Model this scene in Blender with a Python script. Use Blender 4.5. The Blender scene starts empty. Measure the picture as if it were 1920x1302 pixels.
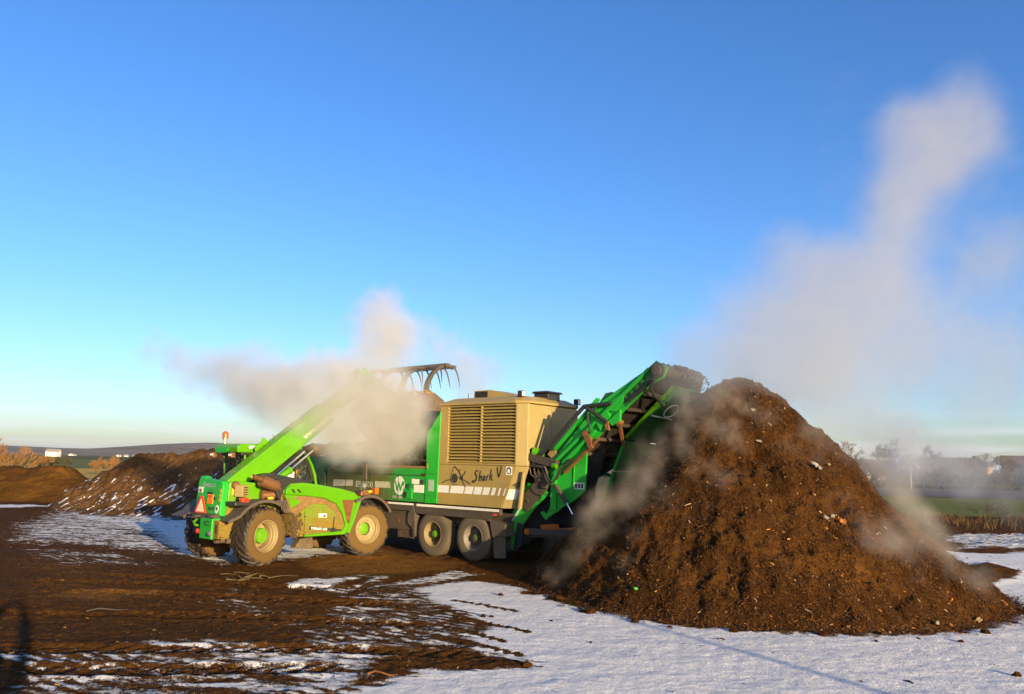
import bpy, bmesh, math, random
import numpy as np
from mathutils import Vector, Matrix

R = math.radians
PI = math.pi
SC = bpy.context.scene
COL = SC.collection

# ------------------------------------------------------------------ camera, sky, sun, exposure
PITCH, ROLL, CAM_H, FOC = math.atan(217 / 1450.0), R(1.2), 2.3, 1450.0
cam_data = bpy.data.cameras.new('camera')
cam_data.sensor_width = 36.0
cam_data.lens = FOC / 1920.0 * 36.0
cam_data.clip_start = 0.05
cam_data.clip_end = 20000
cam = bpy.data.objects.new('camera', cam_data)
COL.objects.link(cam)
_f = Vector((0, math.cos(PITCH), math.sin(PITCH)))
_u0 = Vector((0, -math.sin(PITCH), math.cos(PITCH)))
_r0 = Vector((1, 0, 0))
_r = _r0 * math.cos(ROLL) + _u0 * math.sin(ROLL)
_u = -_r0 * math.sin(ROLL) + _u0 * math.cos(ROLL)
_m = Matrix((_r, _u, -_f)).transposed().to_4x4()
_m.translation = Vector((0, 0, CAM_H))
cam.matrix_world = _m
SC.camera = cam

SUN_EL, SUN_AZ = R(8.9), R(148.7)          # azimuth clockwise from +Y; sun stands behind the camera, to the right
world = bpy.data.worlds.new('World')
SC.world = world
world.use_nodes = True
wt = world.node_tree
wt.nodes.clear()
sky = wt.nodes.new('ShaderNodeTexSky')
sky.sky_type = 'NISHITA'
sky.sun_disc = False
sky.sun_elevation = SUN_EL
sky.sun_rotation = SUN_AZ
sky.air_density = 1.0
sky.dust_density = 0.8
sky.ozone_density = 3.0
hsv = wt.nodes.new('ShaderNodeHueSaturation')
hsv.inputs['Saturation'].default_value = 1.14
hsv.inputs['Hue'].default_value = 0.5
bg = wt.nodes.new('ShaderNodeBackground')
bg.inputs['Strength'].default_value = 0.134
wo = wt.nodes.new('ShaderNodeOutputWorld')
wt.links.new(sky.outputs[0], hsv.inputs['Color'])
tint = wt.nodes.new('ShaderNodeMix')
tint.data_type = 'RGBA'
tint.blend_type = 'MULTIPLY'
tint.inputs[0].default_value = 1.0
tint.inputs[7].default_value = (0.90, 0.925, 1.17, 1.0)
wt.links.new(hsv.outputs[0], tint.inputs[6])
# faint layers of high cloud low over the horizon
wc = wt.nodes.new('ShaderNodeTexCoord')
wm = wt.nodes.new('ShaderNodeVectorMath')
wm.operation = 'MULTIPLY'
wm.inputs[1].default_value = (2.2, 2.2, 46.0)
wn = wt.nodes.new('ShaderNodeTexNoise')
wn.inputs['Scale'].default_value = 1.6
wn.inputs['Detail'].default_value = 5.0
wn.inputs['Roughness'].default_value = 0.6
ws = wt.nodes.new('ShaderNodeSeparateXYZ')
wr = wt.nodes.new('ShaderNodeMapRange')
wr.inputs['From Min'].default_value = 0.42
wr.inputs['From Max'].default_value = 0.66
wz = wt.nodes.new('ShaderNodeMapRange')
wz.inputs['From Min'].default_value = 0.085
wz.inputs['From Max'].default_value = 0.015
wx = wt.nodes.new('ShaderNodeMath')
wx.operation = 'MULTIPLY'
cl = wt.nodes.new('ShaderNodeMix')
cl.data_type = 'RGBA'
cl.inputs[7].default_value = (3.7, 3.75, 4.3, 1.0)
wk = wt.nodes.new('ShaderNodeMath')
wk.operation = 'MULTIPLY'
wk.inputs[1].default_value = 0.55
for a_, b_ in ((wc.outputs['Generated'], wm.inputs[0]), (wm.outputs[0], wn.inputs['Vector']), (wc.outputs['Generated'], ws.inputs[0]), (wn.outputs[0], wr.inputs['Value']),
               (ws.outputs[2], wz.inputs['Value']), (wr.outputs[0], wx.inputs[0]), (wz.outputs[0], wx.inputs[1]), (wx.outputs[0], wk.inputs[0]), (wk.outputs[0], cl.inputs[0]),
               (tint.outputs[2], cl.inputs[6]), (cl.outputs[2], bg.inputs['Color'])):
    wt.links.new(a_, b_)
wt.links.new(bg.outputs[0], wo.inputs['Surface'])

sun_d = bpy.data.lights.new('sun', 'SUN')
sun_d.energy = 5.0
sun_d.angle = R(0.53)
sun_d.color = (1.0, 0.77, 0.44)
sun = bpy.data.objects.new('sun', sun_d)
COL.objects.link(sun)
to_sun = Vector((math.sin(SUN_AZ) * math.cos(SUN_EL), math.cos(SUN_AZ) * math.cos(SUN_EL), math.sin(SUN_EL)))
sun.rotation_euler = to_sun.to_track_quat('Z', 'Y').to_euler()
sun.location = (14, -22, 12)

SC.view_settings.view_transform = 'Standard'
SC.view_settings.look = 'None'
SC.view_settings.exposure = 0.95
SC.view_settings.gamma = 1.0
SC.view_settings.use_curve_mapping = False
SC.render.engine = 'CYCLES'
SC.cycles.use_denoising = True
SC.cycles.use_adaptive_sampling = True
SC.cycles.adaptive_threshold = 0.02
SC.cycles.max_bounces = 6
SC.cycles.diffuse_bounces = 3
SC.cycles.glossy_bounces = 2
SC.cycles.transmission_bounces = 4
SC.cycles.transparent_max_bounces = 12
SC.cycles.volume_bounces = 2
SC.cycles.volume_step_rate = 2.0
SC.cycles.volume_max_steps = 160

# ------------------------------------------------------------------ small helpers
RNG = np.random.default_rng(7)
random.seed(11)


class NT:
    """short-hand for building node trees"""
    def __init__(self, tree):
        self.t = tree

    def n(self, typ, ins=None, **props):
        nd = self.t.nodes.new(typ)
        for k, v in props.items():
            setattr(nd, k, v)
        for k, v in (ins or {}).items():
            s = nd.inputs[k]
            if isinstance(v, bpy.types.NodeSocket):
                self.t.links.new(v, s)
            elif v is not None:
                s.default_value = v
        return nd

    def math(self, op, a, b=None, c=None, clamp=False):
        ins = {0: a}
        if b is not None:
            ins[1] = b
        if c is not None:
            ins[2] = c
        return self.n('ShaderNodeMath', ins, operation=op, use_clamp=clamp).outputs[0]

    def vmath(self, op, a, b=None, scale=None):
        ins = {0: a}
        if b is not None:
            ins[1] = b
        if scale is not None:
            ins['Scale'] = scale
        nd = self.n('ShaderNodeVectorMath', ins, operation=op)
        return nd.outputs['Value'] if op in ('LENGTH', 'DISTANCE', 'DOT_PRODUCT') else nd.outputs['Vector']

    def mix(self, fac, a, b, blend='MIX'):
        nd = self.t.nodes.new('ShaderNodeMix')
        nd.data_type = 'RGBA'
        nd.blend_type = blend
        for s, v in ((nd.inputs[0], fac), (nd.inputs[6], a), (nd.inputs[7], b)):
            if isinstance(v, bpy.types.NodeSocket):
                self.t.links.new(v, s)
            else:
                s.default_value = v if not isinstance(v, tuple) or len(v) == 4 else (*v, 1.0)
        return nd.outputs[2]

    def noise(self, vec, scale, detail=4.0, rough=0.55, dist=0.0, color=False):
        ins = {'Scale': scale, 'Detail': detail, 'Roughness': rough, 'Distortion': dist}
        if vec is not None:
            ins['Vector'] = vec
        nd = self.n('ShaderNodeTexNoise', ins)
        return nd.outputs['Color'] if color else nd.outputs[0]

    def mapr(self, v, a, b, c=0.0, d=1.0, smooth=False):
        nd = self.n('ShaderNodeMapRange', {'Value': v, 'From Min': a, 'From Max': b, 'To Min': c, 'To Max': d})
        nd.interpolation_type = 'SMOOTHSTEP' if smooth else 'LINEAR'
        nd.clamp = True
        return nd.outputs[0]

    def ramp(self, fac, stops):
        nd = self.n('ShaderNodeValToRGB', {0: fac})
        cr = nd.color_ramp
        while len(cr.elements) < len(stops):
            cr.elements.new(0.5)
        for e, (p, c) in zip(cr.elements, stops):
            e.position = p
            e.color = (*c, 1.0) if len(c) == 3 else c
        return nd.outputs[0]

    def obj(self):
        return self.n('ShaderNodeTexCoord').outputs['Object']

    def pos(self):
        return self.n('ShaderNodeNewGeometry').outputs['Position']

    def scale(self, vec, s):
        return self.vmath('MULTIPLY', vec, s)

    def bump(self, h, strength=0.3, dist=0.02):
        return self.n('ShaderNodeBump', {'Height': h, 'Strength': strength, 'Distance': dist}).outputs[0]


def new_mat(name):
    m = bpy.data.materials.new(name)
    m.use_nodes = True
    t = m.node_tree
    t.nodes.clear()
    g = NT(t)
    bsdf = g.n('ShaderNodeBsdfPrincipled')
    out = g.n('ShaderNodeOutputMaterial')
    t.links.new(bsdf.outputs[0], out.inputs['Surface'])
    return m, g, bsdf, out


def setp(g, b, **kw):
    for k, v in kw.items():
        k = k.replace('_', ' ')
        if isinstance(v, bpy.types.NodeSocket):
            g.t.links.new(v, b.inputs[k])
        elif isinstance(v, tuple) and len(v) == 3 and b.inputs[k].type == 'RGBA':
            b.inputs[k].default_value = (*v, 1)
        else:
            b.inputs[k].default_value = v


def simple(name, col, rough=0.5, metal=0.0, var=0.25, scale=6.0, bump=0.0, spec=0.5):
    """plain surface with uneven tone and roughness"""
    m, g, b, _ = new_mat(name)
    o = g.obj()
    n1 = g.noise(o, scale, 5, 0.6)
    n2 = g.noise(o, scale * 7, 3, 0.6)
    k = g.math('ADD', g.math('MULTIPLY', n1, 0.65), g.math('MULTIPLY', n2, 0.35))
    dark = tuple(c * (1 - var) for c in col)
    lite = tuple(min(1, c * (1 + var)) for c in col)
    c = g.mix(g.mapr(k, 0.3, 0.7), dark, lite)
    setp(g, b, Base_Color=c, Roughness=g.mapr(n2, 0.3, 0.7, max(0.02, rough - 0.1), min(1, rough + 0.12)), Metallic=metal,
         Specular_IOR_Level=spec)
    if bump:
        setp(g, b, Normal=g.bump(k, bump, 0.01))
    return m


def paint(name, col, mud=(0.17, 0.105, 0.04), z0=0.4, z1=1.4, amount=0.6, base=0.10, rough=0.38, speck=0.5, drip=0.4, region=None):
    """vehicle paint with splashed mud that thins out with height, specks and run-off streaks"""
    m, g, b, _ = new_mat(name)
    o = g.obj()
    sx = g.n('ShaderNodeSeparateXYZ', {0: o})
    big = g.noise(o, 2.2, 6, 0.65, 0.6)
    fine = g.noise(o, 26, 4, 0.7)
    spk = g.noise(o, 75, 2, 0.5)
    streak = g.noise(g.scale(o, (9, 9, 0.7)), 2.4, 4, 0.6)
    hgt = g.mapr(sx.outputs[2], z0, z1, 1.0, 0.0)
    if region is not None:
        hgt = g.math('MAXIMUM', hgt, region(g, sx, big, fine))
    k = g.math('ADD', g.math('MULTIPLY', hgt, amount), g.math('MULTIPLY', g.math('SUBTRACT', big, 0.5), 0.9))
    k = g.math('ADD', k, g.math('MULTIPLY', g.math('SUBTRACT', fine, 0.5), 0.55))
    k = g.math('ADD', k, g.math('MULTIPLY', g.math('SUBTRACT', streak, 0.5), drip))
    mask = g.mapr(k, 0.18, 0.72, base, 0.97, True)
    sp = g.math('MULTIPLY', g.mapr(spk, 0.66 - 0.06 * speck, 0.72, 0, 1), g.math('ADD', g.math('MULTIPLY', hgt, 0.8), 0.12))
    mask = g.math('MAXIMUM', mask, g.math('MULTIPLY', sp, speck))
    pc = g.mix(g.mapr(big, 0.3, 0.7), tuple(c * 0.9 for c in col), tuple(min(1, c * 1.08) for c in col))
    mc = g.mix(g.mapr(fine, 0.3, 0.7), tuple(c * 0.55 for c in mud), tuple(min(1, c * 1.25) for c in mud))
    setp(g, b, Base_Color=g.mix(mask, pc, mc), Roughness=g.mapr(mask, 0, 1, rough, 0.92), Specular_IOR_Level=0.4,
         Normal=g.bump(g.math('MULTIPLY', mask, g.math('ADD', fine, spk)), 0.5, 0.008))
    return m


class MB:
    """collects shapes, then links them as ONE mesh object"""
    def __init__(self):
        self.v = []
        self.f = []

    def add(self, vs, fs):
        o = len(self.v)
        self.v.extend([tuple(p) for p in vs])
        self.f.extend([tuple(o + i for i in f) for f in fs])
        return self

    def box(self, x0, x1, y0, y1, z0, z1, m=None):
        vs = [Vector((x, y, z)) for x in (x0, x1) for y in (y0, y1) for z in (z0, z1)]
        if m is not None:
            vs = [m @ p for p in vs]
        return self.add(vs, [(0, 1, 3, 2), (4, 6, 7, 5), (0, 4, 5, 1), (2, 3, 7, 6), (0, 2, 6, 4), (1, 5, 7, 3)])

    def prism(self, poly, y0, y1, m=None):
        """polygon in (x, z), extruded along y"""
        n = len(poly)
        area = sum(poly[i][0] * poly[(i + 1) % n][1] - poly[(i + 1) % n][0] * poly[i][1] for i in range(n))
        if area < 0:
            poly = poly[::-1]
        vs = [Vector((x, y0, z)) for x, z in poly] + [Vector((x, y1, z)) for x, z in poly]
        if m is not None:
            vs = [m @ p for p in vs]
        fs = [tuple(range(n)), tuple(range(2 * n - 1, n - 1, -1))]
        fs += [(i, n + i, n + (i + 1) % n, (i + 1) % n) for i in range(n)]
        return self.add(vs, fs)

    def slab(self, pts, d):
        """polygon of 3-D points given thickness along the vector d"""
        d = Vector(d)
        n = len(pts)
        vs = [Vector(p) for p in pts] + [Vector(p) + d for p in pts]
        fs = [tuple(range(n - 1, -1, -1)), tuple(range(n, 2 * n))]
        fs += [(i, (i + 1) % n, n + (i + 1) % n, n + i) for i in range(n)]
        return self.add(vs, fs)

    def bar(self, p0, p1, w, h, up=(0, 0, 1)):
        p0, p1 = Vector(p0), Vector(p1)
        d = (p1 - p0).normalized()
        s = d.cross(Vector(up))
        if s.length < 1e-4:
            s = d.cross(Vector((0, 1, 0)))
        s.normalize()
        t = s.cross(d).normalized()
        vs = []
        for p in (p0, p1):
            for a, b in ((-1, -1), (1, -1), (1, 1), (-1, 1)):
                vs.append(p + s * (a * w / 2) + t * (b * h / 2))
        return self.add(vs, [(0, 3, 2, 1), (4, 5, 6, 7), (0, 1, 5, 4), (1, 2, 6, 5), (2, 3, 7, 6), (3, 0, 4, 7)])

    def tube(self, pts, r, n=10, cap=True):
        pts = [Vector(p) for p in pts]
        rs = r if isinstance(r, (list, tuple)) else [r] * len(pts)
        rings = []
        a = None
        for i, p in enumerate(pts):
            d = (pts[min(i + 1, len(pts) - 1)] - pts[max(i - 1, 0)]).normalized()
            if a is None:
                a = d.orthogonal().normalized()
            a = (a - d * a.dot(d))
            if a.length < 1e-5:
                a = d.orthogonal()
            a.normalize()
            b = d.cross(a)
            rings.append([p + (a * math.cos(2 * PI * k / n) + b * math.sin(2 * PI * k / n)) * rs[i] for k in range(n)])
        vs = [q for ring in rings for q in ring]
        fs = []
        for i in range(len(pts) - 1):
            for k in range(n):
                k2 = (k + 1) % n
                fs.append((i * n + k, i * n + k2, (i + 1) * n + k2, (i + 1) * n + k))
        if cap:
            fs.append(tuple(range(n - 1, -1, -1)))
            fs.append(tuple((len(pts) - 1) * n + k for k in range(n)))
        return self.add(vs, fs)

    def lathe(self, prof, n=32, m=None, closed=False):
        """profile of (y, r) turned about the y axis"""
        vs, fs = [], []
        for (y, r) in prof:
            for k in range(n):
                a = 2 * PI * k / n
                p = Vector((r * math.cos(a), y, r * math.sin(a)))
                vs.append(m @ p if m is not None else p)
        L = len(prof)
        for i in range(L if closed else L - 1):
            j = (i + 1) % L
            for k in range(n):
                k2 = (k + 1) % n
                fs.append((i * n + k, i * n + k2, j * n + k2, j * n + k))
        return self.add(vs, fs)

    def quad(self, a, b, c, d):
        return self.add([a, b, c, d], [(0, 1, 2, 3)])

    def blob(self, c, rx, ry, rz, seed=0, rough=0.25, n=8, m=8):
        rr = random.Random(seed)
        vs = [Vector((0, 0, -1))]
        for i in range(1, m):
            t = -PI / 2 + PI * i / m
            for k in range(n):
                a = 2 * PI * k / n
                s = 1 + rr.uniform(-rough, rough)
                vs.append(Vector((math.cos(t) * math.cos(a) * s, math.cos(t) * math.sin(a) * s, math.sin(t) * s)))
        vs.append(Vector((0, 0, 1)))
        fs = [(0, 1 + (k + 1) % n, 1 + k) for k in range(n)]
        for i in range(m - 2):
            for k in range(n):
                k2 = (k + 1) % n
                fs.append((1 + i * n + k, 1 + i * n + k2, 1 + (i + 1) * n + k2, 1 + (i + 1) * n + k))
        e = len(vs) - 1
        b = 1 + (m - 2) * n
        fs += [(b + k, b + (k + 1) % n, e) for k in range(n)]
        return self.add([Vector(c) + Vector((p.x * rx, p.y * ry, p.z * rz)) for p in vs], fs)

    def build(self, name, mat, parent=None, bevel=0.0, smooth=False, seg=2, fix=True):
        me = bpy.data.meshes.new(name)
        me.from_pydata([tuple(p) for p in self.v], [], self.f)
        if fix:
            bm = bmesh.new()
            bm.from_mesh(me)
            bmesh.ops.recalc_face_normals(bm, faces=bm.faces)
            bm.to_mesh(me)
            bm.free()
        me.materials.append(mat)
        o = bpy.data.objects.new(name, me)
        COL.objects.link(o)
        if parent is not None:
            o.parent = parent
        if smooth:
            me.shade_smooth()
            try:
                me.set_sharp_from_angle(angle=R(42))
            except Exception:
                pass
        if bevel:
            md = o.modifiers.new('bevel', 'BEVEL')
            md.width = bevel
            md.segments = seg
            md.limit_method = 'ANGLE'
            md.angle_limit = R(38)
        return o


def tag(o, label=None, cat=None, group=None, kind=None):
    if label:
        o['label'] = label
    if cat:
        o['category'] = cat
    if group:
        o['group'] = group
    if kind:
        o['kind'] = kind
    return o


def empty(name, loc=(0, 0, 0), rz=0.0, parent=None):
    o = bpy.data.objects.new(name, None)
    o.empty_display_size = 0.2
    o.location = loc
    o.rotation_euler = (0, 0, rz)
    COL.objects.link(o)
    if parent is not None:
        o.parent = parent
    return o


def copy_tree(o, parent=None):
    c = o.copy()
    COL.objects.link(c)
    if parent is not None:
        c.parent = parent
    for ch in list(o.children):
        copy_tree(ch, c)
    return c


def np_mesh(name, V, F, mat, attrs=None, smooth=False, parent=None):
    """mesh from numpy arrays (all faces with the same number of corners); attrs: name -> (type, array per vertex/face, domain)"""
    me = bpy.data.meshes.new(name)
    nf, k = F.shape
    me.vertices.add(len(V))
    me.vertices.foreach_set('co', np.ascontiguousarray(V, dtype=np.float32).ravel())
    me.loops.add(nf * k)
    me.loops.foreach_set('vertex_index', np.ascontiguousarray(F, dtype=np.int32).ravel())
    me.polygons.add(nf)
    me.polygons.foreach_set('loop_start', np.arange(0, nf * k, k, dtype=np.int32))
    me.polygons.foreach_set('use_smooth', np.full(nf, smooth, dtype=bool))
    me.update(calc_edges=True)
    me.validate()
    for an, (ty, arr, dom) in (attrs or {}).items():
        a = me.attributes.new(an, ty, dom)
        if ty == 'FLOAT':
            a.data.foreach_set('value', np.ascontiguousarray(arr, dtype=np.float32).ravel())
        else:
            c = np.ones((len(arr), 4), dtype=np.float32)
            c[:, :3] = arr
            a.data.foreach_set('color', c.ravel())
    me.materials.append(mat)
    o = bpy.data.objects.new(name, me)
    COL.objects.link(o)
    if parent is not None:
        o.parent = parent
    return o


# ---- numpy gradient noise
_perm = RNG.permutation(4096)


def _h(ix, iy, iz):
    return _perm[(_perm[(_perm[ix & 4095] + iy) & 4095] + iz) & 4095]


def vnoise(x, y, z=0.0):
    x, y = np.broadcast_arrays(np.asarray(x, float), np.asarray(y, float))
    z = np.broadcast_to(np.asarray(z, float), x.shape)
    ix, iy, iz = np.floor(x).astype(int), np.floor(y).astype(int), np.floor(z).astype(int)
    fx, fy, fz = x - ix, y - iy, z - iz
    s = lambda t: t * t * t * (t * (t * 6 - 15) + 10)
    u, v, w = s(fx), s(fy), s(fz)

    def gr(dx, dy, dz):
        h = _h(ix + dx, iy + dy, iz + dz)
        a = h * (2 * PI / 4096.0)
        c = ((h * 7) % 4096) / 2048.0 - 1
        q = np.sqrt(np.maximum(0, 1 - c * c))
        return (np.cos(a) * q) * (fx - dx) + (np.sin(a) * q) * (fy - dy) + c * (fz - dz)
    l = lambda a, b, t: a + t * (b - a)
    return l(l(l(gr(0, 0, 0), gr(1, 0, 0), u), l(gr(0, 1, 0), gr(1, 1, 0), u), v),
             l(l(gr(0, 0, 1), gr(1, 0, 1), u), l(gr(0, 1, 1), gr(1, 1, 1), u), v), w)


def fbm(x, y, z=0.0, oct=4, gain=0.5, lac=2.03):
    t, a = 0.0, 1.0
    for i in range(oct):
        t = t + a * vnoise(x + 17.3 * i, y - 9.1 * i, z + 5.7 * i)
        x, y, z = x * lac, y * lac, np.asarray(z) * lac
        a *= gain
    return t


def sstep(a, b, x):
    t = np.clip((x - a) / (b - a), 0, 1)
    return t * t * (3 - 2 * t)


def sdf_poly(X, Y, poly):
    """signed distance to a polygon, positive inside"""
    d = np.full(X.shape, 1e9)
    ins = np.zeros(X.shape, bool)
    n = len(poly)
    for i in range(n):
        ax, ay = poly[i]
        bx, by = poly[(i + 1) % n]
        ex, ey = bx - ax, by - ay
        t = np.clip(((X - ax) * ex + (Y - ay) * ey) / (ex * ex + ey * ey + 1e-12), 0, 1)
        d = np.minimum(d, np.hypot(X - ax - t * ex, Y - ay - t * ey))
        c = (ay > Y) != (by > Y)
        xi = ax + (Y - ay) / (by - ay + 1e-12) * ex
        ins ^= c & (X < xi)
    return np.where(ins, d, -d)


_fc = None


def text_faces(body, size, shear=0.0, bold=0.0):
    """outline text as flat faces in the xy plane: (verts, faces), left aligned, via a temporary font curve"""
    cu = bpy.data.curves.new('lettering', 'FONT')
    cu.body = body
    cu.size = size
    cu.shear = shear
    cu.offset = bold
    cu.resolution_u = 3
    ob = bpy.data.objects.new('lettering', cu)
    COL.objects.link(ob)
    dg = bpy.context.evaluated_depsgraph_get()
    dg.update()
    me = bpy.data.meshes.new_from_object(ob.evaluated_get(dg))
    vs = [v.co.copy() for v in me.vertices]
    fs = [tuple(p.vertices) for p in me.polygons]
    bpy.data.objects.remove(ob)
    bpy.data.curves.remove(cu)
    bpy.data.meshes.remove(me)
    return vs, fs


def lettering(mb, body, origin, right, up, size, width=None, shear=0.0, bold=0.0):
    """writes a line of text on a plane; width squeezes it to a length"""
    vs, fs = text_faces(body, size, shear, bold)
    if not vs:
        return
    x0, x1 = min(v.x for v in vs), max(v.x for v in vs)
    k = (width / (x1 - x0)) if width else 1.0
    o, r, u = Vector(origin), Vector(right).normalized(), Vector(up).normalized()
    mb.add([o + r * ((v.x - x0) * k) + u * v.y for v in vs], fs)
# ------------------------------------------------------------------ materials
M = {}


def side_mud(g, sx, big, fine):
    # splash zone thrown by the rear wheel on the flank
    x = sx.outputs[0]
    return g.math('MULTIPLY', g.mapr(x, 0.75, 1.25, 1.35, 0.0), g.mapr(sx.outputs[2], 1.0, 1.5, 1.0, 0.0))


M['lime'] = paint('lime_paint', (0.088, 0.30, 0.002), z0=0.5, z1=1.9, amount=0.85, base=0.02, mud=(0.22, 0.14, 0.02), rough=0.32, region=side_mud)
M['lime_clean'] = paint('lime_paint_clean', (0.080, 0.285, 0.002), z0=0.0, z1=1.0, amount=0.2, base=0.01, speck=0.3, mud=(0.3, 0.24, 0.05), rough=0.3)
M['green'] = paint('green_paint', (0.012, 0.36, 0.022), z0=0.2, z1=1.7, amount=0.35, base=0.03, rough=0.36)
M['green_dark'] = paint('green_paint_dark', (0.012, 0.16, 0.02), z0=0.5, z1=5.5, amount=0.5, base=0.3, rough=0.5, mud=(0.07, 0.06, 0.03))  # darker copy of the green with more brown mixed in


def hop_mud(g, sx, big, fine):
    return g.mapr(sx.outputs[0], -3.6, -2.0, 1.0, 0.05)


M['hopper'] = paint('hopper_paint', (0.02, 0.30, 0.03), z0=0.6, z1=1.6, amount=0.85, base=0.03, drip=0.8, mud=(0.105, 0.10, 0.028), region=hop_mud)
M['beige'] = paint('beige_paint', (0.35, 0.245, 0.070), mud=(0.2, 0.13, 0.05), z0=0.6, z1=1.8, amount=0.22, base=0.03, rough=0.42, speck=0.3)
M['beige_trim'] = paint('beige_trim', (0.32, 0.24, 0.085), mud=(0.2, 0.13, 0.05), z0=0.6, z1=1.8, amount=0.22, base=0.02, rough=0.42, speck=0.2)
M['chassis'] = paint('chassis_paint', (0.055, 0.045, 0.035), mud=(0.13, 0.085, 0.04), z0=0.2, z1=1.4, amount=0.6, base=0.2, rough=0.6)
M['black'] = simple('black_plastic', (0.022, 0.021, 0.02), 0.5, var=0.3)
M['rubber_hose'] = simple('hose_rubber', (0.03, 0.026, 0.022), 0.5, var=0.5, scale=12)
M['dark_inside'] = simple('dark_interior', (0.012, 0.011, 0.01), 0.9, var=0.3)  # near-black colour stands in for the shade in holes, slots and gaps
M['belt'] = simple('belt_rubber', (0.03, 0.022, 0.015), 0.85, var=0.5, scale=9, bump=0.3)
M['steel'] = simple('bare_steel', (0.42, 0.40, 0.37), 0.38, 0.85, var=0.25, scale=9)
M['chrome'] = simple('piston_rod', (0.75, 0.74, 0.72), 0.16, 1.0, var=0.1)
M['rust'] = simple('rusty_steel', (0.19, 0.075, 0.02), 0.75, 0.1, var=0.5, scale=14, bump=0.3)
M['rust_pipe'] = simple('brown_exhaust', (0.21, 0.095, 0.035), 0.5, 0.45, var=0.35, scale=8, bump=0.15)
M['fender'] = paint('fender_plastic', (0.055, 0.047, 0.042), mud=(0.22, 0.14, 0.06), z0=0.6, z1=1.5, amount=0.35, base=0.18, rough=0.55, speck=0.3)
M['cream'] = paint('cream_rim', (0.34, 0.26, 0.12), mud=(0.20, 0.12, 0.035), z0=-0.5, z1=0.6, amount=0.5, base=0.12, rough=0.4, drip=0.0)
M['rim_steel'] = paint('truck_rim', (0.20, 0.175, 0.14), mud=(0.17, 0.12, 0.06), z0=-0.5, z1=0.5, amount=0.4, base=0.15, rough=0.45, drip=0.0)
M['hub_green'] = paint('hub_green', (0.12, 0.33, 0.01), mud=(0.16, 0.11, 0.03), z0=-0.5, z1=0.5, amount=0.25, base=0.05, drip=0.0)
M['white'] = simple('white_sticker', (0.74, 0.70, 0.60), 0.5, var=0.12, scale=10)
M['pale'] = simple('pale_lettering', (0.66, 0.66, 0.55), 0.55, var=0.2, scale=10)
M['faded'] = simple('faded_white', (0.42, 0.40, 0.26), 0.6, var=0.3, scale=7)
M['ink'] = simple('dark_ink', (0.035, 0.03, 0.02), 0.6, var=0.2)
M['grey_plate'] = simple('grey_plate', (0.34, 0.42, 0.33), 0.5, var=0.1)
M['yellow'] = simple('yellow_sticker', (0.55, 0.37, 0.02), 0.45, var=0.12)
M['orange'] = simple('orange_plate', (0.85, 0.30, 0.015), 0.45, var=0.1)
M['red'] = simple('red_reflector', (0.72, 0.04, 0.015), 0.3, var=0.1)
M['triangle'] = simple('pale_triangle', (0.80, 0.62, 0.38), 0.4, var=0.06)
M['lamp_white'] = simple('lamp_glass', (0.75, 0.72, 0.65), 0.12, var=0.1)
M['amber'] = simple('amber_lens', (0.42, 0.10, 0.012), 0.15, var=0.15)
M['mudcake'] = simple('dried_mud', (0.20, 0.115, 0.035), 0.95, var=0.5, scale=18, bump=0.8)

M['bucket'] = simple('worn_bucket_steel', (0.13, 0.088, 0.05), 0.6, 0.2, var=0.4, scale=5, bump=0.2)
M['splash'] = simple('dark_mud_splash', (0.06, 0.035, 0.014), 0.9, var=0.4, scale=20)


def tyre_mat(name, dark, mudc, split):
    m, g, b, _ = new_mat(name)
    o = g.obj()
    sx = g.n('ShaderNodeSeparateXYZ', {0: o})
    rad = g.math('SQRT', g.math('ADD', g.math('MULTIPLY', sx.outputs[0], sx.outputs[0]), g.math('MULTIPLY', sx.outputs[2], sx.outputs[2])))
    n1 = g.noise(o, 5, 5, 0.65)
    n2 = g.noise(o, 30, 4, 0.7)
    k = g.math('ADD', g.math('MULTIPLY', g.math('SUBTRACT', n1, 0.5), 1.4), g.math('MULTIPLY', g.math('SUBTRACT', n2, 0.5), 0.6))
    k = g.math('ADD', k, g.mapr(rad, split - 0.06, split + 0.05, 0.75, 0.12))   # caked side wall, scrubbed tread
    mask = g.mapr(k, 0.2, 0.6, 0.08, 1.0, True)
    mc = g.mix(n2, tuple(c * 0.5 for c in mudc), tuple(c * 1.35 for c in mudc))
    setp(g, b, Base_Color=g.mix(mask, dark, mc), Roughness=g.mapr(mask, 0, 1, 0.55, 0.95), Normal=g.bump(g.math('ADD', n1, n2), 0.6, 0.015))
    return m


M['tyre_mud'] = tyre_mat('muddy_tractor_tyre', (0.022, 0.017, 0.014), (0.125, 0.070, 0.015), 0.56)
M['tyre_truck'] = tyre_mat('dusty_truck_tyre', (0.04, 0.036, 0.03), (0.12, 0.09, 0.055), 0.6)


def glass_mat(name, tint, rough=0.05, alpha=0.5):
    m, g, b, out = new_mat(name)
    o = g.obj()
    n = g.noise(o, 5, 5, 0.7, 1.5)
    d = g.mapr(n, 0.52, 0.68, 0.0, 0.35)
    setp(g, b, Base_Color=g.mix(d, tint, (0.35, 0.38, 0.33)), Roughness=g.mapr(d, 0, 0.35, rough, 0.6), Specular_IOR_Level=0.7)
    tr = g.n('ShaderNodeBsdfTransparent', {'Color': (0.55, 0.62, 0.55, 1)})
    mx = g.n('ShaderNodeMixShader', {0: g.mapr(d, 0, 0.35, alpha, 0.85), 1: tr.outputs[0], 2: b.outputs[0]})
    g.t.links.new(mx.outputs[0], out.inputs['Surface'])
    return m


M['glass'] = glass_mat('cab_glass', (0.02, 0.03, 0.026), alpha=0.55)


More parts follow.
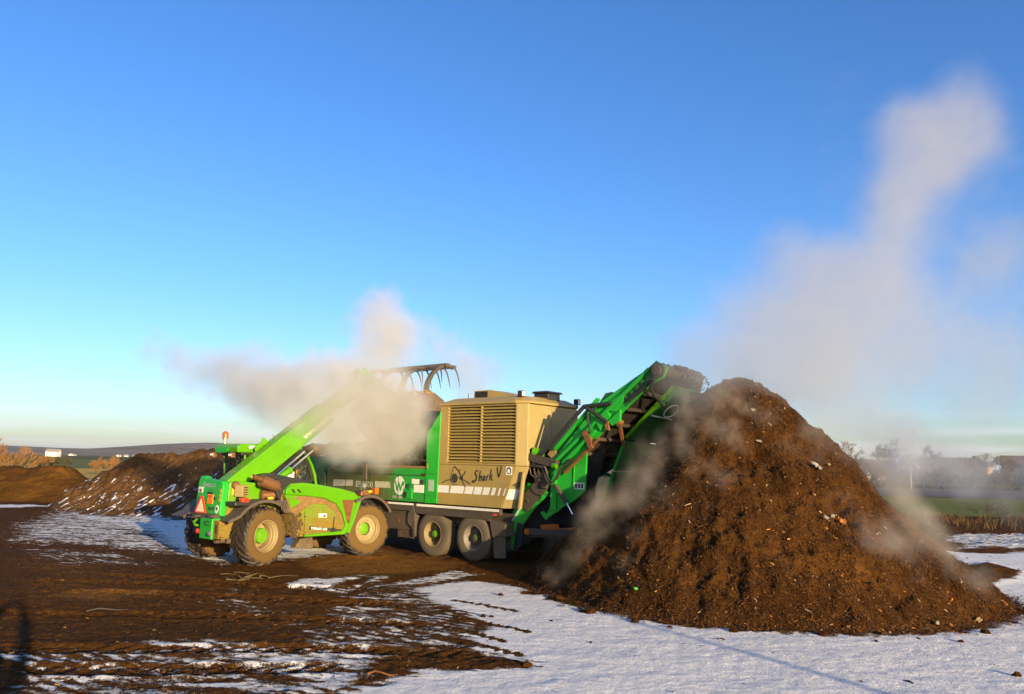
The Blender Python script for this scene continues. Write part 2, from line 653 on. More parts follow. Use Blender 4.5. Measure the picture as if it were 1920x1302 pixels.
def compost_mat(name, c0, c1, c2, rough=0.95, scale=1.0, snow=False):
    m, g, b, _ = new_mat(name)
    p = g.pos()
    n1 = g.noise(p, 0.9 * scale, 5, 0.6)
    n2 = g.noise(p, 7 * scale, 5, 0.7)
    n3 = g.noise(p, 45 * scale, 4, 0.75)
    vor = g.n('ShaderNodeTexVoronoi', {'Vector': p, 'Scale': 26 * scale, 'Randomness': 1.0})
    col = g.ramp(g.math('ADD', g.math('MULTIPLY', n2, 0.6), g.math('MULTIPLY', n3, 0.4)), [(0.32, c0), (0.5, c1), (0.68, c2)])
    col = g.mix(g.mapr(n1, 0.40, 0.64, 0.0, 0.85), col, g.mix(n3, tuple(c * 0.5 for c in c0), tuple(c * 0.7 for c in c1)))
    nw = g.noise(g.vmath('ADD', p, (31.0, 7.0, 3.0)), 0.55 * scale, 4, 0.6)
    col = g.mix(g.mapr(nw, 0.52, 0.70, 0.0, 0.6), col, g.mix(n3, c1, tuple(min(1, c * 1.25) for c in c2)))
    h = g.math('ADD', g.math('MULTIPLY', n2, 0.8), g.math('ADD', g.math('MULTIPLY', n3, 0.45), g.math('MULTIPLY', vor.outputs[0], 0.35)))
    if snow:
        a = g.n('ShaderNodeAttribute', attribute_name='snow')
        s = g.math('ADD', a.outputs['Fac'], g.math('MULTIPLY', g.math('SUBTRACT', n3, 0.5), 0.5))
        s = g.math('ADD', s, g.math('MULTIPLY', g.math('SUBTRACT', n2, 0.5), 0.9))
        s = g.mapr(s, 0.5, 0.62, 0, 1, True)
        col = g.mix(s, col, (0.74, 0.76, 0.82))
    setp(g, b, Base_Color=col, Roughness=rough, Specular_IOR_Level=0.05, Normal=g.bump(h, 0.9, 0.045 / scale))
    return m


M['compost'] = compost_mat('fresh_compost', (0.017, 0.007, 0.0016), (0.056, 0.0225, 0.0048), (0.135, 0.056, 0.012))
M['compost_far'] = compost_mat('old_compost', (0.05, 0.022, 0.004), (0.10, 0.044, 0.008), (0.155, 0.070, 0.013), scale=0.5)
M['compost_snow'] = compost_mat('snow_dusted_compost', (0.05, 0.026, 0.012), (0.12, 0.06, 0.022), (0.20, 0.10, 0.035), scale=0.7, snow=True)


def ground_mat():
    m, g, b, _ = new_mat('muddy_snowy_ground')
    p = g.pos()
    n1 = g.noise(p, 0.35, 4, 0.6)
    n2 = g.noise(g.scale(p, (1.0, 1.9, 1.0)), 5.0, 6, 0.7)
    n3 = g.noise(p, 34, 4, 0.72)
    n4 = g.noise(p, 11, 4, 0.7)
    dirt = g.ramp(g.math('ADD', g.math('MULTIPLY', n4, 0.55), g.math('MULTIPLY', n3, 0.45)),
                  [(0.33, (0.026, 0.010, 0.002)), (0.52, (0.082, 0.032, 0.006)), (0.70, (0.20, 0.085, 0.016))])
    straw = g.n('ShaderNodeAttribute', attribute_name='straw').outputs['Fac']
    k = g.mapr(g.math('ADD', straw, g.math('MULTIPLY', g.math('SUBTRACT', n4, 0.5), 1.2)), 0.35, 0.85, 0, 0.9)
    dirt = g.mix(k, dirt, g.mix(n3, (0.10, 0.042, 0.010), (0.30, 0.135, 0.028)))
    dirt = g.mix(g.mapr(n1, 0.45, 0.65, 0, 0.5), dirt, g.mix(n3, (0.020, 0.010, 0.004), (0.095, 0.044, 0.014)))
    snow = g.n('ShaderNodeAttribute', attribute_name='snow').outputs['Fac']
    s = g.math('ADD', snow, g.math('MULTIPLY', g.math('SUBTRACT', g.noise(p, 70, 3, 0.6), 0.5), 0.75))
    s = g.math('ADD', s, g.math('MULTIPLY', g.math('SUBTRACT', n3, 0.5), 0.5))
    s = g.math('ADD', s, g.math('MULTIPLY', g.math('SUBTRACT', n4, 0.5), 0.42))
    s = g.math('ADD', s, g.math('MULTIPLY', g.math('SUBTRACT', n2, 0.5), 0.8))
    msk = g.mapr(s, 0.44, 0.66, 0, 1, True)
    sn = g.mix(g.mapr(n4, 0.3, 0.7), (0.68, 0.66, 0.62), (0.84, 0.815, 0.775))
    spk = g.noise(p, 60, 2, 0.5)
    sn = g.mix(g.mapr(spk, 0.70, 0.76, 0, 0.7), sn, (0.12, 0.085, 0.06))
    far = g.n('ShaderNodeAttribute', attribute_name='far').outputs['Fac']
    meadow = g.mix(g.noise(g.scale(p, (0.02, 0.06, 1)), 1.0, 4, 0.6), (0.10, 0.105, 0.03), (0.16, 0.12, 0.05))
    col = g.mix(msk, dirt, sn)
    col = g.mix(far, col, meadow)
    grain = g.math('ADD', g.math('MULTIPLY', g.noise(p, 40, 4, 0.75), 0.5), g.math('MULTIPLY', g.noise(p, 15, 4, 0.7), 0.9))
    h = g.math('ADD', g.math('MULTIPLY', n4, 0.5), g.math('MULTIPLY', n3, 0.5))
    h = g.math('ADD', g.math('MULTIPLY', h, g.mapr(msk, 0, 1, 1.0, 0.12)), g.math('MULTIPLY', msk, g.math('ADD', g.math('MULTIPLY', grain, 0.60), 0.20)))
    setp(g, b, Base_Color=col, Roughness=g.mapr(msk, 0, 1, 0.95, 0.8), Specular_IOR_Level=0.05, Normal=g.bump(h, 0.9, 0.075))
    return m


M['ground'] = ground_mat()


def field_mat(name, a, bb, sc=(0.05, 0.3, 1), fine=2.0):
    m, g, b, _ = new_mat(name)
    p = g.pos()
    n1 = g.noise(g.scale(p, sc), 1.0, 4, 0.6)
    n2 = g.noise(p, fine, 4, 0.7)
    setp(g, b, Base_Color=g.mix(g.mapr(g.math('ADD', g.math('MULTIPLY', n1, 0.6), g.math('MULTIPLY', n2, 0.4)), 0.3, 0.7), a, bb), Roughness=0.95,
         Specular_IOR_Level=0.1, Normal=g.bump(n2, 0.6, 0.15))
    return m


M['grass_field'] = field_mat('winter_wheat', (0.13, 0.135, 0.02), (0.19, 0.18, 0.04))
M['stubble'] = field_mat('stubble', (0.46, 0.27, 0.035), (0.66, 0.41, 0.075))
M['plough'] = field_mat('ploughed_soil', (0.12, 0.092, 0.078), (0.18, 0.14, 0.115), fine=1.0)
M['hill'] = field_mat('far_hills', (0.10, 0.075, 0.055), (0.34, 0.27, 0.18), sc=(0.006, 0.03, 0.03), fine=0.05)


def vcol_mat(name, rough=0.9, spec=0.2, trans=False):
    m, g, b, _ = new_mat(name)
    a = g.n('ShaderNodeAttribute', attribute_name='tone')
    setp(g, b, Base_Color=a.outputs['Color'], Roughness=rough, Specular_IOR_Level=spec)
    return m


M['chips'] = vcol_mat('chips_and_fibres')
M['twig_grey'] = simple('grey_brown_twigs', (0.10, 0.075, 0.055), 0.9, var=0.35, scale=1.5)
M['bark'] = simple('dark_bark', (0.06, 0.045, 0.035), 0.9, var=0.35, scale=4)
M['twig_orange'] = simple('orange_twigs', (0.27, 0.125, 0.028), 0.85, var=0.4, scale=1.5)
M['twig_dark'] = simple('dark_hedge_twigs', (0.07, 0.062, 0.03), 0.9, var=0.4, scale=1.2)
M['drygrass'] = vcol_mat('dry_grass')
M['wall_white'] = simple('white_render', (0.78, 0.72, 0.58), 0.8, var=0.06, scale=0.5)
M['roof_grey'] = simple('grey_roof', (0.30, 0.26, 0.24), 0.8, var=0.15, scale=0.6)
M['roof_red'] = simple('red_roof', (0.50, 0.085, 0.05), 0.75, var=0.2, scale=1.0)
M['brick'] = simple('pale_brick', (0.32, 0.24, 0.18), 0.85, var=0.2, scale=1.0)
M['window'] = simple('window_glass', (0.05, 0.06, 0.07), 0.15, var=0.2)
M['wood_post'] = simple('weathered_wood', (0.22, 0.19, 0.15), 0.85, var=0.3, scale=5)
# ------------------------------------------------------------------ the ground: one sheet out to the horizon
SNOW = [
    (0.83, 0.34, [(-1.71, 14.62), (-0.84, 15.65), (-0.48, 15.63), (0.35, 15.08), (1.40, 14.04), (3.99, 13.32), (9.29, 13.44), (5.29, 7.06), (-1.65, 6.66), (-1.62, 8.12), (-0.88, 9.08), (0.23, 9.24), (0.23, 9.36), (0.05, 9.59), (-0.31, 9.79), (-0.59, 10.20), (-0.49, 10.88), (-0.29, 11.24), (-0.55, 11.96), (-0.81, 12.34), (-1.31, 13.20)]),   # open snow
    (0.41, 0.50, [(-2.79, 13.53), (-2.31, 15.05), (-1.52, 15.15), (0.08, 10.94), (0.01, 9.63), (-1.57, 9.63), (-2.79, 10.35)]),   # tyre print mix
    (0.60, 0.30, [(-4.77, 9.94), (-3.71, 10.27), (-2.03, 9.99), (-0.55, 9.46), (-1.47, 9.04), (-1.62, 8.12), (-3.44, 9.22)]),   # lower streaks
    (0.47, 0.40, [(-6.01, 9.64), (-4.18, 9.80), (-1.45, 8.93), (-1.52, 7.62), (-4.56, 7.42)]),   # bottom left speckle
    (0.66, 0.20, [(-3.32, 9.23), (-2.66, 9.46), (-1.44, 8.88), (-1.62, 8.12), (-2.12, 8.40)]),   # bottom band
    (0.72, 0.25, [(-4.15, 14.31), (-4.03, 15.48), (-3.26, 15.73), (-2.82, 16.16), (-3.29, 14.12)]),   # patch a
    (0.60, 0.20, [(-3.66, 14.08), (-2.86, 14.78), (-2.66, 15.89), (-2.27, 16.09), (-2.76, 13.80)]),   # patch b
    (0.62, 0.20, [(-3.01, 13.93), (-1.80, 15.80), (-1.15, 17.04), (-0.45, 16.51), (-1.52, 15.15)]),   # patch c
    (0.54, 0.90, [(-15.88, 25.30), (-19.28, 33.86), (-18.28, 35.92), (-12.54, 30.57), (-7.43, 18.31), (-8.16, 18.70), (-9.09, 19.19), (-11.16, 20.25), (-11.80, 19.74), (-13.67, 21.39)]),   # mid left
    (0.64, 0.80, [(-17.26, 30.01), (-12.11, 29.53), (-7.85, 19.31), (-8.75, 19.72), (-11.13, 23.57)]),   # mid left b
    (0.80, 0.60, [(-13.42, 28.34), (-10.49, 29.18), (-3.98, 23.48), (-3.40, 20.13), (-6.08, 17.12), (-7.81, 18.76)]),   # behind loader
    (0.80, 0.50, [(-23.14, 34.48), (-21.25, 35.21), (-19.67, 34.53), (-21.42, 31.95)]),   # far left line
    (1.00, 0.40, [(12.86, 23.11), (13.79, 22.62), (17.20, 24.64), (9.29, 13.44), (8.66, 13.85)]),   # right flat
    (0.62, 0.60, [(15.89, 29.20), (22.11, 31.30), (17.39, 24.68), (13.66, 23.97)]),   # right rubble
    (0.42, 0.50, [(-12.51, 19.61), (-9.21, 19.06), (-7.15, 16.95), (-9.43, 16.59)]),   # left speckle
    (0.30, 0.40, [(-5.07, 14.36), (-3.99, 13.92), (-2.11, 11.06), (-2.87, 10.66), (-4.84, 12.79)]),   # centre
]
MUD = [
    (1.00, 0.30, [(11.22, 19.39), (12.20, 20.25), (11.99, 18.59), (10.79, 17.19), (9.69, 16.32)]),   # puddle ridge right
    (0.70, 0.12, [(-1.53, 9.43), (-0.44, 9.85), (0.23, 9.38), (0.08, 9.20), (-1.46, 9.01)]),   # mud wedge
]
STRAW = [
    (0.90, 0.40, [(-7.48, 12.96), (-7.50, 13.75), (-6.12, 13.93), (-5.63, 13.44), (-6.32, 12.71)]),   # straw
    (0.80, 0.50, [(-5.02, 18.22), (-3.33, 21.40), (-0.86, 17.96), (-1.27, 17.02), (-3.64, 15.54)]),   # chips front
    (0.45, 1.00, [(-11.53, 18.10), (-8.62, 17.15), (-6.41, 15.49), (-6.66, 12.12), (-7.56, 12.02)]),   # left brown
]


HEAP_C, HEAP_R, HEAP_H = (4.62, 15.7), 4.15, 4.12
PUTS = [(-5.4, 17.5), (-3.4, 19.3), (-7.0, 18.4), (-5.0, 20.6), (-1.9, 19.5), (-0.85, 18.7), (0.6, 20.6), (-0.4, 21.4)]   # where wheels stand


def ground_height(X, Y):
    d = np.hypot(X, Y)
    near = sstep(70, 30, d)
    h = near * (0.035 * fbm(X * 0.35, Y * 0.35, 0.3, 3) + 0.03 * fbm(X * 1.3, Y * 1.9, 1.7, 3) + 0.022 * fbm(X * 5.5, Y * 5.5, 4.1, 3))
    flat = np.ones_like(h)
    for px, py in PUTS:
        flat = np.minimum(flat, 0.25 + 0.75 * sstep(0.4, 1.3, np.hypot(X - px, Y - py)))
    return h * flat


def make_ground():
    t_in = np.linspace(-0.86, 0.86, 520)
    t_out = np.array([1.0, 1.2, 1.5, 2.0, 2.8, 4.0])
    T = np.concatenate([-t_out[::-1], t_in, t_out])
    D = np.concatenate([np.array([-60, -40, -25, -15, -9, -5, -2, 0, 2, 3.5]), np.geomspace(4.5, 45, 640), np.geomspace(46, 140, 60), np.geomspace(150, 6000, 40)])
    DD, TT = np.meshgrid(D, T, indexing='ij')
    X = TT * np.sqrt(DD ** 2 + 16)
    Y = DD + 0 * TT
    Z = ground_height(X, Y)
    snow = np.zeros_like(X)
    wob = 0.35 * fbm(X * 0.9, Y * 1.6, 9.0, 3)
    near = DD < 60
    for c, soft, poly in SNOW:
        s = sdf_poly(X, Y, poly) + wob * soft * 1.6
        snow = np.maximum(snow, c * sstep(-soft, soft, s))
    core = sstep(0.72, 0.83, snow)
    # wind-blown streaks and tyre lugs running across the yard
    st = 0.6 * fbm(X * 0.7, Y * 5.0 + 0.6 * X, 2.0, 4) + 0.55 * fbm(X * 2.6 - Y * 1.5, Y * 8.0 + 2.0 * X, 4.0, 4, 0.65)
    lug = np.sin((X * 0.8 + Y * 1.2) * 2 * PI / 0.24 + 2.0 * fbm(X, Y, 3.0, 2)) * sstep(0.1, 0.45, fbm(X * 0.5, Y * 1.1, 7.0, 2) + 0.25)
    brk = np.maximum(1 - 0.9 * core, 0.75 * (Y > 17.5) * (X < 0))
    snow = snow + np.where(snow > 0.05, brk * (0.62 * st + 0.15 * lug), 0)
    for c, soft, poly in MUD:
        s = sdf_poly(X, Y, poly) + wob * soft * 2
        snow = snow * (1 - c * sstep(-soft, soft, s))
    # trampled dark rim round the heap and tread tracks that bite into the edge of the open snow
    e = np.hypot(X - HEAP_C[0], Y - HEAP_C[1])
    snow = snow * (1 - sstep(HEAP_R + 0.55, HEAP_R - 0.1, e + 0.5 * fbm(X * 2.2, Y * 2.2, 5.0, 3)))
    for (ox, oy, ang, n) in ((-0.75, 12.05, -0.52, 9), (-0.95, 11.4, -0.55, 8), (-0.9, 10.75, -0.50, 9), (-0.85, 13.3, -0.42, 8)):
        ca, sa = math.cos(ang), math.sin(ang)
        for i in range(n):
            cx, cy = ox + 0.24 * i * ca * 0.62, oy + 0.24 * i * sa
            u = (X - cx) * 0.9 + (Y - cy) * 0.35
            v = -(X - cx) * 0.35 + (Y - cy) * 0.9
            snow = np.where((np.abs(u) < 0.055) & (np.abs(v) < 0.11), snow * 0.25, snow)
    # ruts pressed into the mud by lugged tyres
    rut = np.zeros_like(X)
    for a, b, x0, x1, w in ((9.75, 0.02, -9, -0.2, 0.24), (11.35, -0.06, -9, -0.9, 0.24), (12.75, -0.10, -8, -1.2, 0.24), (8.95, 0.03, -7, -1.6, 0.24), (14.6, 0.03, -9, -2.4, 0.22), (13.6, -0.22, -8, -3.0, 0.22)):
        v = Y - (a + b * X + 0.12 * np.sin(X * 0.9 + a))
        inb = sstep(w, w * 0.75, np.abs(v)) * sstep(x0, x0 + 0.8, X) * sstep(x1, x1 - 0.5, X)
        lugs = sstep(-0.1, 0.5, np.sin((X - 1.1 * np.abs(v)) * 2 * PI / 0.27))
        edge = np.exp(-((np.abs(v) - w * 1.12) / 0.07) ** 2) * sstep(x0, x0 + 0.8, X) * sstep(x1, x1 - 0.5, X)
        rut = rut - inb * (0.014 + 0.030 * lugs) + 0.020 * edge * (0.7 + 1.1 * fbm(X * 4, Y * 4, 2.0, 2))
        snow = snow * (1 - inb * (0.22 + 0.42 * lugs))
    for px, py in PUTS:
        rut = rut + 0.055 * np.exp(-((np.hypot(X - px, Y - py) - 0.42) / 0.16) ** 2) * (0.6 + 0.7 * fbm(X * 5, Y * 5, 3.0, 2))
    # the yard's far margin, crumbs of snow behind the heap
    snow = np.clip(snow, 0, 1.15)
    straw = np.zeros_like(X)
    for c, soft, poly in STRAW:
        straw = np.maximum(straw, c * sstep(-soft, soft, sdf_poly(X, Y, poly) + wob * soft))
    m = sstep(0.45, 0.6, snow)
    Z = Z * (1 - 0.55 * m) + 0.012 * m
    # clods stand up in the mud, rubble along the yard's right margin
    rub = sstep(22, 25, Y) * sstep(33, 30, Y) * sstep(10, 13, X)
    Z = Z + rub * 0.10 * np.maximum(0, fbm(X * 2.1, Y * 2.1, 8.0, 3)) + (1 - m) * near * (0.030 * np.abs(vnoise(X * 7, Y * 9, 2.2)) + 0.020 * np.abs(vnoise(X * 17, Y * 19, 5.2)))
    ridge = sstep(0.4, -0.3, -sdf_poly(X, Y, MUD[0][2]))
    Z = Z + 0.10 * ridge * (0.6 + 0.6 * fbm(X * 3, Y * 3, 6.0, 3))
    Z = Z + rut
    far = sstep(42, 62, DD)
    nr, nc = X.shape
    idx = np.arange(nr * nc).reshape(nr, nc)
    F = np.stack([idx[:-1, :-1], idx[:-1, 1:], idx[1:, 1:], idx[1:, :-1]], -1).reshape(-1, 4)
    V = np.stack([X, Y, Z], -1).reshape(-1, 3)
    o = np_mesh('ground', V, F, M['ground'], {'snow': ('FLOAT', snow, 'POINT'), 'straw': ('FLOAT', straw, 'POINT'), 'far': ('FLOAT', far, 'POINT')}, smooth=True)
    tag(o, 'muddy yard ground with tyre-printed thin snow', kind='structure')


make_ground()


def sheet(name, poly, z, mat, n=1):
    m = MB()
    m.add([(x, y, z) for x, y in poly], [tuple(range(len(poly)))])
    return tag(m.build(name, mat), kind='structure')


sheet('stubble_field', [(-160, 62), (-14, 62), (-25, 124), (-210, 124)], 0.03, M['stubble'])
sheet('grass_field', [(-210, 124.5), (-25, 124.5), (-60, 330), (-560, 330)], 0.04, M['grass_field'])
sheet('grass_field', [(9, 41), (60, 41), (150, 104), (25, 104)], 0.03, M['grass_field'])
sheet('ploughed_field', [(33, 72), (48, 66), (130, 66), (150, 103), (38, 103)], 0.07, M['plough'])


def hill(name, x0, x1, y0, y1, fn, nx=90, ny=26, mat='hill'):
    X, Y = np.meshgrid(np.linspace(x0, x1, nx), np.linspace(y0, y1, ny))
    Z = fn(X, Y)
    idx = np.arange(nx * ny).reshape(ny, nx)
    F = np.stack([idx[:-1, :-1], idx[:-1, 1:], idx[1:, 1:], idx[1:, :-1]], -1).reshape(-1, 4)
    o = np_mesh(name, np.stack([X, Y, Z], -1).reshape(-1, 3), F, M[mat], smooth=True)
    return tag(o, kind='structure')


hill('hills', -2600, 900, 900, 2300, lambda X, Y: -1 + sstep(900, 1600, Y) * (6 + 3 * fbm(X * 0.004, Y * 0.002, 1.0, 4) + 11 * np.exp(-((X + 1080) / 190) ** 2) + 21 * np.exp(-((X + 600) / 120) ** 2) + 14 * np.exp(-((X + 300) / 260) ** 2)))
hill('hills', -2900, 1200, 2350, 2900, lambda X, Y: -1 + sstep(2350, 2700, Y) * (13 + 12 * fbm(X * 0.0011, Y * 0.0007, 4.0, 4)))
RH = lambda X, Y: -0.3 + sstep(112, 215, Y) * (2.4 + 1.1 * fbm(X * 0.012, Y * 0.01, 3.0, 3)) + sstep(215, 420, Y) * 1.5
hill('hills', 20, 460, 108, 430, RH, mat='hill')


# ------------------------------------------------------------------ heaps
def chips_mesh(name, P, Nrm, L, Wd, cols, lift=0.0, seed=3, jitter=0.7):
    """a spray of slivers, fibres and crumbs: one bent quad pair each"""
    r = np.random.default_rng(seed)
    n = len(P)
    d = r.normal(size=(n, 3))
    d -= Nrm * np.sum(d * Nrm, 1, keepdims=True) * jitter
    d /= np.linalg.norm(d, axis=1, keepdims=True)
    s = np.cross(d, Nrm + 0.5 * r.normal(size=(n, 3)))
    s /= np.linalg.norm(s, axis=1, keepdims=True) + 1e-9
    up = np.cross(s, d)
    L, Wd = L[:, None], Wd[:, None]
    c = P + Nrm * lift
    a0 = c - d * L / 2 - s * Wd / 2
    a1 = c - d * L / 2 + s * Wd / 2
    b0 = c + up * L * 0.12 - s * Wd / 2
    b1 = c + up * L * 0.12 + s * Wd / 2
    c0 = c + d * L / 2 - s * Wd * 0.3
    c1 = c + d * L / 2 + s * Wd * 0.3
    V = np.stack([a0, a1, b1, b0, c1, c0], 1).reshape(-1, 3)
    i = np.arange(n)[:, None] * 6
    F = np.concatenate([i + np.array([[0, 1, 2, 3]]), i + np.array([[3, 2, 4, 5]])], 0)
    vc = np.repeat(cols, 6, axis=0)
    return np_mesh(name, V, F, M['chips'], {'tone': ('FLOAT_COLOR', vc, 'POINT')})


HEAP_PROF_R = np.array([0, 0.10, 0.22, 0.40, 0.60, 0.80, 0.93, 1.0, 1.08])
HEAP_PROF_Z = np.array([1.0, 0.975, 0.85, 0.64, 0.415, 0.205, 0.075, 0.012, -0.04])


def heap_surface(th, q):
    """point on the big heap at angle th, relative radius q"""
    wob = 1 + 0.06 * fbm(np.cos(th) * 1.3, np.sin(th) * 1.3, 2.0, 3) + 0.022 * fbm(np.cos(th) * 9, np.sin(th) * 9, 3.0, 3)
    wide = 1 + 0.10 * np.cos(th - 0.0) ** 2 * (np.cos(th) > 0)       # it has slumped a little to the right
    r = q * HEAP_R * wob * wide
    x, y = HEAP_C[0] + r * np.cos(th), HEAP_C[1] + r * np.sin(th)
    z = np.interp(q, HEAP_PROF_R, HEAP_PROF_Z) * HEAP_H
    a = sstep(1.05, 0.85, q)
    n1 = fbm(x * 0.75, y * 0.75, z * 0.75, 4, 0.55)
    n2 = fbm(x * 3.6, y * 3.6, z * 3.6, 4, 0.6)
    rill = vnoise(np.cos(th) * 9, np.sin(th) * 9, q * 1.2)
    pit = np.maximum(0, fbm(x * 1.5, y * 1.5, z * 1.5 + 7.0, 3, 0.5) - 0.12)
    k = (0.20 * n1 + 0.07 * n2 + 0.02 * rill - 0.26 * pit) * (0.25 + 0.75 * a)
    nx, ny, nz = np.cos(th) * 0.68, np.sin(th) * 0.68, 0.73
    return x + nx * k, y + ny * k, z + nz * k


def make_heap():
    th = np.linspace(0, 2 * PI, 701)[:-1]
    q = np.concatenate([np.linspace(0.004, 0.9, 210), np.linspace(0.905, 1.08, 40)])
    Q, TH = np.meshgrid(q, th, indexing='ij')
    x, y, z = heap_surface(TH, Q)
    nr, nc = Q.shape
    idx = np.arange(nr * nc).reshape(nr, nc)
    nxt = np.roll(idx, -1, axis=1)
    F = np.stack([idx[:-1], nxt[:-1], nxt[1:], idx[1:]], -1).reshape(-1, 4)
    o = np_mesh('compost_heap', np.stack([x, y, z], -1).reshape(-1, 3), F[:, ::-1], M['compost'], smooth=True)
    tag(o, 'tall steaming cone of fresh brown compost under the green discharge conveyor', 'compost heap')
    r = np.random.default_rng(21)
    n = 95000
    ths = r.uniform(PI * 0.93, PI * 2.15, n)
    qs = np.sqrt(r.uniform(0.0, 1.18, n))
    qs = np.where(qs > 1.0, 1.0 + np.abs(r.normal(0, 0.035, n)), qs)
    X, Y, Z = heap_surface(ths, qs)
    Z = np.maximum(Z, 0.012)
    P = np.stack([X, Y, Z], -1)
    N = np.stack([np.cos(ths) * 0.66, np.sin(ths) * 0.66, np.full(n, 0.75)], -1)
    L = np.exp(r.normal(-3.75, 0.6, n)).clip(0.008, 0.20)
    W = L * r.uniform(0.10, 0.55, n)
    W = np.minimum(W, 0.016)
    t = r.uniform(0, 1, n)[:, None]
    cols = (1 - t) * np.array([0.018, 0.007, 0.002]) + t * np.array([0.11, 0.044, 0.009])
    pale = r.uniform(0, 1, n) < 0.010
    cols[pale] = np.array([0.42, 0.30, 0.16]) * r.uniform(0.6, 1.2, (pale.sum(), 1))
    orange = r.uniform(0, 1, n) < 0.004
    cols[orange] = np.array([0.50, 0.20, 0.03])
    o = chips_mesh('wood_chips', P, N, L, W, cols, lift=0.006)
    tag(o, 'shredded wood fibres and crumbs covering the steaming heap', kind='stuff')


make_heap()


def ridge_heap(name, spine, width, prof, mat, nu=420, nv=120, amp=(0.25, 0.08), snow=None, seed=0.0):
    """a windrow: spine of (x, y, height, half width), rounded ends"""
    sp = np.array(spine, float)
    seg = np.r_[0, np.cumsum(np.hypot(np.diff(sp[:, 0]), np.diff(sp[:, 1])))]
    U = np.linspace(0, seg[-1], nu)
    cx, cy, hh, ww = [np.interp(U, seg, sp[:, i]) for i in range(4)]
    tx, ty = np.gradient(cx), np.gradient(cy)
    l = np.hypot(tx, ty)
    nx, ny = -ty / l, tx / l
    S = np.linspace(-1, 1, nv)
    UU, SS = np.meshgrid(np.arange(nu), S, indexing='ij')
    X = cx[UU] + nx[UU] * SS * ww[UU]
    Y = cy[UU] + ny[UU] * SS * ww[UU]
    Z = hh[UU] * np.interp(np.abs(SS), prof[0], prof[1])
    k = fbm(X * 0.5, Y * 0.5, Z * 0.5 + seed, 4, 0.55) * amp[0] + fbm(X * 2.4, Y * 2.4, Z * 2.4 + seed, 4, 0.6) * amp[1]
    Z = Z + k * np.clip(Z / 0.5, 0, 1) - 0.05
    idx = np.arange(nu * nv).reshape(nu, nv)
    F = np.stack([idx[:-1, :-1], idx[:-1, 1:], idx[1:, 1:], idx[1:, :-1]], -1).reshape(-1, 4)
    at = {}
    if snow is not None:
        at['snow'] = ('FLOAT', snow(X, Y, Z, SS), 'POINT')
    return np_mesh(name, np.stack([X, Y, Z], -1).reshape(-1, 3), F, M[mat], at, smooth=True)


PROF = (np.array([0, 0.12, 0.3, 0.6, 0.85, 1.0]), np.array([1.0, 0.96, 0.76, 0.38, 0.1, 0.0]))
o = ridge_heap('compost_heap', [(-40, 42, 1.5, 3.6), (-30, 41.2, 1.6, 3.8), (-25.5, 40.5, 1.6, 3.8), (-22.6, 40, 1.62, 3.6), (-21.6, 39.8, 1.22, 3.2), (-19.5, 39.6, 0.95, 2.6), (-15, 39.5, 0.02, 0.6)],
               None, PROF, 'compost_far', amp=(0.3, 0.05))
tag(o, 'low smooth brown heap between the orange bushes and the snowy yard', 'compost heap')


def dust(X, Y, Z, S):
    st = fbm((X + Z) * 1.6, (X - Z * 1.2) * 6.5 + Y, 3.0, 4, 0.65)
    low = sstep(2.5, 0.5, Z) * 0.20
    return 0.07 + low + 0.75 * st + 0.08 * sstep(-17.5, -12, X) - 0.25 * sstep(1.5, 2.5, Z) * sstep(-11.5, -13, X)


o = ridge_heap('compost_heap', [(-20.3, 34.6, 0.02, 0.8), (-19.0, 35.0, 0.95, 3.8), (-17.4, 35.4, 2.15, 5.4), (-16.2, 35.6, 2.5, 5.8), (-13.5, 35.8, 2.68, 6.0), (-10, 36, 2.75, 6.0), (-7.5, 36, 3.05, 5.8), (-4, 36.5, 2.9, 5.8), (0, 37, 2.8, 5.8), (2.5, 37, 0.02, 1.0)],
               None, PROF, 'compost_snow', amp=(0.42, 0.16), snow=dust, seed=4.0, nu=560, nv=180)
tag(o, 'long dark heap streaked with snow behind the green telehandler', 'compost heap')


# crumbs and clods on the yard
def yard_scatter():
    r = np.random.default_rng(5)
    n = 20000
    d = np.exp(r.uniform(math.log(6.5), math.log(34), n))
    X = r.uniform(-0.72, 0.72, n) * d
    Y = d
    e = np.hypot(X - HEAP_C[0], Y - HEAP_C[1])
    s = sdf_poly(X, Y, SNOW[0][2])
    keep = (e > HEAP_R) & ((s < 0) | (r.uniform(0, 1, n) < 0.05 + 0.5 * np.exp(-(e - HEAP_R) / 0.35)))
    X, Y = X[keep], Y[keep]
    n = len(X)
    Z = ground_height(X, Y) + 0.012
    P = np.stack([X, Y, Z], -1)
    N = np.tile(np.array([[0, 0, 1.0]]), (n, 1))
    L = np.exp(r.normal(-3.7, 0.6, n)).clip(0.010, 0.2)
    W = np.minimum(L * r.uniform(0.10, 0.5, n), 0.03)
    t = r.uniform(0, 1, n)[:, None]
    cols = (1 - t) * np.array([0.018, 0.009, 0.004]) + t * np.array([0.08, 0.036, 0.012])
    p = r.uniform(0, 1, n) < 0.035
    cols[p] = np.array([0.36, 0.20, 0.06]) * r.uniform(0.6, 1.2, (p.sum(), 1))
    o = chips_mesh('wood_chips', P, N, L, W, cols, lift=0.004, seed=8, jitter=0.85)
    tag(o, 'bark crumbs and chips strewn over the muddy yard', kind='stuff')


yard_scatter()


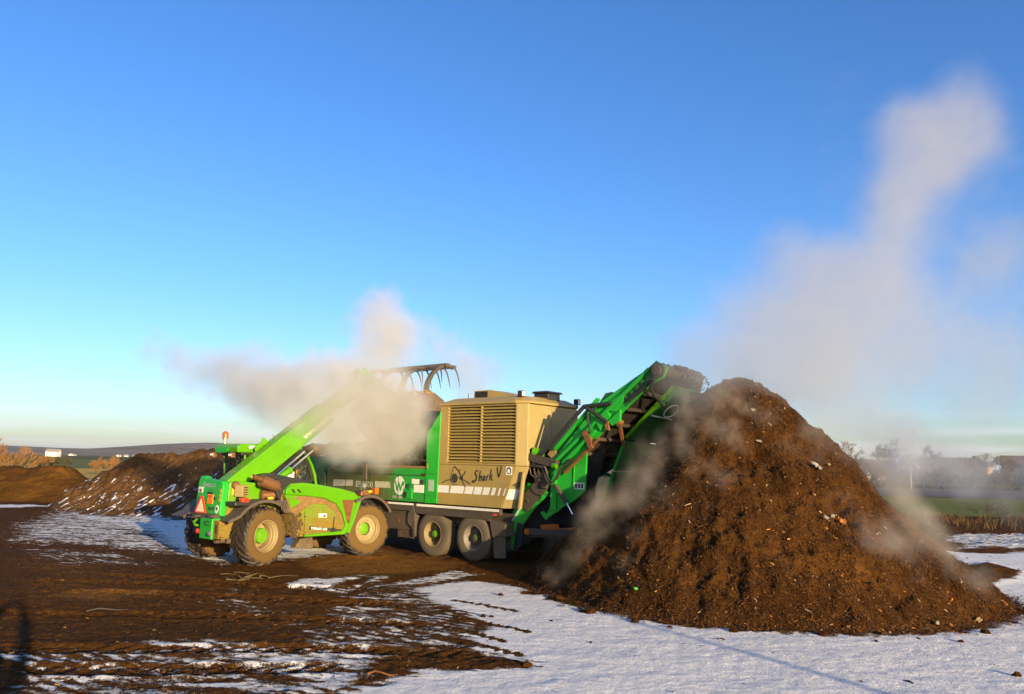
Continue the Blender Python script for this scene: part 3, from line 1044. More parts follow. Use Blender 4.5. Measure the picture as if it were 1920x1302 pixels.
# ------------------------------------------------------------------ wheels
def ag_tyre_mesh(Rw, Ri, W):
    m = MB()
    h = W / 2
    prof = [(-h * 0.80, Ri), (-h * 0.97, Ri + 0.03), (-h * 1.02, Ri + (Rw - Ri) * 0.38), (-h * 0.98, Ri + (Rw - Ri) * 0.68), (-h * 0.86, Rw - 0.055),
            (-h * 0.4, Rw - 0.038), (0, Rw - 0.034), (h * 0.4, Rw - 0.038), (h * 0.86, Rw - 0.055), (h * 0.98, Ri + (Rw - Ri) * 0.68),
            (h * 1.02, Ri + (Rw - Ri) * 0.38), (h * 0.97, Ri + 0.03), (h * 0.80, Ri)]
    m.lathe(prof, 56)
    N = 19
    for side in (-1, 1):
        for k in range(N):
            a0 = 2 * PI * (k + (0.5 if side > 0 else 0)) / N
            path = [(0.0, 0.0, Rw, 0.028), (0.45, 0.17, Rw, 0.032), (0.88, 0.33, Rw - 0.012, 0.040), (1.035, 0.40, Rw - 0.085, 0.034)]
            rows = []
            for (fy, da, rr, hw) in path:
                y = side * fy * h
                a = a0 + da
                bot = Rw - 0.075 if fy < 0.9 else Rw - 0.10
                if fy > 1:
                    bot = Rw - 0.11
                row = []
                for rad, wd in ((bot, hw * 1.25), (rr, hw)):
                    for s in (-1, 1):
                        aa = a + s * wd / Rw
                        yy = y if not (fy > 1 and rad == bot) else side * 0.93 * h
                        row.append(Vector((rad * math.cos(aa), yy, rad * math.sin(aa))))
                rows.append(row)
            vs = [p for r_ in rows for p in r_]
            fs = []
            for i in range(3):
                a, b = i * 4, (i + 1) * 4
                fs += [(a + 2, a + 3, b + 3, b + 2), (a, a + 2, b + 2, b), (a + 3, a + 1, b + 1, b + 3)]
            fs += [(0, 1, 3, 2), (12, 14, 15, 13)]
            m.add(vs, fs)
    return m


def bolt_ring(m, n, r, y, br, bl):
    for k in range(n):
        a = 2 * PI * k / n
        c = Vector((r * math.cos(a), y, r * math.sin(a)))
        m.tube([c, c + Vector((0, -bl, 0))], br, 6)


def loader_wheel(parent, x, y, front, side, steer):
    w = empty('wheel', (x, y, 0.632), R(steer) + (0 if side < 0 else PI), parent)
    ag_tyre_mesh(0.645, 0.325, 0.46).build('tyre', M['tyre_mud'], w, smooth=True)
    rim = MB()
    rim.lathe([(-0.19, 0.33), (-0.222, 0.345), (-0.226, 0.335), (-0.20, 0.312), (-0.165, 0.305), (-0.155, 0.288), (-0.10, 0.282), (-0.092, 0.268), (-0.03, 0.262),
               (0.10, 0.262), (0.2, 0.33)], 48)
    hub = MB()
    if front:
        rim.lathe([(-0.105, 0.284), (-0.112, 0.245), (-0.10, 0.175), (-0.085, 0.15), (0.02, 0.148)], 48)
        bolt_ring(rim, 10, 0.215, -0.106, 0.014, 0.02)
        hub.lathe([(0.06, 0.16), (-0.02, 0.14), (-0.035, 0.12), (-0.035, 0.0)], 32)
        bolt_ring(hub, 8, 0.09, -0.034, 0.012, 0.015)
    else:
        rim.lathe([(0.06, 0.265), (0.05, 0.20), (0.07, 0.14), (0.1, 0.05)], 48)
        bolt_ring(rim, 10, 0.215, 0.052, 0.014, 0.02)
        hub.lathe([(0.08, 0.165), (-0.08, 0.16), (-0.10, 0.15), (-0.10, 0.08), (-0.112, 0.07), (-0.112, 0.0)], 36)
        bolt_ring(hub, 6, 0.115, -0.10, 0.011, 0.012)
    rim.build('rim', M['cream'], w, smooth=True)
    hub.build('hub', M['hub_green'], w, smooth=True)
    return w


# ------------------------------------------------------------------ telehandler
def make_loader():
    t = empty('telehandler', (-5.207, 17.002, 0), R(50.5))
    tag(t, 'lime green telehandler with raised boom tipping compost into the shredder hopper', 'telehandler')
    for x, front, s in ((0.0, False, 12), (2.88, True, -7)):
        loader_wheel(t, x, 0.23, front, -1, s)
        loader_wheel(t, x, 2.10, front, 1, s)
    # chassis
    c = MB()
    c.prism([(-0.75, 0.62), (-0.75, 1.0), (3.35, 1.0), (3.45, 0.62), (3.0, 0.5), (-0.4, 0.5)], 0.62, 1.62)
    for x in (0.0, 2.88):
        c.tube([(x, 0.3, 0.63), (x, 1.9, 0.63)], 0.13, 14)
        c.blob((x, 1.1, 0.60), 0.26, 0.26, 0.24, 3, 0.03, 12, 8)
    c.build('chassis', M['chassis'], t, 0.015)
    # rear block of the frame: the counterweight with rounded upper corners
    b = MB()
    y0, y1 = 0.42, 1.42
    prof = [(1.05, y0), (1.70, y0 - 0.0), (1.79, y0 + 0.06), (1.81, y0 + 0.55), (1.83, y0 + 0.72), (1.87, y0 + 0.76), (1.88, y0 + 0.92), (1.82, y1 - 0.02), (1.74, y1), (1.05, y1)]
    b.slab([(-0.86 + 0.06 * (z - 1.05), y, z) for z, y in prof], (0.16, 0, 0))
    b.build('counterweight', M['green'], t, 0.03, seg=3)
    s = MB()
    s.prism([(-0.70, 1.03), (-0.66, 1.77), (-0.30, 1.77), (0.30, 1.72), (0.62, 1.45), (0.62, 0.95), (-0.2, 0.95), (-0.62, 0.90)], 0.43, 0.62)
    s.prism([(-0.70, 1.03), (-0.66, 1.77), (-0.30, 1.77), (0.30, 1.72), (0.62, 1.45), (0.62, 0.95), (-0.2, 0.95), (-0.62, 0.90)], 1.22, 1.40)
    s.build('side_frame', M['lime'], t, 0.02)
    for (x, z, r) in ((-0.46, 1.40, 0.045), (-0.50, 1.56, 0.02), (-0.53, 1.53, 0.016)):
        hole = MB()
        hole.lathe([(0.426, 0.0), (0.426, r)], 16, Matrix.Translation((x, 0, z)))
        hole.build('frame_hole', M['dark_inside'], t, fix=False)
    # lower rear panel and the tow hitch housing
    lp = MB()
    lp.box(-1.06, -0.86, 0.33, 0.80, 0.60, 1.02)
    lp.build('rear_panel', M['green'], t, 0.012)
    lo = MB()
    lo.slab([(-1.0, 0.325, 0.60), (-1.0, 0.325, 0.99), (-0.66, 0.30, 0.98), (-0.60, 0.30, 0.93), (-0.55, 0.30, 0.88), (-0.62, 0.30, 0.78), (-0.66, 0.30, 0.68), (-0.60, 0.30, 0.60)], (0, 0.05, 0))
    lo.box(-1.0, -0.9, 0.05, 0.33, 0.62, 0.66)
    lo.slab([(-1.02, 0.12, 0.62), (-1.02, 0.12, 0.97), (-1.02, 0.325, 0.99), (-1.02, 0.325, 0.62)], (0.03, 0, 0))
    lo.build('hitch_bracket', M['lime'], t, 0.008)
    sl = MB()
    sl.box(-1.03, -1.022, 0.19, 0.235, 0.73, 0.90)
    sl.build('bracket_slot', M['dark_inside'], t, 0.004)
    hi = MB()
    hi.box(-0.98, -0.84, 0.40, 1.38, 1.0, 1.10)
    for yy in (0.42, 0.50):
        hi.tube([(-0.99, yy, 1.06), (-1.06, yy, 1.06)], 0.035, 10)
    hi.tube([(-1.0, 0.9, 1.04), (-1.1, 0.95, 1.05), (-1.12, 1.05, 1.02), (-1.0, 1.08, 1.0)], 0.018, 8)
    hi.box(-0.7, -0.5, 0.3, 0.75, 0.5, 0.62)
    hi.tube([(-0.9, 0.45, 0.56), (-0.7, 0.45, 0.56)], 0.06, 12)
    hi.build('tow_hitch', M['chassis'], t, 0.01)
    for q in range(2):
        z = 1.08 - 0.10 * q
        cable = MB()
        cable.tube([(-0.9, 1.02, z), (-1.03, 1.06, z + 0.03), (-1.06, 1.17, z), (-1.0, 1.24, z - 0.05), (-0.9, 1.1, z - 0.06)], 0.011, 6)
        cable.build('trailer_cable', M['black'], t, smooth=True)
    cable = MB()
    cable.tube([(-1.065, 0.42, 0.95), (-1.09, 0.5, 0.97), (-1.09, 0.58, 0.93), (-1.08, 0.5, 0.88), (-1.07, 0.4, 0.9)], 0.009, 6)
    cable.build('trailer_cable', M['black'], t, smooth=True)
    lamp = MB()
    lamp.lathe([(0, 0.055), (-0.03, 0.055), (-0.045, 0.04), (-0.05, 0.0)], 16, Matrix.Translation((-1.07, 0.36, 0.72)) @ Matrix.Rotation(R(-90), 4, 'Z'))
    lamp.build('reversing_lamp', M['steel'], t, smooth=True)
    rl = MB()
    rl.lathe([(0, 0.05), (-0.03, 0.05), (-0.045, 0.03), (-0.05, 0)], 16, Matrix.Translation((-1.03, 0.90, 0.74)) @ Matrix.Rotation(R(-90), 4, 'Z'))
    rl.build('rear_lamp', M['red'], t, smooth=True)
    hk = MB()
    hk.tube([(-0.95, 0.98, 0.83), (-1.05, 1.02, 0.86), (-1.1, 0.98, 0.93), (-1.06, 0.92, 0.98)], 0.025, 8)
    hk.build('tow_hook', M['lime_clean'], t, smooth=True)

    # stickers and plates on the counterweight
    def rear(y, z):
        return Vector((-0.865 + 0.06 * (z - 1.05), y, z))
    tri = MB()
    tri.slab([(-0.905, 1.135, 1.46), (-0.905, 1.065, 1.46), (-0.915, 0.87, 1.13), (-0.915, 0.90, 1.06), (-0.915, 1.30, 1.06), (-0.915, 1.33, 1.13)], (0.02, 0, 0))
    tri_o = tri.build('warning_triangle', M['red'], t, 0.004)
    ti = MB()
    ti.slab([(-0.911, 1.10, 1.40), (-0.917, 0.93, 1.125), (-0.917, 1.27, 1.125)], (0.004, 0, 0))
    ti.build('triangle_centre', M['triangle'], tri_o)
    st = MB()
    st.slab([rear(1.36, 1.52), rear(1.18, 1.52), rear(1.18, 1.64), rear(1.36, 1.64)], (-0.006, 0, 0))
    st_o = st.build('sticker', M['white'], t)
    si = MB()
    si.blob((-0.862, 1.24, 1.565), 0.004, 0.04, 0.035, 2, 0.3, 9, 6)
    si.build('pictogram', M['rust'], st_o)
    op = MB()
    op.slab([rear(0.95, 1.30), rear(0.72, 1.30), rear(0.72, 1.50), rear(0.95, 1.50)], (-0.012, 0, 0))
    op_o = op.build('number_plate', M['orange'], t, 0.003)
    tx = MB()
    lettering(tx, 'FJF', rear(0.93, 1.41) + Vector((-0.0155, 0, 0)), (0, -1, 0), (0, 0, 1), 0.10, 0.19, bold=0.003)
    lettering(tx, '112', rear(0.93, 1.315) + Vector((-0.0155, 0, 0)), (0, -1, 0), (0, 0, 1), 0.10, 0.19, bold=0.003)
    tx.build('lettering', M['red'], op_o, fix=False)
    hd = MB()
    hd.tube([rear(0.92, 1.53) + Vector((-0.02, 0, 0)), rear(0.74, 1.53) + Vector((-0.02, 0, 0))], 0.022, 8)
    hd.lathe([(0, 0.035), (-0.02, 0.03), (-0.02, 0)], 12, Matrix.Translation(rear(0.65, 1.42)) @ Matrix.Rotation(R(-90), 4, 'Z'))
    hd.lathe([(0, 0.018), (-0.006, 0.0)], 10, Matrix.Translation(rear(0.82, 1.585)) @ Matrix.Rotation(R(-90), 4, 'Z'))
    hd.build('plate_lamp', M['black'], t, smooth=True)
    lg = MB()
    lettering(lg, 'MERLO', rear(1.08, 1.655) + Vector((-0.004, 0, 0)), (0, -1, 0), (0, 0, 1), 0.10, 0.40, bold=0.003)
    ring = [(math.cos(2 * PI * k / 28), math.sin(2 * PI * k / 28)) for k in range(29)]
    for k in range(28):
        a, bb = ring[k], ring[k + 1]
        q = lambda p, s: rear(1.15 - p[0] * 0.062 * s, 1.69 + p[1] * 0.062 * s) + Vector((-0.004, 0, 0))
        lg.add([q(a, 1), q(bb, 1), q(bb, 0.66), q(a, 0.66)], [(0, 1, 2, 3)])
    lg.add([rear(1.13, 1.67) + Vector((-0.004, 0, 0)), rear(1.13, 1.71) + Vector((-0.004, 0, 0)), rear(1.175, 1.70) + Vector((-0.004, 0, 0))], [(0, 1, 2)])
    lettering(lg, 'since', rear(1.08, 1.625) + Vector((-0.004, 0, 0)), (0, -1, 0), (0, 0, 1), 0.02, 0.40)
    lg.build('emblem', M['grey_plate'], t, fix=False)
    mo = MB()
    lettering(mo, '50.8', rear(0.88, 1.17) + Vector((-0.004, 0, 0)), (0, -1, 0), (0, 0, 1), 0.10, 0.24, bold=0.002)
    mo.build('model_lettering', M['ink'], t, fix=False)
    sp = MB()
    disc = [(math.cos(2 * PI * k / 24), math.sin(2 * PI * k / 24)) for k in range(24)]
    sp.slab([rear(0.53 - a * 0.065, 1.20 + c_ * 0.088) for a, c_ in disc], (-0.006, 0, 0))
    sp_o = sp.build('speed_sticker', M['white'], t)
    s4 = MB()
    lettering(s4, '40', rear(0.57, 1.175) + Vector((-0.0085, 0, 0)), (0, -1, 0), (0, 0, 1), 0.10, 0.085, bold=0.004)
    s4.build('lettering', M['ink'], sp_o, fix=False)
    for zz in (1.36, 1.45, 1.55):
        ys = MB()
        ys.slab([rear(0.505, zz), rear(0.44, zz), rear(0.44, zz + 0.075), rear(0.505, zz + 0.075)], (-0.005, 0, 0))
        ys.build('warning_sticker', M['yellow'], t)
    ys = MB()
    ys.slab([(-0.60, 0.427, 1.50), (-0.53, 0.427, 1.50), (-0.53, 0.427, 1.66), (-0.60, 0.427, 1.66)], (0, -0.005, 0))
    ys.build('warning_sticker', M['yellow'], t)
    # bolt lamp and the square work lamp in front of it
    bl = MB()
    bl.lathe([(0.43, 0.09), (0.39, 0.09), (0.36, 0.07), (0.36, 0.0)], 18, Matrix.Translation((-0.53, 0, 1.70)))
    bl.build('fuel_cap', M['rust_pipe'], t, smooth=True)
    wl = MB()
    R0 = Matrix.Translation((-0.42, 0.33, 1.59)) @ Matrix.Rotation(R(25), 4, 'Z')
    wl.box(-0.11, 0.11, -0.09, 0.11, -0.13, 0.12, R0)
    wl_o = wl.build('work_lamp', M['beige_trim'], t, 0.012)
    wg = MB()
    wg.box(-0.117, -0.111, -0.07, 0.09, -0.105, 0.095, R0)
    wg.build('lens', M['cream'], wl_o)
    wv = MB()
    for k in range(4):
        wv.box(-0.08, 0.08, -0.094, -0.0905, -0.095 + 0.05 * k, -0.075 + 0.05 * k, R0)
    wv.build('cooling_rib', M['black'], wl_o)

    # boom: outer section, top strip, inner section, head
    a = math.atan2(3.51 - 1.80, 1.68 + 0.61)
    ca, sa = math.cos(a), math.sin(a)
    P0 = Vector((-0.62, 0, 1.80))

    def bp(l, h):                 # along the boom, above its upper edge line
        return (P0.x + l * ca - h * sa, P0.z + l * sa + h * ca)
    bo = MB()
    bo.prism([bp(0.0, 0.0), bp(3.05, 0.0), bp(3.05, -0.50), bp(1.0, -0.52), bp(0.55, -0.40), bp(0.02, -0.2)], 0.60, 0.98)
    bo_o = bo.build('boom', M['lime'], t, 0.025, seg=3)
    rb = MB()
    rb.prism([bp(0.75, -0.245), bp(2.95, -0.245), bp(2.95, -0.262), bp(0.75, -0.262)], 0.594, 0.602)
    rb.prism([bp(0.9, -0.02), bp(3.05, -0.02), bp(3.05, -0.06), bp(0.9, -0.06)], 0.592, 0.602)
    rb.prism([bp(1.9, -0.10), bp(1.98, -0.10), bp(1.98, -0.20), bp(1.9, -0.20)], 0.588, 0.602)
    rb.prism([bp(2.35, -0.0), bp(2.9, -0.0), bp(2.9, 0.06), bp(2.35, 0.06)], 0.62, 0.68)
    rb.prism([bp(1.05, 0.0), bp(1.45, 0.0), bp(1.42, 0.10), bp(1.08, 0.10)], 0.92, 0.96)
    rb.prism([bp(1.32, 0.10), bp(1.38, 0.16), bp(1.44, 0.10)], 0.92, 0.96)
    rb.build('boom_rail', M['lime'], bo_o, 0.006)
    ml = MB()
    for k in range(40):
        l, yy = random.uniform(0.1, 2.2), random.uniform(0.63, 0.94)
        x, z = bp(l, 0.006)
        ml.blob((x, yy, z), random.uniform(0.008, 0.03), random.uniform(0.008, 0.025), 0.010, k, 0.4, 6, 4)
    tag(ml.build('dried_mud', M['mudcake'], bo_o), kind='stuff')
    www = MB()
    x, z = bp(2.10, -0.40)
    lettering(www, 'www.merlo.com', (x, 0.597, z), (ca, 0, sa), (-sa, 0, ca), 0.20, 1.25, bold=0.004)
    www.build('lettering', M['white'], bo_o, fix=False)
    ib = MB()
    ib.prism([bp(2.6, -0.05), bp(4.35, -0.05), bp(4.35, -0.42), bp(2.6, -0.42)], 0.65, 0.93)
    ib_o = ib.build('inner_boom', M['lime_clean'], t, 0.02)
    hd = MB()
    p1, p2 = bp(4.30, 0.10), bp(4.62, 0.02)
    hd.prism([bp(4.25, 0.06), bp(4.62, 0.10), (4.05, 4.05), (4.12, 3.55), (3.72, 3.50), bp(4.25, -0.46)], 0.62, 0.70)
    hd.prism([bp(4.25, 0.06), bp(4.62, 0.10), (4.05, 4.05), (4.12, 3.55), (3.72, 3.50), bp(4.25, -0.46)], 0.90, 0.98)
    hd.tube([(3.95, 0.58, 3.62), (3.95, 1.02, 3.62)], 0.06, 12)
    hd.build('boom_head', M['lime_clean'], ib_o, 0.012)
    # lift cylinder below the boom
    cy = MB()
    cy.tube([(0.50, 0.62, 1.72), (0.95, 0.62, 2.02)], 0.075, 14)
    cy.tube([(0.92, 0.62, 2.00), (0.97, 0.62, 2.03)], 0.09, 14)
    cy_o = cy.build('lift_cylinder', M['lime_clean'], t, smooth=True)
    rd = MB()
    rd.tube([(0.95, 0.62, 2.02), (1.60, 0.62, 2.52)], 0.030, 12)
    rd.build('piston_rod', M['chrome'], cy_o, smooth=True)
    rd = MB()
    rd.tube([(0.42, 0.66, 1.75), (1.35, 0.66, 2.46)], 0.034, 12)
    rd.build('piston_rod', M['chrome'], cy_o, smooth=True)
    pv = MB()
    pv.blob((1.62, 0.60, 2.52), 0.08, 0.07, 0.07, 2, 0.1, 10, 8)
    pv.blob((1.72, 0.58, 2.57), 0.05, 0.06, 0.05, 5, 0.1, 10, 8)
    pv.build('cylinder_pin', M['rust'], cy_o, smooth=True)
    hs = MB()
    for k in range(3):
        yy = 0.74 + 0.05 * k
        hs.tube([(0.2, yy, 1.72), (0.7, yy, 1.98), (1.1, yy, 2.24), (1.35, yy, 2.50)], 0.018, 6)
    hs.build('hydraulic_hose', M['rubber_hose'], t, smooth=True)

    # cab on the left of the boom
    cb = MB()
    roof = [(-0.13, 2.40), (-0.15, 2.54), (-0.05, 2.60), (1.35, 2.62), (1.60, 2.56), (1.64, 2.44), (1.3, 2.40)]
    cb.prism(roof, 1.08, 2.06)
    cab = cb.build('cab_roof', M['lime_clean'], t, 0.035, seg=3)
    rv = MB()
    rv.slab([(-0.155, 1.98, 2.50), (-0.155, 1.40, 2.50), (-0.155, 1.44, 2.42), (-0.155, 1.52, 2.39), (-0.155, 1.93, 2.39)], (-0.03, 0, 0))
    rv.build('roof_visor', M['green'], cab, 0.01)
    rg = MB()
    rg.box(-0.10, -0.02, 1.36, 1.40, 2.36, 2.41)
    rg.prism([(0.0, 2.405), (0.0, 2.34), (1.4, 2.34), (1.4, 2.405)], 1.13, 2.0)
    rg.build('roof_lining', M['black'], cab, 0.01)
    rn = MB()
    rn.box(0.14, 0.42, 1.065, 1.08, 2.49, 2.56)
    rn.build('roof_plate', M['lamp_white'], cab, 0.008)
    rl2 = MB()
    rl2.box(0.43, 0.54, 1.05, 1.08, 2.48, 2.55)
    rl2.build('roof_marker', M['amber'], cab, 0.01)
    for yy in (2.03, 1.25):
        wl = MB()
        wl.box(-0.22, -0.12, yy - 0.07, yy + 0.07, 2.28, 2.40)
        wo_ = wl.build('rear_work_lamp', M['rust_pipe'], t, 0.012)
        wg = MB()
        for s in (-0.032, 0.032):
            wg.lathe([(0, 0.028), (-0.008, 0.026), (-0.01, 0)], 12, Matrix.Translation((-0.221, yy + s, 2.345)) @ Matrix.Rotation(R(-90), 4, 'Z'))
        wg.build('lens', M['lamp_white'], wo_, smooth=True)
    bc = MB()
    bc.lathe([(0, 0.07), (0.09, 0.075), (0.13, 0.06), (0.15, 0.025), (0.153, 0.0)], 18, Matrix.Translation((0.02, 1.90, 2.74)) @ Matrix.Rotation(R(90), 4, 'X'))
    bcl = bc.build('beacon', M['amber'], t, smooth=True)
    bs = MB()
    bs.tube([(0.02, 1.90, 2.56), (0.02, 1.90, 2.70)], 0.025, 10)
    bs.tube([(0.02, 1.90, 2.70), (0.02, 1.90, 2.745)], 0.06, 14)
    bs.build('beacon_stem', M['steel'], bcl, smooth=True)
    an = MB()
    an.tube([(0.9, 1.1, 2.6), (0.75, 1.1, 2.85)], 0.006, 5)
    an.build('aerial', M['black'], t)
    # cab frame: rear posts, curved front post, sills
    cf = MB()
    cf.bar((0.16, 1.99, 1.60), (0.10, 2.02, 2.40), 0.055, 0.05)
    cf.bar((0.16, 1.16, 1.60), (0.10, 1.16, 2.40), 0.05, 0.05)
    cf.tube([(0.05, 1.99, 1.62), (0.05, 1.16, 1.62)], 0.035, 8)
    for yy in (1.10, 2.03):
        pts = [(1.50, yy, 2.50), (1.66, yy, 2.44), (1.78, yy, 2.32), (1.90, yy, 2.14), (2.0, yy, 1.92), (2.06, yy, 1.70), (2.10, yy, 1.40)]
        cf.tube(pts, 0.04, 8)
    cf.prism([(0.05, 1.0), (0.05, 1.62), (0.15, 1.70), (1.2, 1.72), (2.05, 1.62), (2.15, 1.3), (2.05, 0.95)], 1.18, 2.02)
    cf_o = cf.build('cab_frame', M['lime_clean'], t, 0.012)
    dp = MB()
    dp.tube([(1.0, 1.125, 2.40), (1.48, 1.125, 2.44), (1.62, 1.125, 2.38), (1.74, 1.125, 2.25), (1.86, 1.125, 2.05), (1.98, 1.125, 1.75)], 0.022, 8)
    dp.build('window_seal', M['black'], cf_o, smooth=True)
    gl = MB()
    gl.add([(0.25, 1.13, 1.70), (1.97, 1.13, 1.70), (1.93, 1.13, 1.95), (1.80, 1.13, 2.22), (1.66, 1.13, 2.40), (1.5, 1.13, 2.45), (0.25, 1.13, 2.42)], [tuple(range(7))])
    gl.add([(0.12, 1.2, 1.66), (0.12, 1.98, 1.66), (0.09, 2.0, 2.38), (0.09, 1.2, 2.38)], [(0, 1, 2, 3)])
    gl.add([(0.25, 2.02, 1.70), (1.97, 2.02, 1.70), (1.80, 2.02, 2.22), (1.66, 2.02, 2.42), (0.25, 2.02, 2.42)], [tuple(range(5))])
    gl.add([(2.02, 1.16, 1.75), (2.02, 2.0, 1.75), (1.72, 2.0, 2.40), (1.72, 1.16, 2.40)], [(0, 1, 2, 3)])
    gl.build('cab_window', M['glass'], t, fix=False)
    se = MB()
    se.prism([(0.55, 1.66), (0.55, 1.78), (1.0, 1.78), (1.0, 1.66)], 1.4, 1.85)
    se.prism([(0.42, 1.70), (0.34, 2.28), (0.44, 2.34), (0.58, 1.76)], 1.42, 1.83)
    se.build('seat', M['black'], t, 0.04, seg=3)
    sw = MB()
    ringp = [Vector((1.45 + 0.10 * math.cos(k * PI / 10), 1.62 + 0.19 * math.sin(k * PI / 10), 1.98 + 0.13 * math.cos(k * PI / 10))) for k in range(21)]
    sw.tube(ringp, 0.016, 6, cap=False)
    sw.tube([(1.45, 1.62, 1.98), (1.62, 1.62, 1.72)], 0.03, 8)
    sw.build('steering_wheel', M['black'], t, smooth=True)
    mi = MB()
    mi.box(1.18, 1.36, 1.02, 1.04, 1.78, 1.98)
    mi.build('cab_notice', M['white'], t)
    mr = MB()
    mr.blob((1.44, 1.02, 1.97), 0.06, 0.03, 0.075, 4, 0.08, 10, 8)
    mr.tube([(1.44, 1.03, 1.95), (1.42, 1.06, 1.74)], 0.014, 6)
    mr.build('convex_mirror', M['rust_pipe'], t, smooth=True)
    # driver's hood, engine cover on the right flank
    hc = MB()
    hc.prism([(0.47, 1.55), (0.52, 1.64), (0.66, 1.74), (0.98, 1.76), (1.42, 1.71), (2.12, 1.60), (2.50, 1.51), (2.57, 1.44), (2.5, 1.1), (2.36, 0.78), (2.26, 0.58), (2.10, 0.53), (0.90, 0.55), (0.72, 0.58), (0.68, 1.2)], 0.10, 0.95)
    hc_o = hc.build('engine_cover', M['lime'], t, 0.045, seg=3)
    # raised shoulder that sweeps along the top and down the front edge
    sh = MB()
    sh.prism([(0.49, 1.50), (0.50, 1.63), (0.66, 1.70), (1.42, 1.66), (2.12, 1.55), (2.50, 1.46), (2.585, 1.40), (2.42, 0.92), (2.30, 0.60), (2.17, 0.545), (1.05, 0.55), (1.05, 0.60), (2.12, 0.63), (2.20, 0.76), (2.09, 1.02), (1.90, 1.26), (1.55, 1.40), (1.05, 1.46)], 0.045, 0.13)
    sh.build('shoulder_panel', M['lime_clean'], hc_o, 0.02, seg=3)
    fl = MB()
    fl.prism([(2.49, 1.44), (2.60, 1.41), (2.63, 1.34), (2.42, 0.80), (2.31, 0.56), (2.26, 0.58), (2.38, 0.86), (2.56, 1.36)], 0.02, 0.10)
    fl.build('front_lip', M['lime_clean'], hc_o, 0.012)
    dn = MB()
    dn.prism([(0.55, 1.18), (0.55, 1.42), (1.05, 1.46), (1.55, 1.395), (1.92, 1.25), (2.10, 1.0), (2.17, 0.80), (2.10, 0.80), (1.85, 1.12), (1.62, 1.25), (1.30, 1.27), (1.05, 1.17), (0.8, 1.05)], 0.085, 0.105)
    dn.build('recess_panel', M['mudcake'], hc_o, 0.01)
    rp = MB()
    rp.prism([(1.06, 0.64), (1.06, 1.13), (1.34, 1.23), (1.68, 1.19), (1.88, 1.04), (2.08, 0.76), (2.05, 0.64)], 0.07, 0.11)
    rp.build('service_door', M['lime'], hc_o, 0.012)
    sx_ = MB()
    for k in range(150):
        sx = min(1.05, 0.70 + abs(random.gauss(0, 0.14)))
        sz = random.uniform(0.56, 1.25)
        sx_.blob((sx, 0.098 if sx < 1.05 else 0.07, sz), random.uniform(0.008, 0.035), 0.008, random.uniform(0.012, 0.05), k, 0.5, 6, 4)
    tag(sx_.build('mud_spots', M['splash'], hc_o), kind='stuff')
    vt = MB()
    vt.prism([(2.05, 1.35), (2.40, 1.345), (2.30, 0.80), (2.24, 0.80)], 0.036, 0.05)
    vt_o = vt.build('side_vent', M['rust_pipe'], hc_o, 0.006)
    vs = MB()
    for k in range(9):
        f = (k + 0.5) / 9
        vs.bar((2.055 + 0.34 * f, 0.034, 1.335), (2.245 + 0.045 * f, 0.034, 0.82), 0.008, 0.012)
    vs.build('vent_slat', M['rust'], vt_o)
    sl = MB()
    for k in range(2):
        sl.prism([(0.62 + k * 0.15, 1.62 - 0.006 * k), (0.67 + k * 0.15, 1.62), (0.74 + k * 0.15, 1.535), (0.69 + k * 0.15, 1.535)], 0.040, 0.05)
    sl.build('cover_slot', M['dark_inside'], hc_o)
    yt = MB()
    yt.prism([(0.575, 1.44), (0.88, 1.37), (0.90, 1.32), (0.68, 1.20), (0.655, 1.22)], 0.070, 0.09)
    yt.build('corner_flap', M['lime_clean'], hc_o, 0.006)
    bk = MB()
    bk.prism([(-0.02, 1.72), (0.05, 1.93), (0.25, 1.96), (1.25, 1.80), (1.3, 1.70), (0.6, 1.68), (0.42, 1.35), (0.30, 1.34)], 0.30, 0.60)
    bk.prism([(0.22, 1.72), (0.3, 1.82), (0.55, 1.86), (1.15, 1.78), (0.95, 1.74), (0.66, 1.73), (0.48, 1.60), (0.42, 1.40), (0.36, 1.40)], 0.12, 0.30)
    bk.build('engine_bay_cowl', M['black'], t, 0.02)
    lg = MB()
    for k in range(5):
        lg.bar((0.36 + k * 0.045, 0.075, 1.36), (0.43 + k * 0.045, 0.075, 1.18), 0.018, 0.02)
    lg.prism([(0.30, 1.38), (0.56, 1.38), (0.68, 1.10), (0.52, 1.10)], 0.09, 0.2)
    lg.build('side_grille', M['fender'], t)
    dec = MB()
    dec.prism([(1.18, 0.785), (2.10, 0.665), (2.09, 0.62), (1.18, 0.70)], 0.0655, 0.071)
    dec_o = dec.build('model_strip', M['ink'], hc_o)
    dt = MB()
    lettering(dt, 'TF50.8T-170', (1.22, 0.064, 0.712), (1, 0, -0.11), (0.11, 0, 1), 0.07, 0.46, bold=0.003)
    dt.build('lettering', M['white'], dec_o, fix=False)
    stk = MB()
    stk.prism([(1.42, 1.06), (1.65, 1.045), (1.65, 0.955), (1.42, 0.97)], 0.0655, 0.071)
    stk_o = stk.build('sticker', M['white'], hc_o)
    sk = MB()
    sk.blob((1.58, 0.064, 0.995), 0.042, 0.003, 0.028, 9, 0.25, 9, 6)
    sk.build('pictogram', M['rust'], stk_o)
    la = MB()
    la.tube([(1.86, 0.05, 0.97), (1.84, 0.05, 0.72)], 0.012, 8)
    la.box(1.80, 1.90, 0.045, 0.07, 0.62, 0.72)
    la.build('cover_latch', M['black'], hc_o, 0.005)
    # silencer and tail pipe
    ex = MB()
    ex.tube([(-0.07, 0.17, 1.80), (0.30, 0.15, 1.68)], 0.125, 20)
    ex.tube([(-0.09, 0.17, 1.805), (-0.07, 0.17, 1.80)], 0.115, 20)
    ex.tube([(0.29, 0.15, 1.685), (0.33, 0.15, 1.67)], 0.11, 20)
    ex.tube([(0.33, 0.16, 1.67), (0.44, 0.17, 1.58), (0.48, 0.18, 1.40), (0.47, 0.2, 1.25)], 0.05, 12)
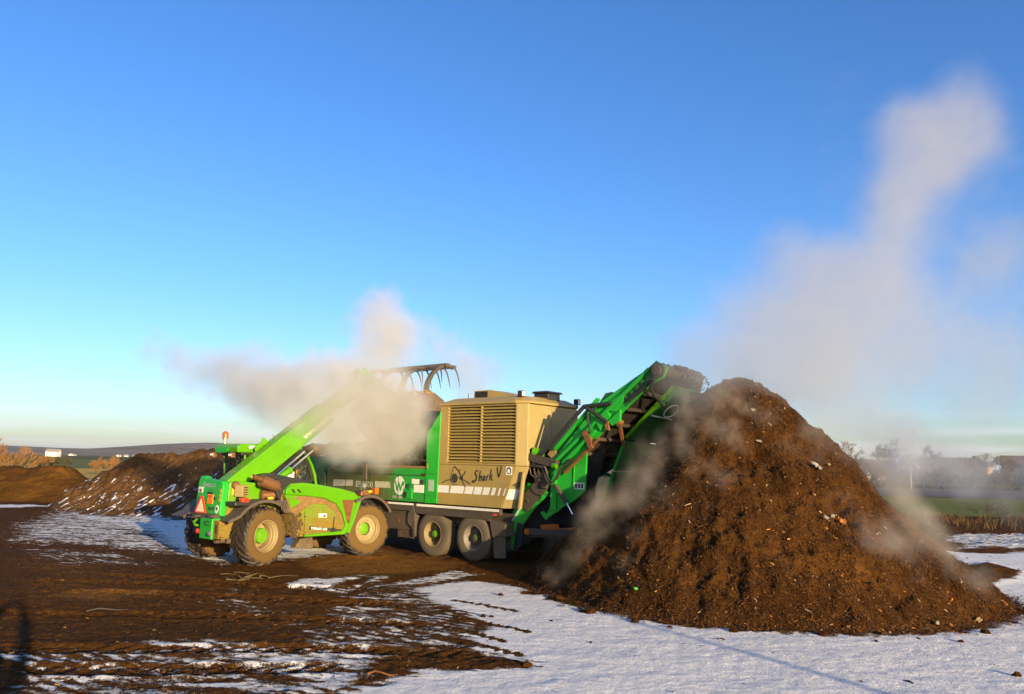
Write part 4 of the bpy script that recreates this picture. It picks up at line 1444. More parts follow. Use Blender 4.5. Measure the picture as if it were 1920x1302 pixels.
    ex_o = ex.build('silencer', M['rust_pipe'], t, smooth=True)
    tp = MB()
    pr = [(0.0, 0.05), (-0.30, 0.055), (-0.31, 0.06), (-0.315, 0.055), (-0.30, 0.045), (-0.1, 0.043)]
    d = Vector((-0.955, 0.0, 0.285)).normalized()
    mm = Vector((0, -1, 0)).rotation_difference(d).to_matrix().to_4x4()
    tp.lathe([(y, r) for y, r in pr], 18, Matrix.Translation((0.0, 0.14, 1.80)) @ mm)
    tp.build('tail_pipe', M['rust_pipe'], ex_o, smooth=True)
    bx = MB()
    bx.tube([(0.05, 0.35, 1.48), (0.35, 0.3, 1.48)], 0.11, 16)
    bx.build('air_reservoir', M['rust_pipe'], t, smooth=True)

    # fenders
    def fender(pts, y0, y1, th=0.025):
        m = MB()
        n = len(pts)
        inn = []
        for i in range(n):
            p, q = pts[max(i - 1, 0)], pts[min(i + 1, n - 1)]
            dx, dz = q[0] - p[0], q[1] - p[1]
            l = math.hypot(dx, dz)
            inn.append((pts[i][0] + dz / l * th, pts[i][1] - dx / l * th))
        m.prism(pts + inn[::-1], y0, y1)
        lip = [(p[0] + (q[0] - p[0]) * 2.6, p[1] + (q[1] - p[1]) * 2.6) for p, q in zip(pts, inn)]
        m.prism(pts + lip[::-1], y0 - 0.012, y0 + 0.02)
        return m
    arc = lambda cx, cz, r, a0, a1, n: [(cx + r * math.cos(R(a0 + (a1 - a0) * k / n)), cz + r * math.sin(R(a0 + (a1 - a0) * k / n))) for k in range(n + 1)]
    fender([(-0.90, 0.99)] + arc(-0.02, 0.63, 0.775, 143, 62, 10), 0.0, 0.44).build('rear_fender', M['fender'], t, 0.006)
    fender([(-0.90, 0.99)] + arc(-0.02, 0.63, 0.775, 143, 62, 10), 1.84, 2.36).build('rear_fender', M['fender'], t, 0.006)
    fender([(2.40, 1.34)] + arc(2.86, 0.66, 0.79, 115, 28, 10), -0.02, 0.46).build('front_fender', M['fender'], t, 0.006)
    fender([(2.40, 1.34)] + arc(2.86, 0.66, 0.79, 115, 28, 10), 1.86, 2.34).build('front_fender', M['fender'], t, 0.006)
    rl = MB()
    rl.box(-0.60, -0.44, -0.01, 0.12, 1.36, 1.45)
    rl.build('tail_light', M['red'], t, 0.012)
    br = MB()
    br.box(-0.75, -0.3, 0.02, 0.40, 1.28, 1.37)
    br.build('light_bracket', M['black'], t, 0.02)
    yb = MB()
    yb.box(0.05, 0.17, 0.02, 0.10, 1.405, 1.46)
    yb.build('side_marker', M['yellow'], t, 0.008)
    fb = MB()
    fb.box(2.62, 2.95, 0.05, 0.42, 1.42, 1.54)
    fb.box(2.70, 2.80, 0.05, 0.12, 1.5, 1.58)
    fb.build('front_light_bracket', M['rust_pipe'], t, 0.03)
    ind = MB()
    ind.box(3.02, 3.14, 0.0, 0.12, 1.46, 1.62)
    ind.build('front_indicator', M['amber'], t, 0.015)
    im = MB()
    im.box(2.84, 2.95, 0.02, 0.12, 1.50, 1.56)
    im.build('front_marker', M['yellow'], t, 0.01)
    fh = MB()
    fh.lathe([(0.0, 0.10), (0.08, 0.09), (0.1, 0.0)], 18, Matrix.Translation((2.62, -0.02, 1.66)) @ Matrix.Rotation(R(90), 4, 'Z'))
    fh.build('headlight', M['steel'], t, smooth=True)
    ms = MB()
    ms.tube([(2.55, 0.2, 1.45), (2.58, 0.0, 1.60), (2.62, -0.06, 1.80), (2.62, -0.06, 2.25)], 0.012, 6)
    ms_o = ms.build('mirror_arm', M['black'], t, smooth=True)
    mb_ = MB()
    mb_.box(2.60, 2.64, -0.13, 0.03, 1.82, 2.25)
    mb_.build('mirror', M['fender'], ms_o, 0.03, seg=3)
    ug = MB()
    ug.slab([(0.95, 0.25, 0.30), (1.45, 0.25, 0.24), (1.42, 0.25, 0.52), (1.1, 0.25, 0.50)], (0, 0.2, 0))
    ug.build('belly_plate', M['fender'], t, 0.01)

    # bucket with hay fork grab, tipped forward into the hopper
    bk = MB()
    out = [(3.98, 3.75), (4.35, 4.02), (4.85, 4.12), (5.20, 3.95), (5.34, 3.72), (5.38, 3.05), (5.30, 2.55), (5.20, 2.50)]
    inn = [(5.14, 2.56), (5.22, 3.05), (5.19, 3.66), (5.10, 3.84), (4.82, 3.99), (4.40, 3.9), (4.04, 3.66)]
    bk.prism(out + inn, -0.05, 2.25)
    sidep = [(3.98, 3.74), (4.36, 4.01), (4.85, 4.11), (5.20, 3.94), (5.33, 3.71), (5.37, 3.05), (5.28, 2.56), (4.75, 2.75), (4.2, 3.2)]
    bk.prism(sidep, -0.11, -0.05)
    bk.prism(sidep, 2.25, 2.31)
    bko = bk.build('bucket', M['bucket'], t, 0.015)
    ck = MB()
    for k in range(60):
        x = random.uniform(4.3, 5.2)
        ck.blob((x, random.uniform(-0.05, 2.2), 4.09 - 0.28 * abs(x - 4.75) + random.uniform(0, 0.06)), random.uniform(0.05, 0.16), random.uniform(0.05, 0.16), random.uniform(0.03, 0.1), k, 0.4, 7, 5)
    ck.build('stuck_compost', M['mudcake'], bko)
    gr = MB()
    for yy in (0.10, 1.10, 2.10):
        pts = [(4.72, yy, 4.08), (4.74, yy, 4.35), (4.90, yy, 4.62), (5.16, yy, 4.84), (5.50, yy, 4.95), (5.72, yy, 4.88)]
        for i in range(len(pts) - 1):
            gr.bar(pts[i], pts[i + 1], 0.09, 0.15 - 0.012 * i, up=(0, 1, 0))
    gr.tube([(4.72, 0.0, 4.10), (4.72, 2.2, 4.10)], 0.06, 10)
    gr.bar((5.35, -0.05, 4.92), (5.35, 2.25, 4.92), 0.10, 0.10)
    gr.bar((5.66, -0.05, 4.90), (5.66, 2.25, 4.90), 0.10, 0.08)
    gro = gr.build('grab', M['chassis'], t, 0.01)
    ca_ = MB()
    for yy in (0.55, 1.65):
        ca_.tube([(3.55, yy, 4.55), (4.5, yy, 4.78)], 0.055, 10)
        ca_.tube([(4.5, yy, 4.78), (5.05, yy, 4.84)], 0.03, 8)
    ca_.build('grab_cylinder', M['chassis'], gro, smooth=True)
    for yy in (0.0, 0.38, 0.75, 1.12, 1.5, 1.87, 2.22):
        tn = MB()
        tn.tube([(5.68, yy, 4.90), (5.80, yy, 4.74), (5.88, yy, 4.55), (5.93, yy, 4.35)], [0.026, 0.022, 0.016, 0.006], 7)
        tn.build('tine', M['chassis'], gro, smooth=True)
    for yy in (0.15, 0.9, 1.7):
        tn = MB()
        tn.tube([(5.28, yy, 4.88), (5.34, yy, 4.68), (5.36, yy, 4.45)], [0.026, 0.02, 0.006], 7)
        tn.build('tine', M['chassis'], gro, smooth=True)
    # falling and caught compost below the bucket lip
    fc = MB()
    for k in range(420):
        f = random.random()
        fc.blob((random.gauss(5.05 + 0.1 * f, 0.22), random.uniform(0.0, 2.15), 3.6 - 1.7 * f), random.uniform(0.015, 0.06), random.uniform(0.015, 0.06), random.uniform(0.02, 0.07), k, 0.4, 6, 4)
    fco = fc.build('falling_compost', M['compost'])
    fco.matrix_world = Matrix.Translation((-5.207, 17.002, 0)) @ Matrix.Rotation(R(50.5), 4, 'Z')
    tag(fco, 'compost crumbs falling from the tipped bucket into the hopper', kind='stuff')
    return t


make_loader()


# ------------------------------------------------------------------ shredder on its tandem axle
def truck_wheel(parent, x, y, side, variant):
    w = empty('wheel', (x, y, 0.53), 0 if side < 0 else PI, parent)
    m = MB()
    h = 0.19
    prof = [(-h * 0.7, 0.29), (-h * 0.95, 0.31), (-h * 1.02, 0.40), (-h * 0.95, 0.49), (-h * 0.86, 0.525)]
    yy = -h * 0.80
    for k in range(5):
        prof += [(yy, 0.535), (yy + 0.045, 0.536), (yy + 0.048, 0.52), (yy + 0.058, 0.52)]
        yy += 0.064
    prof += [(h * 0.86, 0.525), (h * 0.95, 0.49), (h * 1.02, 0.40), (h * 0.95, 0.31), (h * 0.7, 0.29)]
    m.lathe(prof, 56)
    m.build('tyre', M['tyre_truck'], w, smooth=True)
    rim = MB()
    rim.lathe([(-0.13, 0.295), (-0.178, 0.305), (-0.182, 0.292), (-0.15, 0.282), (-0.12, 0.262), (0.02, 0.25), (0.05, 0.235), (0.06, 0.14), (0.06, 0.0)], 48)
    bolt_ring(rim, 10, 0.17, 0.055, 0.016, 0.04)
    rim.build('rim', M['cream'] if variant else M['rim_steel'], w, smooth=True)
    hub = MB()
    hub.lathe([(0.06, 0.135), (-0.04, 0.125), (-0.055, 0.10), (-0.06, 0.085)], 24)
    bolt_ring(hub, 8, 0.11, -0.04, 0.012, 0.016)
    for k in range(5):
        a = 2 * PI * k / 5
        hub.box(-0.04, 0.04, -0.02, 0.05, 0.12, 0.20, Matrix.Rotation(a, 4, 'Y'))
    ho = hub.build('hub', M['chassis'], w, smooth=True)
    cap = MB()
    cap.lathe([(-0.05, 0.09), (-0.115, 0.08), (-0.125, 0.065), (-0.125, 0.0)], 20)
    cap.build('hub_cap', M['hub_green'] if variant else M['green_dark'], w, smooth=True)
    return w


def stroke(mb, pts, widths, at, th=0.0):
    """brush stroke as a flat ribbon; at(x, y) gives the 3-D point"""
    n = len(pts)
    L, Rr = [], []
    for i in range(n):
        p, q = pts[max(i - 1, 0)], pts[min(i + 1, n - 1)]
        dx, dy = q[0] - p[0], q[1] - p[1]
        l = math.hypot(dx, dy) or 1
        w = widths[i] if isinstance(widths, (list, tuple)) else widths
        L.append((pts[i][0] - dy / l * w, pts[i][1] + dx / l * w))
        Rr.append((pts[i][0] + dy / l * w, pts[i][1] - dx / l * w))
    for i in range(n - 1):
        mb.add([at(*L[i]), at(*L[i + 1]), at(*Rr[i + 1]), at(*Rr[i])], [(0, 1, 2, 3)])


def curve(pts, n=6):
    """Catmull-Rom through the points"""
    out = []
    P = [pts[0]] + list(pts) + [pts[-1]]
    for i in range(1, len(P) - 2):
        for k in range(n):
            t = k / n
            out.append(tuple(0.5 * (2 * P[i][c] + (P[i + 1][c] - P[i - 1][c]) * t + (2 * P[i - 1][c] - 5 * P[i][c] + 4 * P[i + 1][c] - P[i + 2][c]) * t * t
                                    + (3 * P[i][c] - P[i - 1][c] - 3 * P[i + 1][c] + P[i + 2][c]) * t ** 3) for c in range(len(pts[0]))))
    out.append(tuple(pts[-1]))
    return out


def make_shredder():
    t = empty('shredder', (-0.842, 18.626, 0), R(-39.197))
    tag(t, 'green and beige wheeled shredder with steep discharge conveyor between telehandler and compost heap', 'shredder')
    for x, v in ((0.0, 0), (-1.33, 1)):
        truck_wheel(t, x, 0.20, -1, v)
        truck_wheel(t, x, 2.30, 1, v)
    fr = MB()
    fr.box(-5.6, 1.0, 0.28, 0.55, 0.84, 1.13)
    fr.box(-5.6, 1.0, 1.95, 2.2, 0.84, 1.13)
    for x in (-5.0, -3.4, -0.66, 0.9):
        fr.box(x - 0.1, x + 0.1, 0.55, 1.95, 0.86, 1.1)
    for x in (0.0, -1.33):
        fr.tube([(x, 0.3, 0.53), (x, 2.2, 0.53)], 0.09, 12)
        fr.box(x - 0.35, x + 0.35, 0.5, 0.62, 0.6, 0.72)
    fr.build('chassis', M['chassis'], t, 0.01)
    rail = MB()
    rail.prism([(-5.4, 1.04), (-5.4, 1.235), (0.83, 1.235), (0.83, 1.10), (0.55, 1.02), (0.5, 0.98), (-1.9, 0.99), (-2.0, 1.04)], 0.0, 0.10)
    rail.build('side_rail', M['chassis'], t, 0.008)
    ws = MB()
    ws.box(-2.95, -2.02, -0.006, 0.0, 1.185, 1.235)
    ws.build('reflective_strip', M['white'], t)
    ws = MB()
    ws.box(-1.90, 0.80, -0.006, 0.0, 1.175, 1.232)
    ws.build('reflective_strip', M['white'], t)
    rm = MB()
    rm.box(-3.35, -2.96, -0.006, 0.0, 1.19, 1.235)
    rm.build('side_marker', M['red'], t, 0.003)
    rm = MB()
    rm.box(0.62, 0.74, -0.008, -0.001, 1.085, 1.125)
    rm.build('side_marker', M['red'], t, 0.003)
    tb = MB()
    tb.prism([(-3.3, 0.56), (-3.3, 1.04), (-2.0, 1.02), (-1.96, 0.62), (-2.18, 0.56)], 0.04, 0.62)
    tb.box(-2.62, -2.05, 0.06, 0.5, 0.36, 0.58)
    tb.build('tool_box', M['chassis'], t, 0.015)
    ml = MB()
    ml.box(-2.56, -2.53, 0.025, 0.04, 0.77, 0.80)
    ml.build('side_lamp', M['red'], t)
    mg = MB()
    mg.prism([(-2.06, 1.16), (-2.02, 1.18), (-1.94, 0.98), (-1.92, 0.42), (-2.0, 0.42), (-2.02, 0.62), (-2.2, 0.74), (-2.2, 0.98)], -0.01, 0.42)
    mg.build('mudguard', M['fender'], t, 0.01)
    mf = MB()
    mf.prism([(0.52, 0.98), (0.98, 0.90), (1.04, 0.64), (0.62, 0.60)], 0.0, 0.45)
    mf.prism([(0.62, 0.60), (1.0, 0.62), (1.0, 0.15), (0.66, 0.14)], 0.02, 0.05)
    mf.build('mud_flap', M['fender'], t, 0.006)
    # hopper: side walls, sloping ends, belt floor
    hp = MB()
    hp.prism([(-5.55, 1.27), (-5.55, 1.98), (-5.2, 2.11), (-1.615, 2.11), (-1.615, 1.27)], 0.0, 0.07)
    hp.prism([(-5.55, 1.27), (-5.55, 1.98), (-5.2, 2.11), (-1.615, 2.11), (-1.615, 1.27)], 2.43, 2.50)
    hp.slab([(-5.55, 0.07, 1.98), (-5.55, 2.43, 1.98), (-5.3, 2.43, 1.27), (-5.3, 0.07, 1.27)], (-0.06, 0, 0))
    hpo = hp.build('hopper', M['hopper'], t, 0.012)
    hr = MB()
    hr.box(-5.2, -1.62, -0.015, 0.0, 1.93, 1.945)
    for x in (-4.72, -3.72, -2.6):
        hr.box(x, x + 0.012, -0.012, 0.0, 1.30, 1.93)
    hr.build('panel_seam', M['ink'], hpo)
    rimm = MB()
    rimm.tube([(-5.55, 0.03, 2.0), (-5.2, 0.03, 2.13), (-1.62, 0.03, 2.13)], 0.04, 8)
    rimm.build('hopper_rim', M['mudcake'], hpo)
    hf = MB()
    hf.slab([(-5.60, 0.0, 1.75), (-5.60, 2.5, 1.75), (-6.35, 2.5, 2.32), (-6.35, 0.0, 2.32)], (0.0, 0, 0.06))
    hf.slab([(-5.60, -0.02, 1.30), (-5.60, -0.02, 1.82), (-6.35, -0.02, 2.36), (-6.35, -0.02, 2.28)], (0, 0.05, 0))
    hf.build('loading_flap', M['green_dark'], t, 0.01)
    ld = MB()
    rr = random.Random(4)
    for k in range(190):
        ld.blob((rr.uniform(-5.2, -1.7), rr.uniform(0.05, 2.4), 2.02 + rr.uniform(-0.06, 0.12)), rr.uniform(0.05, 0.22), rr.uniform(0.05, 0.2), rr.uniform(0.03, 0.11), k, 0.45, 7, 5)
    for k in range(70):
        x = rr.uniform(-3.0, -1.7)
        ld.blob((x, rr.uniform(0.3, 2.2), 2.1 + 0.25 * (x + 3.0) / 1.3 * rr.random()), rr.uniform(0.1, 0.25), rr.uniform(0.1, 0.2), rr.uniform(0.05, 0.16), k, 0.45, 7, 5)
    ld.box(-5.3, -1.7, 0.08, 2.42, 1.7, 2.0)
    ldo = ld.build('hopper_load', M['compost'])
    ldo.matrix_world = Matrix.Translation((-0.842, 18.626, 0)) @ Matrix.Rotation(R(-39.197), 4, 'Z')
    tag(ldo, 'brown compost lying loose along the rim of the shredder hopper', 'compost')
    # lettering on the hopper wall
    v = -0.008
    hw = MB()
    hw.add([(-5.25, v, 1.56), (-4.40, v, 1.59), (-4.40, v, 1.75), (-5.25, v, 1.74)], [(0, 1, 2, 3)])
    hw.build('white_band', M['faded'], hpo, fix=False)
    hw = MB()
    hw.add([(-3.50, v, 1.58), (-2.88, v, 1.585), (-2.92, v, 1.745), (-3.50, v, 1.745)], [(0, 1, 2, 3)])
    hw.build('white_band', M['faded'], hpo, fix=False)
    ht = MB()
    lettering(ht, 'EP 5500', (-4.28, v, 1.575), (1, 0, 0), (0, 0, 1), 0.215, 0.70, bold=0.006)
    ht.build('lettering', M['faded'], hpo, fix=False)
    lg = MB()
    cx, cz, rx, rz = -2.55, 1.66, 0.20, 0.24
    N = 40
    ring = [(cx + rx * math.cos(2 * PI * k / N), cz + rz * math.sin(2 * PI * k / N)) for k in range(N)]
    lg.add([(x, v, z) for x, z in ring], [tuple(range(N))])
    lg_o = lg.build('round_emblem', M['pale'], hpo, fix=False)
    wv = MB()
    WP = [(cx - 0.15, cz + 0.12), (cx - 0.085, cz - 0.13), (cx - 0.02, cz + 0.08), (cx + 0.045, cz - 0.13), (cx + 0.10, cz + 0.04)]
    for i in range(4):
        stroke(wv, WP[i:i + 2], 0.024, lambda a, b: (a, v - 0.003 - 0.0004 * i, b))
    wv.add([(cx + 0.135 + 0.045 * math.cos(k * PI / 8), v - 0.003, cz + 0.06 + 0.06 * math.sin(k * PI / 8)) for k in range(16)], [tuple(range(16))])
    wv.build('emblem_mark', M['hopper'], lg_o, fix=False)
    wn = MB()
    lettering(wn, 'WILLIBALD', (-2.80, v, 1.335), (1, 0, 0), (0, 0, 1), 0.09, 0.50, bold=0.004)
    wn.build('maker_lettering', M['faded'], hpo, fix=False)
    wp = MB()
    wp.box(-2.02, -1.66, -0.008, 0, 1.51, 1.70)
    wp.box(-2.04, -1.84, -0.007, 0, 1.72, 1.84)
    wp.box(-2.10, -2.03, -0.007, 0, 1.73, 1.85)
    wp.build('reflective_panel', M['white'], hpo)
    bp_ = MB()
    bp_.box(-1.82, -1.68, -0.007, 0, 1.72, 1.83)
    bp_.build('control_plate', M['ink'], hpo)
    lk = MB()
    lk.box(-2.36, -2.06, -0.03, 0, 1.34, 1.60)
    lko = lk.build('door_lock', M['green'], hpo, 0.01)
    l2 = MB()
    l2.box(-2.34, -2.25, -0.036, -0.03, 1.37, 1.52)
    l2.tube([(-2.18, -0.04, 1.58), (-2.16, -0.06, 1.66), (-2.12, -0.05, 1.72)], 0.02, 6)
    l2.build('handle', M['black'], lko)
    # green tower between hopper and engine
    gt = MB()
    gt.prism([(-1.61, 1.26), (-1.60, 2.98), (-1.24, 3.42), (-1.15, 3.54), (-1.15, 3.3), (-1.185, 1.27)], -0.02, 2.48)
    gto = gt.build('green_tower', M['green'], t, 0.012)
    gd = MB()
    gd.box(-1.61, -1.18, -0.025, -0.02, 1.985, 1.995)
    gd.box(-1.60, -1.19, -0.024, -0.02, 1.44, 1.448)
    gd.tube([(-1.55, -0.03, 2.1), (-1.55, -0.03, 2.3)], 0.012, 6)
    gd.build('door_seam', M['ink'], gto)
    gp = MB()
    gp.box(-1.49, -1.30, -0.027, -0.02, 1.56, 1.84)
    gp.build('notice_plate', M['grey_plate'], gto, 0.004)
    gs = MB()
    gs.box(-1.585, -1.53, -0.026, -0.02, 2.12, 2.24)
    gs.build('sticker', M['yellow'], gto)
    # engine housing
    low = MB()
    low.prism([(-1.175, 1.262), (0.87, 1.262), (1.27, 2.225), (-1.175, 2.225)], 0.0, 2.35)
    lowo = low.build('engine_skirt', M['beige'], t, 0.012)
    core = MB()
    core.box(-1.10, 1.46, 0.14, 2.2, 2.24, 3.62)
    core.build('engine_block_cover', M['dark_inside'], t)
    top = MB()
    # corner posts, sill and head round the louvre opening
    top.box(-1.165, -0.885, 0.0, 0.16, 2.232, 3.66)
    top.box(1.235, 1.27, 0.0, 0.12, 2.232, 3.66)
    top.box(-0.885, 1.235, 0.0, 0.12, 2.232, 2.275)
    top.box(-0.885, 1.235, 0.02, 0.12, 3.63, 3.66)
    top.slab([(-1.165, 0.16, 2.232), (-1.165, 2.3, 2.232), (-1.165, 2.3, 3.66), (-1.165, 0.16, 3.66)], (0.05, 0, 0))
    top.build('louvre_frame', M['beige'], t, 0.006)
    ch = MB()
    ch.slab([(1.272, 0.0, 2.232), (1.50, 0.13, 2.232), (1.50, 0.13, 3.66), (1.272, 0.0, 3.66)], (0.02, 0.06, 0))
    ch.slab([(1.275, 0.0, 2.222), (0.875, 0.0, 1.262), (1.16, 0.13, 1.262), (1.50, 0.13, 2.222)], (0.02, 0.06, 0))
    ch.build('corner_panel', M['beige_trim'], t, 0.008)
    en = MB()
    en.slab([(1.502, 0.14, 2.62), (1.502, 2.10, 2.62), (1.502, 2.10, 3.65), (1.502, 0.14, 3.65)], (-0.05, 0, 0))
    en.slab([(1.30, 2.34, 2.62), (1.502, 2.10, 2.62), (1.502, 2.10, 3.65), (1.30, 2.34, 3.65)], (-0.05, 0, 0))
    en.slab([(1.515, 0.15, 2.64), (1.515, 1.02, 2.64), (1.515, 1.02, 3.60), (1.515, 0.15, 3.60)], (-0.012, 0, 0))
    en.slab([(1.515, 1.03, 2.64), (1.515, 2.08, 2.64), (1.515, 2.08, 3.60), (1.515, 1.03, 3.60)], (-0.012, 0, 0))
    en.slab([(-1.1, 2.34, 2.24), (1.3, 2.34, 2.24), (1.3, 2.34, 3.65), (-1.1, 2.34, 3.65)], (0, -0.05, 0))
    en.build('rear_door', M['beige_trim'], t, 0.01)
    sl = MB()
    nS = 19
    for k in range(nS):
        z = 2.285 + 1.335 * k / (nS - 1)
        for x0, x1 in ((-0.88, 0.165), (0.20, 1.232)):
            sl.slab([(x0, 0.005, z), (x1, 0.005, z), (x1, 0.005, z + 0.020), (x0, 0.005, z + 0.020)], (0, 0.004, 0))
            sl.slab([(x0, 0.009, z + 0.016), (x1, 0.009, z + 0.016), (x1, 0.075, z + 0.052), (x0, 0.075, z + 0.052)], (0, 0, 0.004))
    sl.box(0.165, 0.20, 0.003, 0.08, 2.276, 3.63)
    sl.build('louvre', M['beige'], t)
    rf = MB()
    base = [(-1.20, -0.03), (1.24, -0.03), (1.56, 0.14), (1.56, 2.08), (1.30, 2.36), (-1.20, 2.36)]
    tp_ = [(-0.86, 0.22), (1.05, 0.22), (1.30, 0.36), (1.30, 1.9), (1.10, 2.1), (-0.86, 2.1)]
    vs = [(x, y, 3.665) for x, y in base] + [(x, y, 3.72) for x, y in base] + [(x, y, 3.855) for x, y in tp_]
    n = 6
    fs = [tuple(range(n - 1, -1, -1)), tuple(range(2 * n, 3 * n))]
    for a in (0, n):
        fs += [(a + i, a + (i + 1) % n, a + n + (i + 1) % n, a + n + i) for i in range(n)]
    rf.add(vs, fs)
    rfo = rf.build('engine_roof', M['beige'], t, 0.012)
    rb = MB()
    rb.prism([(-0.48, 3.85), (-0.46, 4.055), (0.05, 4.06), (0.95, 3.87), (0.95, 3.85)], 0.45, 1.25)
    rb.build('air_intake', M['beige'], rfo, 0.01)
    rd = MB()
    rd.box(-0.49, -0.47, 0.52, 1.18, 3.88, 4.03)
    rd.box(-0.42, -0.02, 0.44, 0.452, 3.88, 4.03)
    rd.build('intake_opening', M['dark_inside'], rfo)
    ex = MB()
    ex.box(0.95, 1.38, 1.05, 1.55, 3.80, 3.98)
    ex.prism([(0.90, 3.98), (0.95, 4.03), (1.38, 4.03), (1.46, 3.98)], 1.0, 1.6)
    ex.build('exhaust_box', M['black'], rfo, 0.02)
    for (x, y, z) in ((1.22, 0.22, 3.78), (1.58, 2.0, 3.70)):
        wl = MB()
        wl.box(x - 0.06, x + 0.06, y - 0.07, y + 0.07, z + 0.05, z + 0.19, None)
        wl.tube([(x, y, z - 0.02), (x, y, z + 0.06)], 0.02, 8)
        wlo = wl.build('work_lamp', M['black'], t, 0.02)
        wg = MB()
        wg.box(x + 0.061, x + 0.066, y - 0.05, y + 0.05, z + 0.07, z + 0.17)
        wg.build('lens', M['lamp_white'], wlo)
    ae = MB()
    ae.tube([(-0.62, 0.4, 3.84), (-0.62, 0.4, 4.0)], 0.008, 5)
    ae.build('aerial', M['black'], rfo)
    # white parallelograms, brush lettering and shark emblem on the skirt
    v = -0.004
    pg = MB()
    zt, zb = 1.72, 1.545
    for a, b in ((-1.172, -0.81), (-0.775, -0.335), (-0.30, -0.045), (-0.01, 0.235), (0.275, 0.475), (0.54, 0.65), (0.74, 0.80), (0.91, 0.945)):
        s = 0.06 if a > -1.1 else 0.02
        pg.add([(a, v, zb), (b, v, zb), (b + s, v, zt), (a + (s if a > -1.1 else 0), v, zt)], [(0, 1, 2, 3)])
    pg.build('white_dash', M['white'], lowo, fix=False)
    cw = MB()
    q = lambda f, z: (0.875 + (z - 1.262) / 0.96 * 0.40 + f * 0.262 + 0.01, -0.005 + f * 0.128, z)
    cw.add([q(0.06, 1.47), q(0.92, 1.47), q(0.92, 1.70), q(0.06, 1.70)], [(0, 1, 2, 3)])
    cw.build('white_panel', M['white'], lowo, fix=False)
    cs = MB()
    stroke(cs, curve([(0.25, 1.78), (0.55, 1.84), (0.9, 1.80), (0.6, 1.76), (0.45, 1.80), (0.75, 1.88)], 5), 0.012, lambda a, b: Vector(q(a, b)) + Vector((0.002, -0.004, 0)))
    stroke(cs, curve([(0.7, 1.74), (0.78, 1.83), (0.95, 1.86)], 5), 0.014, lambda a, b: Vector(q(a, b)) + Vector((0.002, -0.004, 0)))
    cs.build('scribble', M['ink'], lowo, fix=False)
    bt = MB()
    A = lambda x, y: (x, v - 0.002, y)
    k = 0.187                # letter height of the capitals
    X0, Z0 = -0.03, 1.82
    sc = lambda P: [(X0 + x * k, Z0 + 0.11 * (x * k) + y * k) for x, y in P]
    strokes = [
        ([(0.95, 1.30), (0.75, 1.42), (0.50, 1.30), (0.42, 1.05), (0.60, 0.80), (0.66, 0.50), (0.45, 0.18), (0.10, 0.02), (-0.05, 0.12), (0.15, 0.28)], 0.085),   # S
        ([(1.30, 1.35), (1.16, 0.75), (1.05, 0.0)], 0.07), ([(1.12, 0.35), (1.36, 0.66), (1.50, 0.60), (1.44, 0.30), (1.42, 0.04)], 0.065),                         # h
        ([(2.05, 0.60), (1.85, 0.62), (1.70, 0.30), (1.78, 0.06), (1.95, 0.25), (2.08, 0.58), (2.02, 0.18), (2.12, 0.04)], 0.06),                                       # a
        ([(2.42, 0.64), (2.34, 0.30), (2.28, 0.0)], 0.065), ([(2.34, 0.34), (2.52, 0.62), (2.68, 0.58)], 0.055),                                                     # r
        ([(3.12, 1.40), (2.98, 0.75), (2.84, 0.0)], 0.065), ([(3.32, 0.70), (3.02, 0.38), (3.10, 0.30), (3.28, 0.02), (3.40, 0.02)], 0.06),                             # k
        ([(4.05, 1.62), (4.13, 0.90), (4.27, 0.42), (4.37, 0.44), (4.61, 1.10), (4.73, 1.72)], 0.085),                                                               # V
    ]
    for P, w in strokes:
        c_ = curve(sc(P), 6)
        n_ = len(c_)
        stroke(bt, c_, [w * k * (0.75 + 0.65 * math.sin(PI * min(1, (i + 2) / (n_ + 2)))) for i in range(n_)], A)
    bt.build('brush_lettering', M['ink'], lowo, fix=False)
    se = MB()
    E_ = [(-0.62 + 0.105 * math.cos(a_) , 1.90 + 0.115 * math.sin(a_)) for a_ in [2 * PI * i / 28 for i in range(28)]]
    se.add([A(x, z) for x, z in E_], [tuple(range(28))])
    arcs = [([(-0.66, 2.17), (-0.72, 2.02), (-0.76, 1.90), (-0.70, 1.77), (-0.60, 1.745), (-0.52, 1.77)], 0.008),
            ([(-0.64, 2.19), (-0.50, 2.08), (-0.42, 1.97), (-0.40, 1.90)], 0.016), ([(-0.47, 2.07), (-0.44, 2.13)], 0.012), ([(-0.40, 1.93), (-0.30, 2.02), (-0.27, 2.08)], 0.016),
            ([(-0.47, 1.93), (-0.38, 1.88), (-0.36, 1.95)], 0.022), ([(-0.44, 1.88), (-0.30, 1.86), (-0.10, 1.78)], 0.012), ([(-0.38, 1.86), (-0.30, 1.76), (-0.28, 1.70)], 0.010),
            ([(-0.75, 1.86), (-0.90, 1.84), (-1.05, 1.77)], 0.012)]
    for P, w in arcs:
        stroke(se, curve(P, 5), w, A)
    se.build('shark_emblem', M['ink'], lowo, fix=False)
    ep = MB()
    ep.box(0.985, 1.165, -0.006, 0, 2.02, 2.215)
    epo = ep.build('safety_sticker', M['white'], lowo)
    ei = MB()
    ei.add([(1.075 + 0.07 * math.cos(i * PI / 12), -0.0075, 2.12 + 0.08 * math.sin(i * PI / 12)) for i in range(24)], [tuple(range(24))])
    ei.build('pictogram', M['ink'], epo, fix=False)
    e2 = MB()
    e2.add([(1.075 + 0.045 * math.cos(i * PI / 8), -0.0090, 2.11 + 0.05 * math.sin(i * PI / 8)) for i in range(16)], [tuple(range(16))])
    e2.build('pictogram_face', M['white'], epo, fix=False)

    # ---- discharge conveyor
    V0, V1 = 0.32, 1.95
    nearw = [(4.73, 4.44), (4.95, 4.30), (4.86, 4.10), (4.56, 3.96), (3.99, 3.49), (3.61, 3.17), (3.00, 2.66), (2.59, 2.30), (2.13, 1.93), (1.90, 2.18), (2.13, 2.42), (2.85, 3.20), (3.35, 3.66)]
